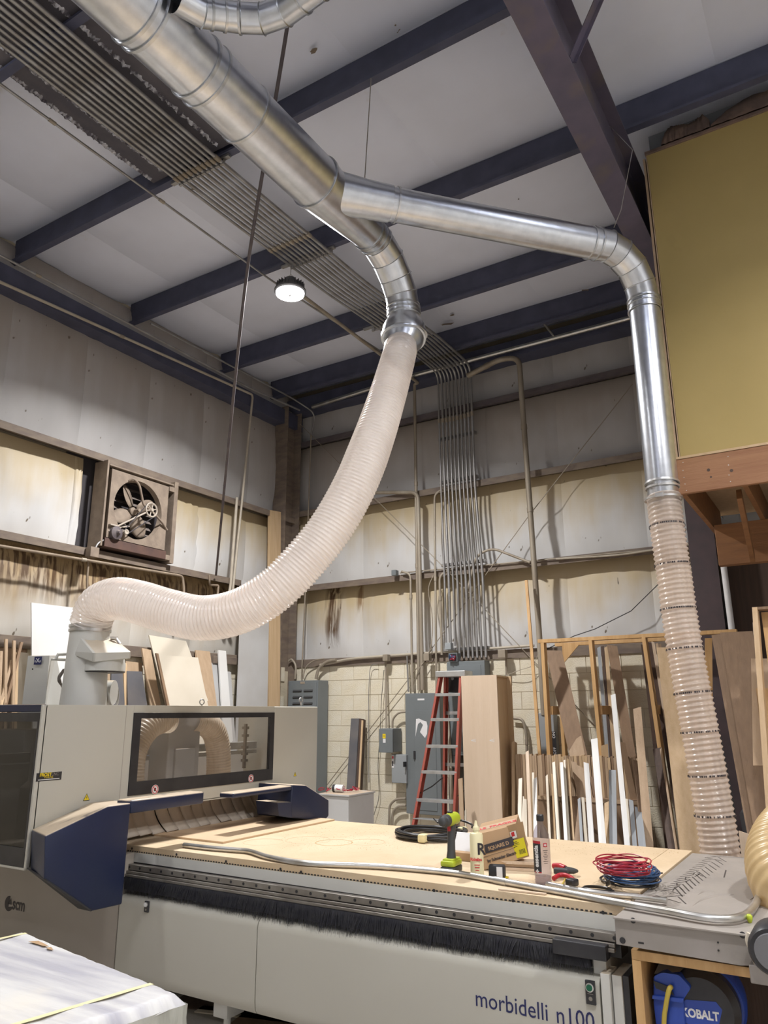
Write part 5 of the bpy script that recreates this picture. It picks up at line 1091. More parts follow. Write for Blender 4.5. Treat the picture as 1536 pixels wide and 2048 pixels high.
bm = B(); tube(bm, [c, c+V((0.03, 0.09, 0.02))], 0.02, 8); lathe(bm, c+V((0.03, 0.09, -0.02)), (0, 0, 1), [(0, 0.03), (0.03, 0.03)], 12); obj('handle', bm, 'dkgrey', vv, 40)
# boxes on the back wall
jb(776, 1316, 0.075, 0.085, 8.74, 'conduit2', 'square box on the ledge above the safety switch')
jb(858, 1315, 0.08, 0.09, 8.70, 'conduit2', 'square box on the ledge beside the conduit pair')
jb(1008, 1308, 0.095, 0.10, 8.72, 'conduit2', 'square box on the ledge right of the conduit bundle')
jb(793, 1147, 0.07, 0.075, 8.76, 'elec', 'small square box standing on the middle girt')
jb(901, 1293, 0.085, 0.085, 8.66, 'elec2', 'grey box just above the open wiring box')
ob = thing('open_box', 'open junction box stuffed with red and blue wires above the ladder', 'junction box', ony(907, 1328, 8.62))
p = ony(907, 1315, 8.62); bm = B(); box(bm, p.x-0.06, p.x+0.06, 8.60, 8.70, p.z-0.055, p.z+0.055, 0.003); obj('box', bm, 'elec', ob); bm = B(); box(bm, p.x-0.052, p.x+0.052, 8.597, 8.60, p.z-0.046, p.z+0.046); obj('opening', bm, 'black', ob)
rnd = random.Random(8)
for i, mm in enumerate(('redw', 'bluew', 'redw', 'bluew', 'redw')):
    bm = B(); tube(bm, catmull([V((p.x+rnd.uniform(-.045, .045), 8.588-rnd.uniform(0, .02), p.z+rnd.uniform(-.04, .04))) for _ in range(5)], 5), 0.004, 5); obj('wires', bm, mm, ob, 60)
# louvered panel
def encl(name, px0, py0, px1, py1, y, dpt, m, label, cat='electrical box', zb=None, group=None):
    a, b = ony(px0, py0, y-dpt), ony(px1, py1, y-dpt); z0 = b.z if zb is None else zb; t = thing(name, label, cat, ((a.x+b.x)/2, y, z0))
    bm = B(); box(bm, a.x, b.x, y-dpt, y, z0, a.z, 0.006); obj('enclosure', bm, m, t); return t, a.x, b.x, y-dpt, z0, a.z
t, x0, x1, yf, z0, z1 = encl('louvered_panel', 577, 1362, 632, 1600, 8.78, 0.24, 'elec', 'tall grey enclosure with louvers at the corner behind the gantry', zb=0.4)
bm = B(); box(bm, x0+0.02, x1-0.02, yf-0.008, yf-0.001, z0+0.02, z1-0.03, 0.002); obj('door', bm, 'elec', t)
for r in range(4):
    for c_ in range(2):
        zc = z1-0.14-0.085*r; xc = x0+0.17+c_*0.19; bm = B(); obox(bm, (xc, yf-0.012, zc), (0.075, 0, 0), (0, 0.006, 0.010), (0, -0.004, 0.006)); obj('louver', bm, 'dkgrey', t)
bm = B(); box(bm, (x0+x1)/2-0.04, (x0+x1)/2+0.04, yf-0.012, yf-0.001, z1-0.045, z1-0.015, 0.002); obj('latch', bm, 'emt', t)
# safety switch
t, x0, x1, yf, z0, z1 = encl('safety_switch', 759, 1457, 786, 1504, 8.80, 0.22, 'elec', 'grey safety switch box with yellow tag on the block wall')
bm = B(); box(bm, x0-0.003, x1+0.003, yf-0.012, yf-0.001, z0-0.01, z1-0.005, 0.006); obj('cover', bm, 'elec', t)
bm = B(); box(bm, x0+0.055, x0+0.10, yf-0.014, yf-0.0125, z1-0.12, z1-0.065); obj('warning_label', bm, 'warn', t, label='yellow label'); bm = B(); box(bm, x0+0.06, x0+0.10, yf-0.014, yf-0.0125, z1-0.175, z1-0.125); obj('spec_label', bm, 'paper', t)
text('D', 0.03, 'textdk', (x0+0.067, yf-0.0145, z1-0.105), (1, 0, 0), (0, 0, 1), t, 'label_print', 0.0003)
# small disconnect
t, x0, x1, yf, z0, z1 = encl('disconnect_box', 783, 1509, 813, 1567, 8.80, 0.14, 'elec2', 'small grey disconnect box low beside the big panelboard')
bm = B(); box(bm, x0+0.004, x0+0.035, yf-0.002, yf-0.0005, z1-0.16, z1-0.005); obj('warning_label', bm, 'paper', t)
bm = B(); box(bm, x0+0.009, x0+0.031, yf-0.0035, yf-0.002, z1-0.05, z1-0.02); obj('label_print', bm, 'textred', t)
bm = B(); box(bm, x0+0.01, x0+0.028, yf-0.0035, yf-0.002, z1-0.14, z1-0.08); obj('small_print', bm, 'textdk', t)
bm = B(); obox(bm, (x1-0.005, yf-0.03, (z0+z1)/2+0.06), (0.008, 0, 0), (0, 0.03, 0), (0, 0, 0.03)); obj('lever', bm, 'black', t)
# big panelboard
t, x0, x1, yf, z0, z1 = encl('panelboard', 810, 1387, 884, 1632, 8.80, 0.10, 'elec', 'tall grey panelboard behind the ladder with peeled paint patch')
xs0 = ony(829, 1421, yf).x; bm = B(); box(bm, xs0, x1-0.06, yf-0.006, yf-0.0005, z0+0.05, ony(829, 1421, yf).z, 0.002); obj('door', bm, 'elec', t)
p = ony(842, 1399, yf); bm = B(); box(bm, p.x-0.05, p.x+0.05, yf-0.003, yf-0.0005, p.z-0.01, p.z+0.012); obj('name_plate', bm, 'paper', t)
p = ony(830, 1510, yf); bm = B(); box(bm, p.x-0.013, p.x+0.013, yf-0.02, yf-0.006, p.z-0.05, p.z+0.05, 0.003); obj('door_handle', bm, 'black', t)
bm = B()
for pts in ([(832, 1438), (838, 1437), (846, 1441), (853, 1443), (855, 1452), (854, 1468), (850, 1476), (845, 1470), (840, 1464), (846, 1450), (841, 1444), (836, 1448), (833, 1462), (831, 1474)],):
    prism(bm, [ony(a, b, yf-0.0065) for a, b in pts], (0, -0.0006, 0))
obj('paint_patch', bm, 'paper', t, label='white torn paper patch')
# panels behind the ladder
t, x0, x1, yf, z0, z1 = encl('panelboard', 893, 1324, 970, 1352, 8.80, 0.16, 'elec', 'grey panel at the foot of the conduit bundle above the plywood cabinet', zb=1.2)
bm = B(); box(bm, x0+0.10, x1-0.05, yf-0.005, yf-0.0005, z0+0.02, z1-0.05, 0.002); obj('door', bm, 'elec', t)
t, x0, x1, yf, z0, z1 = encl('equipment_box', 895, 1350, 917, 1384, 8.60, 0.10, 'black', 'black box seen through the top of the ladder')
bm = B(); p = ony(905, 1357, yf); lathe(bm, (p.x, yf, p.z), (0, -1, 0), [(0, 0.02), (0.002, 0.02)], 16); obj('knockout', bm, 'elec2', t)
t, x0, x1, yf, z0, z1 = encl('equipment_box', 893, 1398, 922, 1640, 8.80, 0.14, 'dkgreyb', 'dark panel seen between the ladder rails')
bm = B(); box(bm, x0+0.03, x1-0.02, yf-0.01, yf-0.0005, 1.05, 1.45, 0.004); obj('cover', bm, 'elec', t)
bm = B(); box(bm, x0+0.03, x1-0.02, yf-0.01, yf-0.0005, 0.75, 0.98, 0.004); obj('cover', bm, 'elec', t)
bm = B(); tube(bm, [ony(893, 1402, 8.62), ony(901, 1520, 8.62), ony(905, 1650, 8.60)], 0.022, 10); tag(obj('pale_pipe', bm, 'pvc', None, 50), 'pale pipe standing behind the ladder', 'pipe')
# disconnect with ON / OFF plate
t, x0, x1, yf, z0, z1 = encl('disconnect_box', 1071, 1426, 1112, 1520, 8.80, 0.14, 'elec2', 'light grey disconnect with black ON OFF plate behind the lumber rack')
a, b = ony(1103, 1463, yf), ony(1113, 1513, yf); bm = B(); box(bm, a.x-0.0, a.x+0.05, yf-0.006, yf-0.0005, z0+0.0, a.z); pl_ = obj('switch_plate', bm, 'black', t)
text('ON', 0.045, 'textwhite', (a.x+0.042, yf-0.007, a.z-0.075), (0, 0, 1), (-1, 0, 0), pl_, 'plate_lettering', 0.0003); text('OFF', 0.045, 'textwhite', (a.x+0.042, yf-0.007, a.z-0.25), (0, 0, 1), (-1, 0, 0), pl_, 'plate_lettering', 0.0003)
# ================================================================== LADDER
ld = thing('step_ladder', 'red fibreglass stepladder with aluminium treads behind the router', 'ladder', (-4.2, 8.1, 0))
A = V(ony(880, 1352, 8.30)); A2 = V(ony(925, 1352, 8.30)); b1 = V(ony(828, 1645, 7.95)); b2 = V(ony(912, 1645, 7.95))
def toz0(a, b): t = a.z/(a.z-b.z); return a+(b-a)*t
F1, F2 = toz0(A, b1), toz0(A2, b2)
def rail_(a, b, wv, dp_, name='side_rail', m='ladder'):
    d = (b-a).normalized(); ux = V((1, 0, 0)); uy = d.cross(ux).normalized(); bm = B()
    obox(bm, (a+b)/2, (wv, 0, 0), uy*0.004, (b-a)/2); 
    for s_ in (-1, 1): obox(bm, (a+b)/2+V((s_*wv, 0, 0))*0.0+uy*0.0+V((0, 0, 0))+uy*(0.0), (0.004, 0, 0), uy*dp_, (b-a)/2)
    return obj(name, bm, m, ld)
def channel(a, b, side):
    """C channel: web facing outwards, flanges front and back"""
    d = (b-a); ux = V((1, 0, 0)); uy = d.cross(ux).normalized(); bm = B(); c = (a+b)/2
    obox(bm, c, (0.004, 0, 0), uy*0.036, d/2); obox(bm, c+V((-side*0.013, 0, 0))+uy*0.036, (0.013, 0, 0), uy*0.003, d/2); obox(bm, c+V((-side*0.013, 0, 0))-uy*0.036, (0.013, 0, 0), uy*0.003, d/2)
    return obj('side_rail', bm, 'ladder', ld)
channel(A, F1, -1); channel(A2, F2, 1)
R1_, R2_ = V((F1.x+0.02, 8.72, 0.0)), V((F2.x-0.02, 8.72, 0.0)); TA, TB = A+V((0.02, 0.10, 0)), A2+V((-0.02, 0.10, 0))
channel(TA, R1_, -1); channel(TB, R2_, 1)
for k, py in enumerate((1387, 1437, 1490, 1541, 1596)):
    zt_ = ony(880, py, 8.15).z; f = (A.z-zt_)/(A.z-F1.z); l, r = A.lerp(F1, f), A2.lerp(F2, f)
    bm = B(); box(bm, l.x+0.002, r.x-0.002, l.y-0.045, l.y+0.045, zt_-0.006, zt_+0.004, 0.002); box(bm, l.x+0.002, r.x-0.002, l.y-0.047, l.y-0.044, zt_-0.030, zt_-0.004); obj('tread', bm, 'alu', ld)
for zt_ in (0.55, 0.27):
    f = (A.z-zt_)/(A.z-F1.z); l, r = A.lerp(F1, f), A2.lerp(F2, f); bm = B(); box(bm, l.x+0.002, r.x-0.002, l.y-0.045, l.y+0.045, zt_-0.006, zt_+0.004, 0.002); obj('tread', bm, 'alu', ld)
for zt_ in (1.7, 1.1, 0.5):
    f = (TA.z-zt_)/(TA.z-R1_.z); l, r = TA.lerp(R1_, f), TB.lerp(R2_, f); bm = B(); obox(bm, (l+r)/2, ((r.x-l.x)/2, 0, 0), (0, 0.004, 0), (0, 0, 0.02)); obj('rear_brace', bm, 'alu', ld)
bm = B(); box(bm, A.x-0.035, A2.x+0.06, A.y-0.06, A.y+0.16, A.z-0.015, A.z+0.055, 0.008); obj('top_cap', bm, 'alu', ld)
for s_, (fa, fb) in ((0, (A, F1)), (1, (A2, F2))):
    g = fa.lerp(fb, 0.62); h = (TA if s_ == 0 else TB).lerp(R1_ if s_ == 0 else R2_, 0.55); bm = B(); tube(bm, [g, (g+h)/2-V((0, 0, 0.02)), h], 0.008, 6); obj('spreader', bm, 'black', ld, 50)
for fp_ in (F1, F2, R1_, R2_):
    bm = B(); box(bm, fp_.x-0.02, fp_.x+0.02, fp_.y-0.04, fp_.y+0.04, 0, 0.05, 0.004); obj('foot', bm, 'dkgrey', ld)
# ================================================================== TALL PLYWOOD CABINET
pcb = thing('plywood_cabinet', 'tall pale plywood cabinet carcass standing right of the ladder', 'cabinet', (-3.5, 7.9, 0))
a, b, c = ony(922, 1352, 7.72), ony(993, 1353, 7.72), ony(1018, 1359, 8.10)
cx0, cx1, cy0, cy1, cz1 = a.x, b.x, 7.72, 8.12, a.z
bm = B(); box(bm, cx0, cx1, cy0, cy0+0.018, 0.0, cz1, 0.001); fpnl = obj('front_panel', bm, 'plylt', pcb)
bm = B(); box(bm, cx0, cx0+0.018, cy0+0.019, cy1, 0.0, cz1); obj('side_panel', bm, 'ply', pcb)
bm = B(); box(bm, cx0, cx1, cy1+0.001, cy1+0.019, 0.0, cz1); obj('back_panel', bm, 'ply', pcb)
bm = B(); box(bm, cx0+0.019, cx1-0.03, cy0+0.019, cy1, cz1-0.019, cz1-0.001); obj('top_panel', bm, 'ply', pcb)
for z in (0.09, 0.62):
    bm = B(); box(bm, cx0+0.019, cx1-0.01, cy0+0.019, cy1, z, z+0.018); obj('shelf', bm, 'ply', pcb)
bm = B(); box(bm, cx1-0.07, cx1-0.05, cy0+0.02, cy1, 0.02, cz1-0.02); obj('divider', bm, 'ply', pcb)
for px in (947, 984):
    p = ony(px, 1481, cy0-0.0005); bm = B()
    for k in range(3): obox(bm, p+V((0, 0, (k-1)*0.008)), (0.028, 0, (k-1)*0.006), (0, 0.0004, 0), (0, 0, 0.0018))
    obj('glue_smear', bm, 'paper', fpnl)
# ================================================================== LUMBER RACK AND LEANING STOCK
rk = thing('lumber_rack', 'open fir stud rack against the back wall holding sheet offcuts', 'rack', (-2.1, 8.3, 0))
def stud(a, b, hx_, hy_, name='stud', m='fir'):
    a, b = V(a), V(b); d = (b-a); bm = B(); ax = V((1, 0, 0)) if abs(d.normalized().x) < 0.8 else V((0, 1, 0)); ax = (ax-d.normalized()*ax.dot(d.normalized())).normalized(); ay = d.cross(ax).normalized()
    obox(bm, (a+b)/2, ax*hx_, ay*hy_, d/2, 0.002); return obj(name, bm, m, rk)
RY = 8.05; RZ = ony(1080, 1283, RY).z
stud((ony(1078, 1281, RY).x, RY, RZ), (-0.95, RY, RZ-0.005), 0.045, 0.019, 'top_plate')
stud((ony(1112, 1290, RY+0.5).x, RY+0.5, ony(1112, 1290, RY+0.5).z), (-1.36, RY+0.5, ony(1112, 1290, RY+0.5).z), 0.045, 0.019, 'top_plate')
for px, px2 in ((1087, 1098), (1183, 1208), (1290, 1330)):
    t_ = ony(px, 1287, RY); b_ = ony(px2, 1560, RY); bb = toz0(t_, b_); stud((t_.x, RY, RZ-0.02), (bb.x if px > 1100 else t_.x, RY, 0), 0.019, 0.045)
for px in (1117, 1208, 1304):
    t_ = ony(px, 1300, RY+0.5); stud((t_.x, RY+0.5, t_.z-0.02), (t_.x, RY+0.5, 0), 0.019, 0.045)
for x in (ony(1087, 1287, RY).x, ony(1183, 1287, RY).x, ony(1290, 1287, RY).x):
    stud((x+0.04, RY, 1.72), (x+0.04, RY+0.5, 1.72), 0.019, 0.045, 'cross_member')
bm = B(); prism(bm, [ony(1125, 1288, RY+0.47), ony(1160, 1288, RY+0.47), ony(1127, 1328, RY+0.47)], (0, -0.018, 0)); obj('gusset', bm, 'fir', rk)
g_ = 'offcuts leaning in the lumber area'
def board(name, u1, v1, y1, u2, v2, y2, wpx, thick, m, label, cat='board', cut=0.0, face=0.0, grp=None):
    """board from its top (pixel on plane y1) through a lower point (pixel on plane y2) down to the floor; wpx = apparent width"""
    a, b = V(ony(u1, v1, y1)), V(ony(u2, v2, y2)); b = toz0(a, b)
    dd = (a-CAM).dot(_f); w_ = wpx*dd/F/max(0.3, math.cos(YAW-face)); ax = V((math.cos(face), math.sin(face), 0)); d = (b-a); ay = d.cross(ax).normalized()
    if ay.y < 0: ay = -ay
    h = ax*w_/2; t = ay*thick; up = V((0, 0, cut)); bm = B()
    b = b-V((0, 0, min((b-h).z, 0)))
    hexa(bm, [b-h, b+h, b+h+V((t.x, t.y, 0)), b-h+V((t.x, t.y, 0))], [a-h+up, a+h, a+h+t, a-h+t+up]); bmesh.ops.recalc_face_normals(bm, faces=bm.faces)
    o = obj(name, bm, m, None, None, loc=((b.x), b.y, 0)); tag(o, label, cat, grp); return o
R5 = lambda x, y: (900+x/3.84, 1230+y/3.84)
R6 = lambda x, y: (1200+x/3.9375, 1200+y/3.9375)
BD = [  # crop, top x,y, y-plane, low x,y, y-plane, width px (crop units), thickness, material, label
 ('c', 78, 1250, 7.55, 90, 1600, 7.5, 30, .03, 'tanb', 'short tan offcut peeking out left of the plywood cabinet'),
 ('c', 118, 1490, 7.50, 120, 1600, 7.5, 12, .02, 'offw', 'tiny cream strip at the foot of the plywood cabinet'),
 ('c', 484, 970, 8.0, 486, 1560, 7.9, 22, .20, 'ply', 'tan strip close against the right side of the plywood cabinet'),
 ('c', 540, 1250, 7.7, 534, 1580, 7.4, 26, .03, 'offw', 'cream strip just right of the plywood cabinet'),
 ('c', 556, 1392, 7.6, 560, 1690, 7.3, 22, .03, 'offw', 'short cream strip at the left end of the offcut row'),
 ('c', 577, 1415, 7.5, 582, 1700, 7.2, 20, .05, 'offw', 'short white strip in front of the thin fir stick'),
 ('c', 592, 1040, 7.6, 618, 1700, 7.2, 22, .03, 'plylt', 'slim fir stick standing left in the offcut row'),
 ('c', 637, 1208, 7.7, 650, 1700, 7.3, 14, .03, 'offw', 'thin cream lath behind the white strip'),
 ('c', 653, 1245, 7.6, 655, 1705, 7.2, 24, .04, 'white', 'white strip near the left of the offcut row'),
 ('c', 742, 1222, 7.7, 765, 1710, 7.3, 16, .20, 'offw', 'grey cream strip above the water bottle'),
 ('c', 782, 1225, 7.75, 806, 1720, 7.3, 12, .03, 'ply', 'thin tan lath right of the water bottle'),
 ('c', 795, 1125, 7.7, 832, 1720, 7.2, 20, .20, 'offw', 'taller cream strip leaning right of the water bottle'),
 ('c', 855, 1130, 7.7, 890, 1730, 7.2, 22, .18, 'white', 'white topped strip with grey face in the middle of the row'),
 ('c', 878, 1112, 7.8, 916, 1735, 7.3, 14, .15, 'offw', 'cream strip crossing behind the white topped strip'),
 ('c', 905, 1108, 7.8, 950, 1738, 7.3, 12, .15, 'ply', 'thin tan strip left of the row of slats'),
 ('c', 960, 1395, 7.7, 980, 1735, 7.3, 55, .03, 'brown', 'short brown offcut low in the middle of the row'),
 ('c', 990, 1400, 7.6, 1012, 1740, 7.2, 20, .10, 'greyb', 'short grey strip low in the middle of the row'),
 ('c', 1020, 1402, 7.6, 1046, 1745, 7.2, 20, .10, 'offw', 'short cream strip beside the short grey strip'),
 ('c', 1046, 1140, 7.6, 1088, 1752, 7.1, 36, .08, 'white', 'white board with lit top left of the wide white board'),
 ('c', 1107, 945, 7.6, 1172, 1765, 7.0, 46, .03, 'white', 'wide white board with slanted top in the offcut row'),
 ('c', 1202, 1430, 7.5, 1206, 1770, 7.1, 32, .04, 'ply', 'short tan piece between the white and grey boards'),
 ('c', 1247, 1190, 7.6, 1254, 1770, 7.1, 50, .04, 'greyb', 'blue grey board standing upright in the offcut row'),
 ('c', 1252, 605, 7.7, 1362, 1785, 7.05, 34, .03, 'white', 'tallest narrow white board leaning in the offcut row'),
 ('c', 1352, 1412, 7.5, 1382, 1785, 7.1, 24, .06, 'offw', 'cream strip right of the tallest white board'),
 ('c', 1390, 1425, 7.45, 1420, 1785, 7.05, 30, .06, 'greyb', 'grey strip right of the cream strip near the row end'),
 ('c', 1445, 1478, 7.4, 1478, 1790, 7.0, 48, .04, 'greyb', 'shorter grey panel at the right end of the row'),
 ('c', 1436, 705, 7.7, 1530, 1790, 7.2, 56, .03, 'tanb', 'tan board with pointed top near the rack post'),
 ('c', 1425, 1118, 7.6, 1492, 1790, 7.2, 34, .04, 'brown', 'brown board in front of the pointed tan board'),
 ('c', 795, 275, 8.35, 985, 1075, 8.0, 118, .02, 'brown', 'wide brown board leaning left inside the rack'),
 ('c', 935, 842, 8.1, 975, 1060, 8.0, 105, .02, 'tanb', 'square tan offcut leaning on the wide brown board'),
 ('c', 1142, 240, 8.45, 1210, 1085, 8.3, 24, .03, 'greyb', 'grey edged sheet at the left of the leaning sheet stack'),
 ('c', 1170, 238, 8.45, 1236, 1085, 8.3, 20, .03, 'dkbrown', 'dark sheet second in the leaning sheet stack'),
 ('c', 1198, 238, 8.45, 1262, 1085, 8.3, 26, .03, 'ply', 'plywood sheet third in the leaning sheet stack'),
 ('c', 1245, 240, 8.40, 1385, 1085, 8.1, 72, .02, 'brown', 'broad brown board on the right of the leaning sheet stack'),
 ('c', 1185, 990, 8.0, 1190, 1085, 8.0, 50, .03, 'ply', 'small tan block behind the wide white board'),
 ('c', 1320, 980, 7.9, 1345, 1100, 7.9, 46, .02, 'brown', 'small brown triangle offcut behind the tallest white board'),
 ('d', 345, 360, 8.4, 440, 1140, 8.2, 40, .03, 'dkbrown', 'dark board left of the striped bundle behind the rack post'),  # board in shadow, its shade put into the dark brown
 ('d', 392, 340, 8.4, 520, 1140, 8.1, 26, .04, 'dkbrown', 'dark board inside the striped bundle'),
 ('d', 418, 335, 8.38, 548, 1140, 8.1, 20, .04, 'plylt', 'pale edge strip of the striped bundle left of the heavy hose'),
 ('d', 447, 340, 8.36, 575, 1140, 8.1, 18, .04, 'tanb', 'tan edge strip of the striped bundle left of the heavy hose'),
 ('d', 470, 345, 8.34, 600, 1140, 8.1, 18, .04, 'brown', 'brown edge strip of the striped bundle left of the heavy hose'),
 ('d', 530, 375, 7.9, 725, 1930, 7.2, 150, .02, 'ply', 'long pale plywood board leaning behind the heavy hose'),
 ('d', 448, 1160, 7.9, 570, 1940, 7.3, 60, .02, 'dkbrown', 'dark board leaning left of the long plywood board'),
 ('d', 478, 1160, 7.85, 600, 1940, 7.25, 14, .03, 'tanb', 'tan edge strip in front of the dark leaning board'),
 ('d', 550, 1132, 7.8, 640, 1935, 7.2, 26, .03, 'tanb', 'slim tan strip tight against the long plywood board'),
 ('d', 855, 300, 7.7, 860, 900, 7.7, 50, .02, 'fir', 'fir stud half hidden to the right of the heavy hose'),
 ('d', 1210, 170, 7.3, 1240, 900, 7.1, 10, .02, 'plylt', 'thin pale stick standing before the big brown sheets'),
]
for kk, x1_, y1_, ya_, x2_, y2_, yb_, w_, th, m_, lab in BD:
    R = R5 if kk == 'c' else R6; sc_ = 3.84 if kk == 'c' else 3.9375; a = R(x1_, y1_); b = R(x2_, y2_)
    board('leaning_board', a[0], a[1], ya_, b[0], b[1], yb_, w_/sc_, th, m_, lab, 'board', random.uniform(-0.02, 0.02), 0.25, g_)
# row of upright slats behind the offcuts
sl = thing('slat_crate', 'crate of brown vertical slats behind the row of offcuts', 'crate', (-2.4, 7.9, 0))
x0 = ony(1030, 1510, 7.95).x; x1 = ony(1275, 1512, 7.95).x; zt = ony(1100, 1510, 7.95).z; k = 0; x = x0; rnd = random.Random(6)
while x < x1:
    wd = rnd.uniform(0.022, 0.034); bm = B(); box(bm, x, x+wd-0.003, 7.95+rnd.uniform(0, .012), 8.0, 0, zt+rnd.uniform(-.015, .01)); obj('slat', bm, rnd.choice(('tanb', 'brown', 'tanb', 'ply')), sl); x += wd
lb = thing('low_crate', 'low grey brown box behind the short offcuts', 'crate', (-2.3, 7.75, 0))
a, b = ony(1075, 1592, 7.75), ony(1275, 1596, 7.75); bm = B(); box(bm, a.x, b.x, 7.75, 7.92, 0.0, a.z, 0.003); obj('box', bm, 'brown', lb); bm = B(); box(bm, a.x-0.005, b.x+0.005, 7.742, 7.749, a.z-0.03, a.z+0.004); obj('rim', bm, 'tanb', lb)
# lath in front of the stout pole
board('wooden_lath', 1052, 1160, 8.5, 1078, 1500, 8.2, 5, .02, 'fir', 'long thin wooden lath leaning on the back wall beside the stout pole', 'stick')
# big brown sheets at the right
def sheet(name, quadpx, thick, m, label, cat='board'):
    """quadpx: four (px,py,yplane) clockwise from top left"""
    P4 = [V(ony(*q)) for q in quadpx]; n = (P4[1]-P4[0]).cross(P4[3]-P4[0]).normalized()
    if n.y < 0: n = -n
    bm = B(); prism(bm, P4, n*thick); o = obj(name, bm, m, None); tag(o, label, cat); return o
def sheet0(name, tl, tr_, bl, thick, m, label, cat='board'):
    """leaning sheet: top left, top right, lower-left direction point; reaches the floor"""
    a, b, c = V(ony(*tl)), V(ony(*tr_)), V(ony(*bl)); f = toz0(a, c); g2 = f+(b-a); g2.z = 0; n = (b-a).cross(f-a).normalized()
    if n.y < 0: n = -n
    bm = B(); prism(bm, [a, b, g2, f], n*thick); o = obj(name, bm, m, None); tag(o, label, cat); return o
sheet0('hardboard_sheet', (1423, 1270, 7.35), (1500, 1262, 7.35), (1493, 1660, 6.8), 0.008, 'brown', 'rear brown hardboard sheet leaning right of the steel column')
sheet0('hardboard_sheet', (1440, 1265, 7.25), (1505, 1262, 7.25), (1508, 1660, 6.72), 0.008, 'brown', 'front brown hardboard sheet leaning right of the steel column')
sheet('plywood_offcut', [(1502, 1317, 6.9), (1560, 1317, 6.9), (1560, 1532, 6.7), (1506, 1531, 6.7)], 0.018, 'tanb', 'tan plywood offcut hanging at the right edge')
sheet('plywood_offcut', [(1512, 1377, 6.8), (1560, 1375, 6.8), (1560, 1700, 6.5), (1533, 1560, 6.6)], 0.018, 'fir', 'orange tinted plywood offcut lowest at the right edge')
fr_t = thing('tall_case', 'tall plywood edged frame cut off by the right picture edge', 'frame', V(ony(1530, 1700, 6.3))-V((0, 0, ony(1530, 1700, 6.3).z)))
a = ony(1511, 1216, 6.4); b = toz0(a, V(ony(1536, 1570, 6.1)))
bm = B(); obox(bm, (a+b)/2, (0.018, 0, 0), (0, 0.06, 0), (a-b)/2); obj('side', bm, 'ply', fr_t); bm = B(); box(bm, a.x-0.01, a.x+0.6, a.y-0.06, a.y+0.06, a.z-0.02, a.z+0.0); obj('top', bm, 'brown', fr_t); bm = B(); box(bm, a.x+0.03, a.x+0.6, a.y+0.05, a.y+0.06, 0.2, a.z-0.03); obj('panel', bm, 'fir', fr_t)
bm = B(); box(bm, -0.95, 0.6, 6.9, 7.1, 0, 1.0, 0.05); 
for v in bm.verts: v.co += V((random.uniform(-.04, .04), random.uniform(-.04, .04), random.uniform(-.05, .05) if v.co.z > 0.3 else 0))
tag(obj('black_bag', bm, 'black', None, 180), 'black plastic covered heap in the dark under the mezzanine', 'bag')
bm = B(); tube(bm, [ony(1447, 1130, 8.2), ony(1464, 1262, 8.2), V((ony(1464, 1262, 8.2).x, 8.2, 1.2))], 0.03, 10); tag(obj('white_pipe', bm, 'paper', None, 50), 'white pipe standing right of the steel column', 'pipe')
# light plywood boxes behind the tan hose
for i, (px0, px1, py, yy, lab) in enumerate(((1477, 1530, 1662, 5.35, 'pale plywood box end behind the tan hose'), (1518, 1575, 1655, 5.6, 'second plywood board edge behind the tan hose'))):
    a, b = ony(px0, py, yy), ony(px1, py+18, yy); bm = B(); prism(bm, [a, b, V((b.x, b.y, 0)), V((a.x, a.y, 0))], (0, 0.02, 0)); tag(obj('birch_plank', bm, 'plylt', None), lab, 'board')
# ================================================================== STOCK LEANING ON THE LEFT WALL
def lboard(name, u0, v0, u1, v1, xt, ub0, ub1, vb_, xb_, thick, m, label, cat='board', wpx=None):
    """leaning on the left wall: top edge pixels (u0,v0)-(u1,v1) on plane x=xt, lower edge (ub0..ub1, vb) on plane x=xb, reaching the floor"""
    a, b = V(onx(u0, v0, xt)), V(onx(u1, v1, xt)); c, d = V(onx(ub0, vb_, xb_)), V(onx(ub1, vb_, xb_))
    e, f = toz0(a, c), toz0(b, d); n = (b-a).cross(e-a).normalized()
    if n.x > 0: n = -n
    bm = B(); prism(bm, [a, b, f, e], n*thick); bmesh.ops.recalc_face_normals(bm, faces=bm.faces); o = obj(name, bm, m, None); tag(o, label, cat, 'boards leaning on the left wall'); return o
lboard('leaning_sheet', 484, 1160, 539, 1176, -6.95, 474, 535, 1405, -6.80, .012, 'cabgrey', 'tall pale grey sheet beside the thick plank in the left corner')
lboard('leaning_plank', 541, 1020, 562, 1024, -6.99, 538, 560, 1400, -6.84, .05, 'ply', 'tallest tan plank standing against the corner column', 'board')
lboard('leaning_sheet', 63, 1205, 152, 1216, -6.72, 64, 152, 1320, -6.64, .014, 'white', 'large bright white sheet standing high behind the electrical cabinet')
lboard('leaning_sheet', 298, 1270, 372, 1282, -6.95, 330, 416, 1400, -6.7, .014, 'offw', 'cream sheet standing behind the middle of the gantry')
lboard('leaning_sheet', 316, 1310, 396, 1315, -6.62, 336, 414, 1400, -6.5, .014, 'offw', 'front cream sheet with a brown left edge')
lboard('leaning_board', 312, 1306, 317, 1307, -6.6, 332, 337, 1400, -6.48, .02, 'brown', 'dark brown edge strip along the front cream sheet')
lboard('leaning_board', 284, 1296, 302, 1300, -6.9, 300, 320, 1400, -6.7, .02, 'tanb', 'tan board just left of the cream sheets')
lboard('leaning_board', 391, 1300, 420, 1303, -6.95, 410, 424, 1400, -6.7, .015, 'tanb', 'brownish tan board right of the cream sheets')
lboard('leaning_board', 403, 1340, 411, 1341, -6.9, 409, 418, 1400, -6.8, .02, 'dkgreyb', 'short charcoal strip between the cream sheet and tan board')
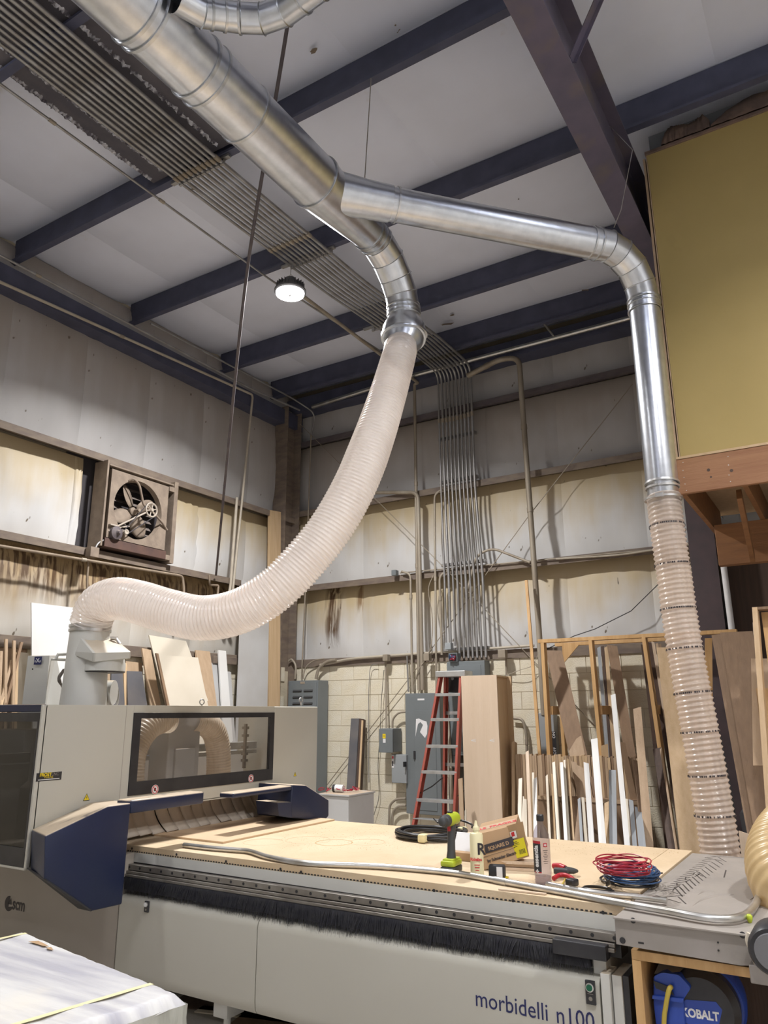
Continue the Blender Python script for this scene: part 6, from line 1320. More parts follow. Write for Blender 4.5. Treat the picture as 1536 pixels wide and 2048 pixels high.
lboard('leaning_board', 437, 1300, 452, 1302, -6.95, 443, 460, 1405, -6.8, .02, 'white', 'narrow white board left of the tall pale sheet')
lboard('leaning_board', 421, 1325, 437, 1327, -6.98, 428, 444, 1405, -6.85, .02, 'cabgrey', 'short pale board left of the narrow white board')
lboard('leaning_board', 452, 1342, 462, 1344, -6.98, 456, 466, 1405, -6.85, .02, 'cabgrey', 'short grey strip right of the narrow white board')
lboard('leaning_board', 223, 1338, 247, 1340, -6.85, 222, 249, 1400, -6.75, .02, 'dkgreyb', 'charcoal board right of the dust head spout')
lboard('leaning_board', 254, 1342, 284, 1343, -6.82, 256, 293, 1400, -6.72, .02, 'dkgreyb', 'wider charcoal board left of the cream sheets')
lboard('leaning_board', 247, 1325, 254, 1326, -6.85, 249, 257, 1400, -6.75, .02, 'ply', 'thin tan strip between the two charcoal boards')
lboard('leaning_board', 252, 1322, 284, 1326, -6.95, 254, 288, 1400, -6.88, .02, 'tanb', 'tan board rising behind the wider charcoal board')
lboard('leaning_board', 205, 1345, 222, 1347, -6.95, 205, 222, 1400, -6.88, .02, 'tanb', 'tan board end between the dust tower and charcoal board')
lboard('leaning_sheet', 35, 1304, 58, 1306, -6.85, 32, 56, 1406, -6.75, .015, 'offw', 'cream board at the far left behind the sticks')
lboard('leaning_board', -10, 1286, 54, 1294, -7.0, -12, 52, 1406, -6.9, .02, 'brown', 'brown board crossing behind the sticks at the far left')
for i, (a, b, c, d, m_, lab) in enumerate(((12, 1278, 10, 1406, 'tanb', 'tall straight stick at the far left edge'), (28, 1281, 26, 1406, 'tanb', 'second tall stick at the far left'), (43, 1284, 12, 1406, 'brown', 'stick leaning left across the others at the far left'),
        (24, 1320, 2, 1400, 'tanb', 'short stick leaning left at the far left'), (2, 1302, -2, 1400, 'tanb', 'stick on the very left picture edge'), (34, 1305, 31, 1406, 'ply', 'flat lath beside the cream board at the far left'), (16, 1340, 4, 1400, 'ply', 'lowest pale stick at the far left'))):
    p, q_ = V(onx(a, b, -6.7)), V(onx(c, d, -6.6)); f = toz0(p, q_); bm = B(); obox(bm, (p+f)/2, (0, 0.013, 0), (0.01, 0, 0), (p-f)/2); tag(obj('wooden_stick', bm, m_, None), lab, 'stick', 'sticks at the far left')
bm = B(); box(bm, -7.05, -6.98, 3.5, 8.4, 2.33, 2.45, 0.004); obj('sill_beam', bm, 'girt', wall_left)
bm = B(); a, b = onx(425, 1312, -6.98), onx(476, 1322, -6.98); box(bm, -7.0, -6.96, a.y, b.y+0.05, a.z-0.09, a.z-0.0, 0.003); tag(obj('cable_trough', bm, 'girt', None), 'short brown trough on the left wall below the valve', 'trough')
# grey cabinet with scrap on top behind the far bumper
gc = thing('grey_cabinet', 'low grey cabinet with scrap on top behind the far blue bumper', 'cabinet', (-4.8, 7.2, 0))
pa, pb = ony(697, 1590, 7.0), ony(747, 1578, 7.45); pl0 = ony(640, 1582, 7.0)
bm = B(); box(bm, pl0.x, pa.x, 7.0, 7.5, 0.0, pa.z-0.02, 0.004); obj('body', bm, 'cabgrey', gc)
bm = B(); box(bm, pl0.x-0.01, pa.x+0.012, 6.99, 7.51, pa.z-0.019, pa.z, 0.003); obj('top', bm, 'cabgrey', gc)
zc = pa.z+0.001
rnd = random.Random(12)
bm = B()
for k in range(16):
    x = pa.x-0.10-rnd.random()*0.36; y = 7.08+rnd.random()*0.3; r = 0.018+rnd.random()*0.02; n = V((rnd.uniform(-.6, .6), rnd.uniform(-.6, .6), 1)).normalized(); u = n.orthogonal().normalized(); w_ = n.cross(u)
    tube(bm, [V((x, y, zc+0.006+r*0.8))+(u*math.cos(2*PI*j/12)+w_*math.sin(2*PI*j/12))*r for j in range(11)], 0.005, 5)
o = obj('wire_scrap', bm, 'redw', None, 60, kind='stuff'); tag(o, 'tangle of pinkish wire scrap on the grey cabinet', 'scrap')
cn = thing('can', 'white can with black end lying on the grey cabinet', 'can', (pa.x-0.26, 7.18, zc)); bm = B(); c = V((pa.x-0.30, 7.16, zc+0.04)); lathe(bm, c, (1, 0.2, 0), [(0, 0.038), (0.11, 0.038)], 20); obj('body', bm, 'paper', cn, 40); bm = B(); lathe(bm, c-V((0.012, 0.002, 0)), (1, 0.2, 0), [(0, 0.03), (0.002, 0.039), (0.03, 0.039)], 20); obj('end_cap', bm, 'black', cn, 40)
# dark laminate sheets leaning by the block wall
sheet0('laminate_sheet', (702, 1437, 8.70), (718, 1437, 8.70), (693, 1577, 8.5), 0.05, 'dkgreyb', 'glossy charcoal laminate piece leaning on the block wall')
sheet0('laminate_sheet', (719, 1437, 8.69), (727, 1438, 8.69), (712, 1577, 8.48), 0.06, 'dkbrown', 'dark brown laminate piece beside the charcoal one')
sheet0('laminate_sheet', (723, 1440, 8.60), (726, 1441, 8.60), (716, 1577, 8.40), 0.015, 'ply', 'thin tan edge strip of the dark laminate pieces')
# ================================================================== THINGS ON THE ROUTER BED
TZ = 0.9005
P4 = [onz(672, 1641, TZ), onz(453, 1686, TZ), onz(316, 1670, TZ), onz(560, 1634, TZ)]
bm = B(); xr_ = (P4[0].x+P4[1].x)/2; box(bm, -5.2, xr_+0.0, 3.865, 5.09, TZ, TZ+0.012, 0.001)
o = obj('mdf_sheet', bm, 'mdf2', None); tag(o, 'thin reddish MDF sheet lying on the bed against the curtain', 'board')
for i, (px, py, r, lab) in enumerate(((527, 1684, 0.13, 'left shallow'), (617, 1680, 0.15, 'second shallow'), (668, 1685, 0.12, 'third dark edged'), (733, 1684, 0.12, 'fourth'))):
    c = onz(px, py, TZ); bm = B(); lathe(bm, (c.x, c.y, TZ-0.0002), (0, 0, 1), [(0, r-0.005), (0, r+0.002), (0.0008, r), (0.0008, r-0.005)], 48, loop=True)
    obj('routed_ring', bm, 'mdfedge' if i == 2 else 'mdf2', cnc)
# sawdust specks
bm = B(); rnd = random.Random(2)
for k in range(900):
    px = rnd.uniform(560, 900) if k % 3 else rnd.uniform(950, 1360); py = rnd.uniform(1652, 1700) if k % 3 else rnd.uniform(1685, 1712); p = onz(px, py, TZ+0.0006)
    if p.y > 5.05 or p.x > -1.02: continue
    r = rnd.uniform(.0015, .005); a = rnd.uniform(0, 3); vx, vy = V((math.cos(a)*r, math.sin(a)*r, 0)), V((-math.sin(a)*r*0.5, math.cos(a)*r*0.5, 0)); quad(bm, p-vx, p-vy+V((0, 0, .001)), p+vx, p+vy)
o = obj('sawdust', bm, 'mdfedge', None, kind='stuff', loc=(-2.2, 4.8, TZ)); tag(o, 'brown sawdust specks scattered over the spoilboard', 'sawdust')
# cable coil
cc = onz(862, 1675, TZ); cl = thing('cable_coil', 'coil of thick black cable lying at the back of the bed', 'cable', (cc.x, cc.y, TZ)); rnd = random.Random(5)
RA = 0.26; i0 = onz(790, 1671, TZ+0.02); i1 = onz(936, 1671, TZ+0.02); RA = (i1-i0).length/2
bm = B()
for k in range(11):
    r = RA-0.004-0.0085*(k % 4)*1.6; z = TZ+0.009+0.0125*(k//4)+rnd.uniform(0, .003); ph = rnd.uniform(0, 6.28); cxo, cyo = rnd.uniform(-.012, .012), rnd.uniform(-.012, .012)
    tube(bm, [V((cc.x+cxo+math.cos(a)*r, cc.y+cyo+math.sin(a)*r*0.98, z+0.006*math.sin(2*a+ph)+0.006)) for a in [2*PI*j/44 for j in range(44)]], 0.0085, 7, closed=True)
obj('cable_loops', bm, 'blackw', cl, 60)
for ox_, oy_ in ((0.14, 0.19), (0.06, -0.215)):
    c = cc+V((ox_, oy_, 0)); bm = B(); box(bm, c.x-0.028, c.x+0.028, c.y-0.034, c.y+0.034, TZ+0.002, TZ+0.054, 0.014); obj('tape_wrap', bm, 'tape', cl, 40)
bm = B(); c = onz(900, 1646, TZ+0.03); tube(bm, catmull([c+V((-0.10, -.01, 0)), c, c+V((.06, .03, .02)), c+V((.16, .02, .0)), c+V((.2, -.05, -.01))], 5), 0.008, 6); tube(bm, [c+V((-0.10, -.01, 0)), c+V((-0.13, -.01, 0.025))], 0.004, 5); obj('cable_tail', bm, 'blackw', cl, 60)
# drill
db = onz(903, 1744, TZ); dr = thing('cordless_drill', 'lime and black cordless drill standing on its battery', 'drill', (db.x, db.y, TZ)); fdir = V((-RX.x, -RX.y, 0)).normalized()  # towards picture left
tow = V((-db.x, -db.y, 0)).normalized(); side = V((-tow.y, tow.x, 0))
fw = (tow*0.75+V((-0.3, 0.0, 0))).normalized()  # chuck points to camera-left
def ob(c, l, wv, h, m, name, bev=0.006, fwd=None):
    f = fwd or fw; s_ = V((-f.y, f.x, 0)).normalized(); up = s_.cross(f)*-1; up = V((0, 0, 1)) if abs(f.z) < 0.01 else f.cross(s_)
    bm = B(); obox(bm, c, f*l, s_*wv, up*h, bev); return obj(name, bm, m, dr, 40)
D0 = V((db.x, db.y, TZ)); hgt = 0.30
ob(D0+V((0, 0, 0.016)), 0.062, 0.038, 0.016, 'dkgrey', 'battery', 0.008)
ob(D0+V((0, 0, 0.046)), 0.058, 0.038, 0.014, 'lime', 'battery_cover', 0.008)
ob(D0+fw*-0.005+V((0, 0, 0.06)), 0.05, 0.03, 0.008, 'lime', 'foot', 0.004)
bm = B(); tube(bm, [D0+V((0, 0, 0.06)), D0+V((0, 0, 0.10))-fw*0.004, D0+V((0, 0, 0.16))-fw*0.008, D0+V((0, 0, 0.20))-fw*0.012, D0+V((0, 0, 0.235))-fw*0.015], [0.026, 0.021, 0.020, 0.022, 0.026], 14); obj('grip', bm, 'dkgrey', dr, 60)
bm = B(); lathe(bm, D0+V((0, 0, 0.255))-fw*0.075, fw, [(0, 0.018), (0.01, 0.032), (0.07, 0.034), (0.12, 0.030)], 20); obj('motor_housing', bm, 'lime', dr, 40)
bm = B(); lathe(bm, D0+V((0, 0, 0.255))+fw*0.046, fw, [(0, 0.031), (0.03, 0.030), (0.035, 0.024), (0.06, 0.022), (0.068, 0.012)], 20); obj('chuck', bm, 'dkgrey', dr, 40)
bm = B(); box(bm, D0.x-0.012, D0.x+0.012, D0.y-0.012, D0.y+0.012, TZ+0.287, TZ+0.297, 0.003); obj('selector', bm, 'dkgrey', dr)
bm = B(); obox(bm, D0+V((0, 0, 0.215))+fw*0.018, fw*0.008, side*0.007, (0, 0, 0.016), 0.003); obj('trigger', bm, 'red', dr)
# glue bottle
gb = onz(955, 1751, TZ); gl = thing('glue_bottle', 'pale yellow glue bottle with pointed cap right of the drill', 'bottle', (gb.x, gb.y, TZ)); k = (onz(966, 1751, TZ)-gb).length
bm = B(); lathe(bm, (gb.x, gb.y, TZ), (0, 0, 1), [(0, 0.028), (0.006, 0.034), (0.19, 0.034), (0.20, 0.030), (0.205, 0.016), (0.215, 0.015)], 28); obj('body', bm, 'glue', gl, 35)
bm = B(); lathe(bm, (gb.x, gb.y, TZ+0.215), (0, 0, 1), [(0, 0.018), (0.014, 0.016), (0.02, 0.010), (0.045, 0.005)], 16); obj('nozzle', bm, 'glue', gl, 35)
fc_ = V((-gb.x, -gb.y, 0)).normalized(); fr_ = V((-fc_.y, fc_.x, 0)); lab_o = V((gb.x, gb.y, TZ))+fc_*0.0345
text('R', 0.075, 'textdk', lab_o+fr_*0.002+V((0, 0, 0.105)), fr_, (0, 0, 1), gl, 'bottle_print', 0.0003, 0.9, None, 0.002)
text('Richelieu', 0.020, 'textred', lab_o-fr_*0.033+fc_*0.002+V((0, 0, 0.075)), fr_, (0, 0, 1), gl, 'bottle_print', 0.0003, 0.8, None, 0.0008)
bm = B()
for j in range(3): obox(bm, lab_o+V((0, 0, 0.055-0.012*j)), fr_*(0.014-0.002*j), fc_*0.0003, (0, 0, 0.002))
obj('fine_print', bm, 'textred', gl)
# cardboard box (tilted on shims)
bx = thing('cardboard_box', 'opened cardboard box with black band, tilted on wooden shims', 'box', onz(1010, 1735, TZ))
o0 = V(onz(968, 1739, TZ+0.005)); fr1 = ony(1054, 1714, 1)  # helpers
ya = o0.y
A0 = V(ony(966, 1741, ya)); A1 = V(ony(1052, 1715, ya+0.10)); A2 = V(ony(1031, 1650, ya+0.12)); A3 = V(ony(954, 1669, ya+0.02))
bk = V((0.02, 0.20, 0.0)); bk = V((-0.06, 0.19, 0.03))
def slab(p4, n, m, name, parent, label=None):
    bm = B(); prism(bm, p4, n); bmesh.ops.recalc_face_normals(bm, faces=bm.faces); return obj(name, bm, m, parent, None, None, label)
nf = (A1-A0).cross(A3-A0).normalized()
if nf.dot(CAM-A0) < 0: nf = -nf
slab([A0, A1, A2, A3], -nf*0.004, 'card', 'front_side', bx)
slab([A3, A2, A2+bk, A3+bk], V((0, 0, -0.004)), 'card', 'top_flap', bx)
slab([A0, A3, A3+bk, A0+bk], V((0.004, 0, 0)), 'card', 'left_side', bx)
slab([A0, A1, A1+bk, A0+bk], V((0, 0, 0.004)), 'card', 'bottom', bx)
slab([A0+bk, A1+bk, A2+bk, A3+bk], -nf*0.004, 'card', 'back_side', bx)
# open flap at the right with yellow label
F0, F1_, F2_, F3 = V(ony(1031, 1724, ya+0.09)), V(ony(1056, 1715, ya+0.11)), V(ony(1044, 1643, ya+0.13)), V(ony(1011, 1649, ya+0.10))
F0 = A1-nf*0.0; F0, F1_, F2_, F3 = V(ony(1030, 1721, ya+0.085)), V(ony(1058, 1713, ya+0.07)), V(ony(1045, 1643, ya+0.09)), V(ony(1013, 1652, ya+0.10))
nfl = (F1_-F0).cross(F3-F0).normalized()
if nfl.dot(CAM-F0) < 0: nfl = -nfl
flap = slab([F0, F1_, F2_, F3], -nfl*0.003, 'card', 'open_flap', bx)
def onface(o, r, u, a, b): return o+r*a+u*b
fr_r = (F1_-F0); fr_u = (F3-F0)
def fquad(o, r, u, n, a0, a1, b0, b1, m, name, parent, lift=0.001):
    bm = B(); prism(bm, [o+r*a0+u*b0+n*lift, o+r*a1+u*b0+n*lift, o+r*a1+u*b1+n*lift, o+r*a0+u*b1+n*lift], n*0.0004); return obj(name, bm, m, parent)
fquad(F0, fr_r, fr_u, nfl, 0.05, 0.97, 0.04, 0.55, 'label', 'yellow_label', flap)
fquad(F0, fr_r, fr_u, nfl, 0.12, 0.55, 0.60, 0.80, 'paper', 'white_label', flap)
for i, (a0, a1, b0, b1) in enumerate(((0.15, 0.45, 0.48, 0.50), (0.15, 0.55, 0.44, 0.455), (0.15, 0.6, 0.40, 0.41), (0.15, 0.4, 0.35, 0.365), (0.45, 0.9, 0.12, 0.25))):
    if i < 4: fquad(F0, fr_r, fr_u, nfl, a0, a1, b0, b1, 'textdk', 'label_print', flap, 0.0016)
    else:
        for j in range(9): fquad(F0, fr_r, fr_u, nfl, a0+j*0.05, a0+j*0.05+(0.015, 0.03)[j % 2], b0, b1, 'textdk', 'bar_code', flap, 0.0016)
fquad(F0, fr_r, fr_u, nfl, 0.2, 0.42, 0.66, 0.78, 'textred', 'red_mark', flap, 0.0016)
r_, u_ = (A1-A0), (A3-A0)
fquad(A0, r_, u_, nf, 0.12, 0.86, 0.42, 0.66, 'textdk', 'black_band', bx)
rn, un = r_.normalized(), u_.normalized()
text('SQUARE D', 0.024, 'card', A0+r_*0.20+u_*0.48+nf*0.0018, rn, un, bx, 'box_lettering', 0.0003, 1.0, None, 0.0008)
fquad(A0, r_, u_, nf, 0.06, 0.93, 0.335, 0.345, 'textdk', 'thin_line', bx)
text('by Schneider Electric', 0.020, 'textdk', A0+r_*0.14+u_*0.17+nf*0.0012, rn, un, bx, 'box_lettering', 0.0003, 0.95, None, 0.0006)
tn = V((0, 0, 1)); T0 = A3; tr_v = (A2-A3); tu_v = bk
nt_ = tr_v.cross(tu_v).normalized()
if nt_.z < 0: nt_ = -nt_
fquad(T0, tr_v, tu_v, nt_, 0.0, 0.96, 0.28, 0.62, 'tanb', 'sealing_tape', bx, 0.0006)
text('FRAGILE', 0.045, 'textred', T0+tr_v*0.30+tu_v*0.32+nt_*0.0016, tr_v.normalized(), tu_v, bx, 'tape_lettering', 0.0003, 0.9, None, 0.0015)
text('ILE', 0.045, 'textred', T0+tr_v*0.0+tu_v*0.32+nt_*0.0016, tr_v.normalized(), tu_v, bx, 'tape_lettering', 0.0003, 0.8, None, 0.0015)
# shims under the box
for i, (u, v, l, dz, lab) in enumerate(((1020, 1738, 0.13, 0.0, 'lower wooden shim under the tilted box'), (1028, 1731, 0.12, 0.016, 'middle wooden shim under the tilted box'), (1035, 1726, 0.10, 0.032, 'upper wooden shim under the tilted box'))):
    c = onz(u, v, TZ+dz); bm = B(); obox(bm, c+V((0, 0, 0.0075)), V((0.95, 0.28, 0))*l, V((-0.28, 0.95, 0))*0.045, (0, 0, 0.0072), 0.001); tag(obj('wood_shim', bm, 'plylt', None), lab, 'wood block', 'shims under the box')
# envelope and little box behind the drill
c = onz(925, 1722, TZ); bm = B(); box(bm, c.x-0.07, c.x+0.08, c.y, c.y+0.07, TZ, TZ+0.042, 0.002); sb = tag(obj('small_box', bm, 'card', None), 'small low cardboard box between drill and glue bottle', 'box')
bm = B(); c2 = c+V((0.0, 0.035, 0.042)); obox(bm, c2+V((0, 0.05, 0.045)), (0.085, 0, 0), (0, 0.028, 0.045), (0, 0.0006, -0.0004)); tag(obj('paper_slip', bm, 'paper', None), 'white paper slip propped behind the small box', 'paper')
# tape measure
c = onz(995, 1757, TZ); tm = thing('tape_measure', 'black tape measure with silver label before the box', 'tape measure', (c.x, c.y, TZ)); bm = B(); obox(bm, c+V((0, 0, 0.033)), V((0.040, 0.012, 0)), V((-0.006, 0.02, 0)), (0, 0, 0.032), 0.010); obj('case', bm, 'black', tm, 40)
bm = B(); obox(bm, c+V((0.020, -0.018, 0.033)), V((0.014, 0.004, 0)), V((0.0003, -0.001, 0)), (0, 0, 0.024)); obj('label', bm, 'paper', tm); bm = B(); obox(bm, c+V((0.045, 0.008, 0.008)), (0.008, 0, 0), (0, 0.01, 0), (0, 0, 0.004)); obj('tape_end', bm, 'warn', tm)
# water bottle
c = onz(1087, 1768, TZ); wb = thing('water_bottle', 'clear plastic water bottle with black cap and black label', 'bottle', (c.x, c.y, TZ))
H = 0.325; bm = B(); lathe(bm, c, (0, 0, 1), [(0, 0.034), (0.006, 0.040), (0.02, 0.041), (0.022, 0.0385), (0.05, 0.041), (0.20, 0.041), (0.225, 0.038), (0.255, 0.026), (0.27, 0.0145), (0.29, 0.014)], 32); obj('bottle_body', bm, 'clear', wb, 40)
bm = B(); lathe(bm, c+V((0, 0, 0.002)), (0, 0, 1), [(0, 0.030), (0.004, 0.037), (0.035, 0.0365)], 28); obj('water', bm, 'clear', wb, 40)
bm = B(); lathe(bm, c+V((0, 0, 0.284)), (0, 0, 1), [(0, 0.017), (0.004, 0.0185), (0.026, 0.018), (0.03, 0.015)], 20); obj('cap', bm, 'black', wb, 35)
fc_ = V((-c.x, -c.y, 0)).normalized(); rr_ = V((-fc_.y, fc_.x, 0))
def wrap(z0, z1, a0, a1, r, m, name, parent):
    bm = B(); n = 14; p = []
    for i in range(n+1):
        a = a0+(a1-a0)*i/n; d = fc_*math.cos(a)+rr_*math.sin(a); p.append((bm.verts.new(c+d*r+V((0, 0, z0))), bm.verts.new(c+d*r+V((0, 0, z1)))))
    for i in range(n): bm.faces.new((p[i][0], p[i+1][0], p[i+1][1], p[i][1]))
    return obj(name, bm, m, parent, 180)
wl = wrap(0.055, 0.185, -1.35, -0.12, 0.0418, 'black', 'label', wb); wrap(0.185, 0.197, -1.35, -0.12, 0.0418, 'red', 'label_stripe', wl); wrap(0.055, 0.060, -1.1, -0.12, 0.0422, 'red', 'label_stripe', wl)
dd = fc_*math.cos(-0.62)+rr_*math.sin(-0.62); rt = fc_*-math.sin(-0.62)+rr_*math.cos(-0.62)
text('essentia', 0.032, 'textwhite', c+dd*0.0432+rt*0.008+V((0, 0, 0.080)), (0, 0, 1), -rt, wl, 'label_lettering', 0.0003, 0.95, None, 0.0012)
bm = B(); cp = c+dd*0.0432+V((0, 0, 0.062)); obox(bm, cp, rt*0.009, dd*0.0003, (0, 0, 0.003)); obox(bm, cp, rt*0.003, dd*0.0003, (0, 0, 0.009)); obj('white_cross', bm, 'textwhite', wl)
d2 = fc_*math.cos(0.42)+rr_*math.sin(0.42); r2 = fc_*-math.sin(0.42)+rr_*math.cos(0.42); bm = B(); obox(bm, c+d2*0.0418+V((0, 0, 0.18)), r2*0.009, d2*0.0005, (0, 0, 0.009)); fl = obj('red_square', bm, 'red', wb)
bm = B(); obox(bm, c+d2*0.0426+V((0, 0, 0.18)), r2*0.006, d2*0.0003, (0, 0, 0.002)); obox(bm, c+d2*0.0426+V((0, 0, 0.18)), r2*0.002, d2*0.0003, (0, 0, 0.006)); obj('small_cross', bm, 'textwhite', fl)
bm = B()
for j in range(8): obox(bm, c+d2*0.0418+V((0, 0, 0.155-0.008*j)), r2*(0.012-0.003*(j % 3)), d2*0.0003, (0, 0, 0.001))
obj('small_print', bm, 'textdk', wb)
# crimpers / strippers
ct_ = thing('wire_stripper', 'red handled wire strippers with black jaws right of the water bottle', 'tool', onz(1128, 1755, TZ))
c = onz(1128, 1752, TZ+0.02); bm = B(); tube(bm, catmull([onz(1107, 1732, TZ+.035), onz(1118, 1732, TZ+.04), onz(1130, 1737, TZ+.035)], 5), [0.014]*6+[0.016]*5, 8); obj('handle', bm, 'red', ct_, 60)
bm = B(); tube(bm, catmull([onz(1107, 1757, TZ+.012), onz(1120, 1750, TZ+.02), onz(1136, 1752, TZ+.02), onz(1150, 1762, TZ+.014)], 5), 0.011, 8); obj('handle', bm, 'red', ct_, 60)
bm = B(); obox(bm, onz(1122, 1742, TZ+.03), (0.035, 0.006, 0), (-0.004, 0.018, 0), (0, 0, 0.013), 0.005); tube(bm, [onz(1130, 1740, TZ+.03), onz(1148, 1742, TZ+.025), onz(1154, 1742, TZ+.02)], [0.018, 0.014, 0.008], 8); obj('jaw', bm, 'dkgrey', ct_, 50)
bm = B(); obox(bm, onz(1144, 1764, TZ+.016), (0.022, -0.006, 0), (0.008, 0.022, 0), (0, 0, 0.015), 0.006); obj('jaw', bm, 'black', ct_, 50)
wire('wire_offcut', [onz(1131, 1757, TZ+.006), onz(1122, 1774, TZ+.006)], 0.004, 'yhose', 'short yellow wire offcut below the strippers', 'wire')
bm = B(); c = onz(1112, 1787, TZ); obox(bm, c+V((0, 0, 0.006)), (0.034, -0.004, 0), (0.003, 0.016, 0), (0, 0, 0.005), 0.003); tag(obj('rubber_pad', bm, 'dkgrey', None), 'flat black pad lying against the long conduit', 'pad')
# wire coils
def coil(px, py, rx, z0, n, wr, m, label, h, seed, tail=None):
    c = onz(px, py, z0); rnd = random.Random(seed); t = thing('wire_coil', label, 'wire', (c.x, c.y, z0)); bm = B()
    for k in range(n):
        r = rx*rnd.uniform(0.86, 1.04); ox, oy = rnd.uniform(-.015, .015), rnd.uniform(-.015, .015); zz = z0+wr+h*k/max(n-1, 1); tx, ty = rnd.uniform(-.06, .06), rnd.uniform(-.06, .06); ph = rnd.uniform(0, 6)
        tube(bm, [V((c.x+ox+math.cos(a)*r, c.y+oy+math.sin(a)*r, max(zz+tx*r*math.cos(a)+ty*r*math.sin(a)+0.004*math.sin(3*a+ph), z0+wr))) for a in [2*PI*j/36 for j in range(36)]], wr, 5, closed=True)
    obj('wire_loops', bm, m, t, 60)
    if tail: bm = B(); tube(bm, tail, wr, 5); obj('wire_tail', bm, m, t, 60)
    return c
coil(1262, 1764, 0.125, TZ, 9, 0.0035, 'blackw', 'coil of black wire at the bottom of the stacked wire coils', 0.030, 1, [onz(1290, 1752, TZ+.03), onz(1310, 1748, TZ+.03), onz(1325, 1746, TZ+.03)])
coil(1262, 1757, 0.120, TZ+0.04, 13, 0.0035, 'bluew', 'coil of blue wire in the middle of the stacked wire coils', 0.045, 2)
coil(1247, 1744, 0.115, TZ+0.095, 11, 0.003, 'redw', 'coil of red wire on top of the stacked wire coils', 0.05, 3)
zt_ = thing('cable_tie_bundle', 'loop of black cable ties before the wire coils', 'cable tie', onz(1198, 1778, TZ)); bm = B(); c = onz(1195, 1780, TZ+0.006)
for k in range(3): tube(bm, [c+V((math.cos(a)*(0.075-.006*k), math.sin(a)*(0.05-.004*k), 0.004*k)) for a in [2*PI*j/28 for j in range(28)]], 0.0035, 5, closed=True)
for k in range(4): tube(bm, [onz(1212, 1774, TZ+.006), onz(1213+k*2, 1768, TZ+.03), onz(1210+3*k, 1762-k, TZ+.055+.006*k)], 0.003, 5)
obj('ties', bm, 'blackw', zt_, 60)
# long conduits lying on the bed
lc = thing('loose_conduit', 'long bent steel conduit lying along the front of the bed onto the tray', 'conduit', onz(900, 1742, TZ)); q = [onz(a, b, TZ+0.016) for a, b in ((368, 1690), (420, 1696), (470, 1700), (500, 1703), (540, 1715), (620, 1727), (760, 1733), (900, 1745), (1000, 1762), (1130, 1785), (1250, 1807), (1330, 1821), (1400, 1834), (1450, 1838))]
q = [V((p.x, p.y, TZ+0.016)) for p in q]; q += [V(onz(1485, 1832, TZ+0.016)), V(onz(1506, 1815, TZ+0.018)), V(onz(1520, 1788, TZ+0.02)), V(onz(1530, 1760, TZ+0.02))]
bm = B(); tube(bm, catmull(q, 5), 0.0150, 12); obj('pipe_run', bm, 'emt', lc, 60)
bm = B(); c_, d_ = q[8], (q[9]-q[8]).normalized(); lathe(bm, c_-d_*0.03, d_, [(0, 0.015), (0, 0.0175), (0.07, 0.0175), (0.07, 0.015)], 14); obj('coupling', bm, 'emt', lc, 40)
bm = B(); q2 = [onz(a, b, TZ+0.013) for a, b in ((1094, 1768), (1180, 1784), (1270, 1793), (1334, 1801))]; tube(bm, catmull(q2, 4), 0.0125, 12); tag(obj('short_conduit', bm, 'emt', None, 60), 'second shorter steel conduit lying behind the long one, ending on the tray', 'conduit')
bm = B(); a, b = onz(998, 1778, TZ+.004), onz(1092, 1788, TZ+.004); d = (b-a); obox(bm, (a+b)/2, d/2, V((-d.y, d.x, 0)).normalized()*0.010, (0, 0, 0.003)); tag(obj('wood_strip', bm, 'plylt', None), 'thin wood strip in front of the long conduit', 'stick')
# ================================================================== UNDER THE TRAY
sc_ = thing('plywood_shelf', 'open plywood shelf box under the steel tray', 'shelf', (-0.4, 3.6, 0)); YS = 3.40
a = ony(1262, 1899, YS); b = ony(1275, 2010, YS); xL = a.x; zTop = a.z
bm = B(); box(bm, xL, xL+0.035, YS, YS+0.55, 0.0, zTop-0.036, 0.001); obj('side_panel', bm, 'fir', sc_)
bm = B(); box(bm, xL, 0.55, YS, YS+0.55, zTop-0.035, zTop, 0.001); obj('top_panel', bm, 'fir', sc_)
bm = B(); box(bm, xL, 0.55, YS+0.551, YS+0.57, 0.0, zTop); obj('back_panel', bm, 'dkbrown', sc_)  # dark colour paints the shade of the shelf interior
bm = B(); box(bm, xL+0.036, 0.55, YS+0.02, YS+0.55, 0.16, 0.18); obj('shelf', bm, 'ply', sc_)
bm = B(); box(bm, -0.34, -0.325, YS+0.25, YS+0.55, 0.18, 0.42, 0.001); box(bm, -0.34, 0.5, YS+0.25, YS+0.265, 0.18, 0.42); tag(obj('drawer_box', bm, 'ply', None), 'plywood box at the lower right inside the shelf', 'box')
# hose reel
rl = thing('hose_reel', 'royal blue hose reel with black round side under the tray', 'hose reel', (-0.62, YS+0.25, 0.18))
yr = YS+0.06
p = lambda px, py, y=yr: V(ony(px, py, y))
zb_ = 0.185
# blue casing: front profile extruded back
prof = [p(1306, 1953), p(1324, 1945), p(1358, 1950), p(1382, 1976), p(1366, 2000), p(1372, 2060), V((p(1372, 2060).x, yr, zb_)), V((p(1318, 2060).x, yr, zb_)), p(1306, 2010)]
bm = B(); prism(bm, prof, (0.0, 0.30, 0)); bmesh.ops.bevel(bm, geom=[e for e in bm.edges if e.calc_length() > 0.1], offset=0.01, segments=2, profile=0.5, affect='EDGES'); obj('casing', bm, 'kblue', rl, 40)
bm = B(); a1 = [p(1307, 1961, yr-0.003), p(1341, 1974, yr-0.003), p(1348, 1990, yr-0.003), p(1312, 1976, yr-0.003)]; prism(bm, a1, (0, -0.004, 0)); obj('hose_slot', bm, 'black', rl)
bm = B(); prism(bm, [p(1306, 1990, yr-0.001), p(1368, 1996, yr-0.001), p(1366, 2004, yr-0.001), p(1306, 1996, yr-0.001)], (0, -0.010, 0)); obj('lower_lip', bm, 'kblue', rl)
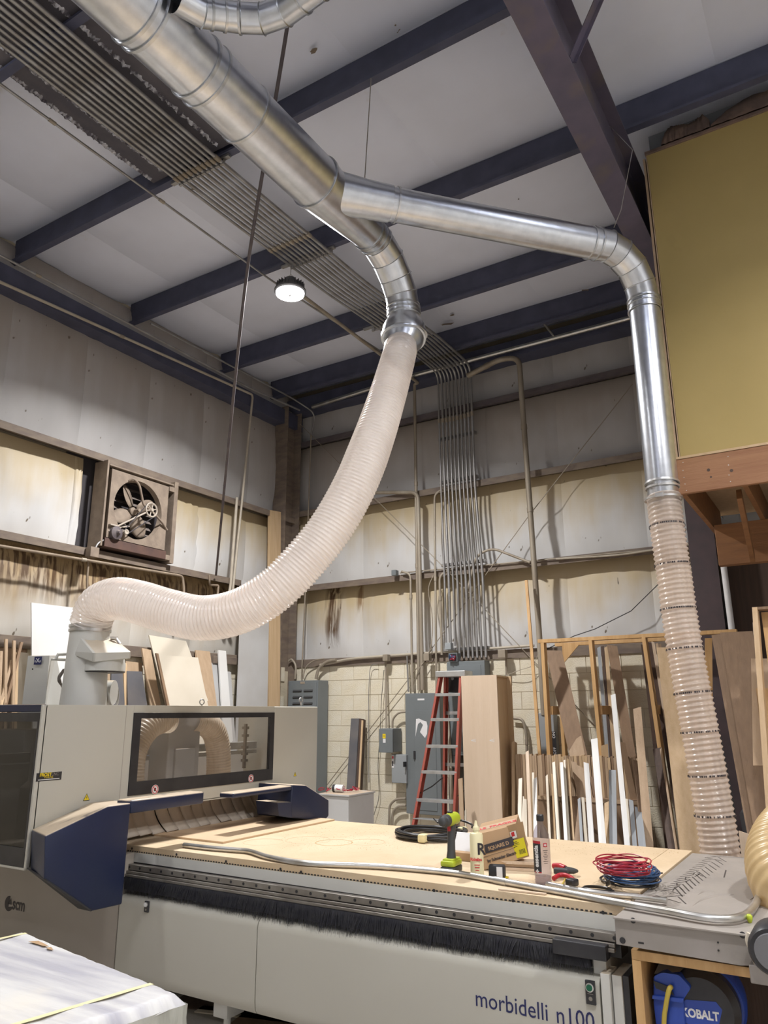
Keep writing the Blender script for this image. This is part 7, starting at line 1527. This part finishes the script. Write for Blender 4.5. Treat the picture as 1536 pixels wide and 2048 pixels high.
bm = B(); prism(bm, [p(1306, 1953)+V((0, 0.02, 0.004)), p(1310, 1935)+V((0, 0.08, 0.0)), p(1370, 1938)+V((0, 0.10, 0)), p(1358, 1950)+V((0, 0.02, 0.006))], (0, 0.16, 0)); obj('top_cover', bm, 'kgrey', rl)
rc = V((p(1425, 2000).x-0.02, yr+0.16, p(1425, 2005).z-0.01)); rc = V(ony(1425, 2016, yr+0.10))
bm = B(); lathe(bm, rc+V((-0.06, 0.16, 0)), (0.12, -1, 0), [(0, 0.135), (0.01, 0.145), (0.20, 0.145), (0.23, 0.12), (0.235, 0.07)], 48); obj('round_side', bm, 'black', rl, 35)
bm = B(); lathe(bm, rc+V((-0.05, 0.14, 0)), (0.12, -1, 0), [(0, 0.146), (0, 0.158), (0.10, 0.158), (0.12, 0.147)], 48); obj('rim', bm, 'kblue', rl, 35)
bd_ = V((0.12, -1, 0)).normalized(); bf = rc+V((-0.06, 0.16, 0))+bd_*0.2355; rt = V((0, 0, 1)).cross(-bd_).normalized(); rt = V((1, 0.12, 0)).normalized()
bm = B(); prism(bm, [bf+rt*a+V((0, 0, b)) for a, b in ((-0.075, -0.035), (-0.085, 0.0), (-0.05, 0.038), (0.06, 0.045), (0.08, 0.02), (0.06, -0.04), (-0.02, -0.06))], bd_*0.001); bdg = obj('badge', bm, 'kblue', rl, label='royal blue badge')
text('KOBALT', 0.042, 'textwhite', bf+rt*-0.070+V((0, 0, -0.020))+bd_*0.002, rt, V((0, 0, 1)), bdg, 'badge_lettering', 0.0004, 0.85, None, 0.0015)
bm = B(); tube(bm, catmull([p(1342, 1974, yr-0.01), p(1338, 1980, yr-0.03), p(1332, 2010, yr-0.035), p(1328, 2060, yr-0.03), V((p(1326, 2090).x, yr-0.03, 0.21))], 5), 0.0095, 10); obj('air_hose', bm, 'yhose', rl, 60)
# vacuum motor with bent handle at the right edge
vm = thing('vacuum_motor', 'round grey vacuum motor half cut by the right picture edge', 'motor', ony(1540, 1905, 3.25)); c = V(ony(1546, 1905, 3.28)); bm = B(); lathe(bm, c+V((0, 0.14, 0)), (0, -1, 0), [(0, 0.085), (0.12, 0.085), (0.14, 0.075)], 32); obj('housing', bm, 'black', vm, 35)
bm = B(); lathe(bm, c+V((0, -0.001, 0)), (0, -1, 0), [(0, 0.062), (0.006, 0.060)], 32); obj('end_plate', bm, 'kgrey', vm, 35)
bm = B(); box(bm, c.x-0.09, c.x+0.1, c.y+0.03, c.y+0.12, c.z-0.12, c.z-0.06, 0.004); obj('mount', bm, 'steel', vm)
wire('bent_handle', fillet([V(ony(1498, 1866, 3.33)), V(ony(1494, 1880, 3.33)), V(ony(1517, 1940, 3.33)), V(ony(1545, 1944, 3.33))], 0.03, 5), 0.0085, 'offw', 'white bent rod handle at the end of the tray', 'handle', None, 10)
bm = B(); c = onz(1500, 1845, TZ-0.006); lathe(bm, c, (0, 0, 1), [(0, 0.006), (0.01, 0.011), (0.024, 0.012), (0.03, 0.006)], 12); tube(bm, [c+V((0, 0, 0.0)), c+V((-0.004, -0.02, -0.02)), c+V((-0.006, -0.035, -0.05))], 0.003, 6); tag(obj('grease_fitting', bm, 'lime', None, 50), 'small lime green ball fitting at the tray corner', 'fitting')
# ================================================================== WRAPPED PALLET STACK IN THE FOREGROUND
PZ = 0.75; c0_ = onz(376, 1988, PZ); f0_ = onz(58, 1862, PZ); e1 = onz(190, 2048, PZ)
db_ = (f0_-c0_); db_.z = 0; db_.normalize(); de = (e1-c0_); de.z = 0; de.normalize()
ps_ = thing('wrapped_stack', 'foam wrapped stack with yellow straps in the left foreground', 'stack', c0_+db_*0.7+de*0.5-V((0, 0, PZ)))
Lb, Ld = (f0_-c0_).length+0.02, 1.3
bm = B(); nx, ny = 44, 36; g = []; rnd = random.Random(1)
def edge(t, L, r=0.035): return r*(1-math.sqrt(max(0, 1-((r-min(t, r))/r)**2)))
for i in range(nx+1):
    row = []
    for j in range(ny+1):
        a = Lb*i/nx; b = Ld*j/ny
        z = PZ-max(edge(a, Lb), edge(b, Ld), edge(Lb-a, Lb))+0.004*math.sin(b*24+1.5*math.sin(a*2))+rnd.uniform(-.0015, .0015)
        row.append(bm.verts.new(V((c0_.x, c0_.y, 0))+db_*a+de*b+V((0, 0, z))))
    g.append(row)
for i in range(nx):
    for j in range(ny): bm.faces.new((g[i][j], g[i+1][j], g[i+1][j+1], g[i][j+1]))
tp = obj('foam_sheet', bm, 'foam', ps_, 180)
# sides: crinkled wrap
bm = B(); loop = [V((c0_.x, c0_.y, 0))+db_*(Lb*i/nx) for i in range(nx, -1, -1)]+[V((c0_.x, c0_.y, 0))+de*(Ld*j/ny) for j in range(1, ny+1)]
cen = V((c0_.x, c0_.y, 0))+db_*Lb/2+de*Ld/2; rows = []
for zi in range(15):
    z = 0.14+(PZ-0.030-0.14)*zi/14; row = []
    for k, p_ in enumerate(loop):
        o = (p_-cen); o.z = 0; o.normalize(); row.append(bm.verts.new(p_+o*(0.004*math.sin(k*1.3+zi*0.5)+rnd.uniform(-.004, .004)-0.001)+V((0, 0, z))))
    rows.append(row)
for a_, b_ in zip(rows[:-1], rows[1:]):
    for k in range(len(loop)-1): bm.faces.new((a_[k], a_[k+1], b_[k+1], b_[k]))
bm.normal_update(); obj('plastic_wrap', bm, 'foams', ps_, 180)
def strap(a):
    bm = B(); pr = [V((c0_.x, c0_.y, 0))+db_*a+de*(-0.004)+V((0, 0, 0.2)), V((c0_.x, c0_.y, 0))+db_*a+de*(-0.006)+V((0, 0, PZ-0.03)), V((c0_.x, c0_.y, 0))+db_*a+de*0.03+V((0, 0, PZ+0.004))]+[V((c0_.x, c0_.y, 0))+db_*a+de*(0.03+1.2*k/20)+V((0, 0, PZ+0.0045)) for k in range(1, 21)]
    w2 = db_*0.012; vs = [(bm.verts.new(p_-w2), bm.verts.new(p_+w2)) for p_ in pr]
    for q1, q2 in zip(vs[:-1], vs[1:]): bm.faces.new((q1[0], q1[1], q2[1], q2[0]))
    return obj('strap', bm, 'tape', ps_, 30)
sa = (onz(325, 1963, PZ)-c0_).dot(db_); sb_ = (onz(52, 1868, PZ)-c0_).dot(db_)
strap(sa); strap(sb_)
bm = B()
for pts in ([(57, 1883), (77, 1882), (90, 1888), (98, 1893), (86, 1892), (70, 1887)], [(92, 1896), (102, 1894), (107, 1900), (98, 1899)]):
    prism(bm, [onz(a, b, PZ+0.005) for a, b in pts], (0, 0, 0.0008))
obj('torn_hole', bm, 'card', ps_, label='brown tear in the foam')
bm = B()
for k in range(3):
    for j in range(3):
        cpt = V((c0_.x, c0_.y, 0))+db_*(0.12+k*(Lb-0.24)/2)+de*(0.12+j*(Ld-0.24)/2); obox(bm, cpt+V((0, 0, 0.055)), db_*0.05, de*0.05, (0, 0, 0.045))
    obox(bm, V((c0_.x, c0_.y, 0))+db_*(0.12+k*(Lb-0.24)/2)+de*Ld/2+V((0, 0, 0.012)), db_*0.05, de*(Ld/2-0.03), (0, 0, 0.0115))
obox(bm, V((c0_.x, c0_.y, 0.12))+db_*Lb/2+de*Ld/2, db_*(Lb/2-0.02), de*(Ld/2-0.02), (0, 0, 0.02)); obj('pallet', bm, 'ply', ps_)
# scraps on the floor below the bed
for (px, py, w_, d_, m_, lab) in ((440, 2010, .30, .10, 'dkbrown', 'dark brown board scrap on the floor under the bed'), (500, 2030, .34, .05, 'offw', 'pale paper strip on the floor beside the pallet'), (560, 2040, .25, .14, 'brown', 'brown sheet scrap on the floor under the bed')):
    c = onz(px, py, 0.004); bm = B(); obox(bm, c, V((0.96, 0.25, 0))*w_, V((-0.25, 0.96, 0))*d_, (0, 0, 0.003)); tag(obj('floor_scrap', bm, m_, None), lab, 'scrap')
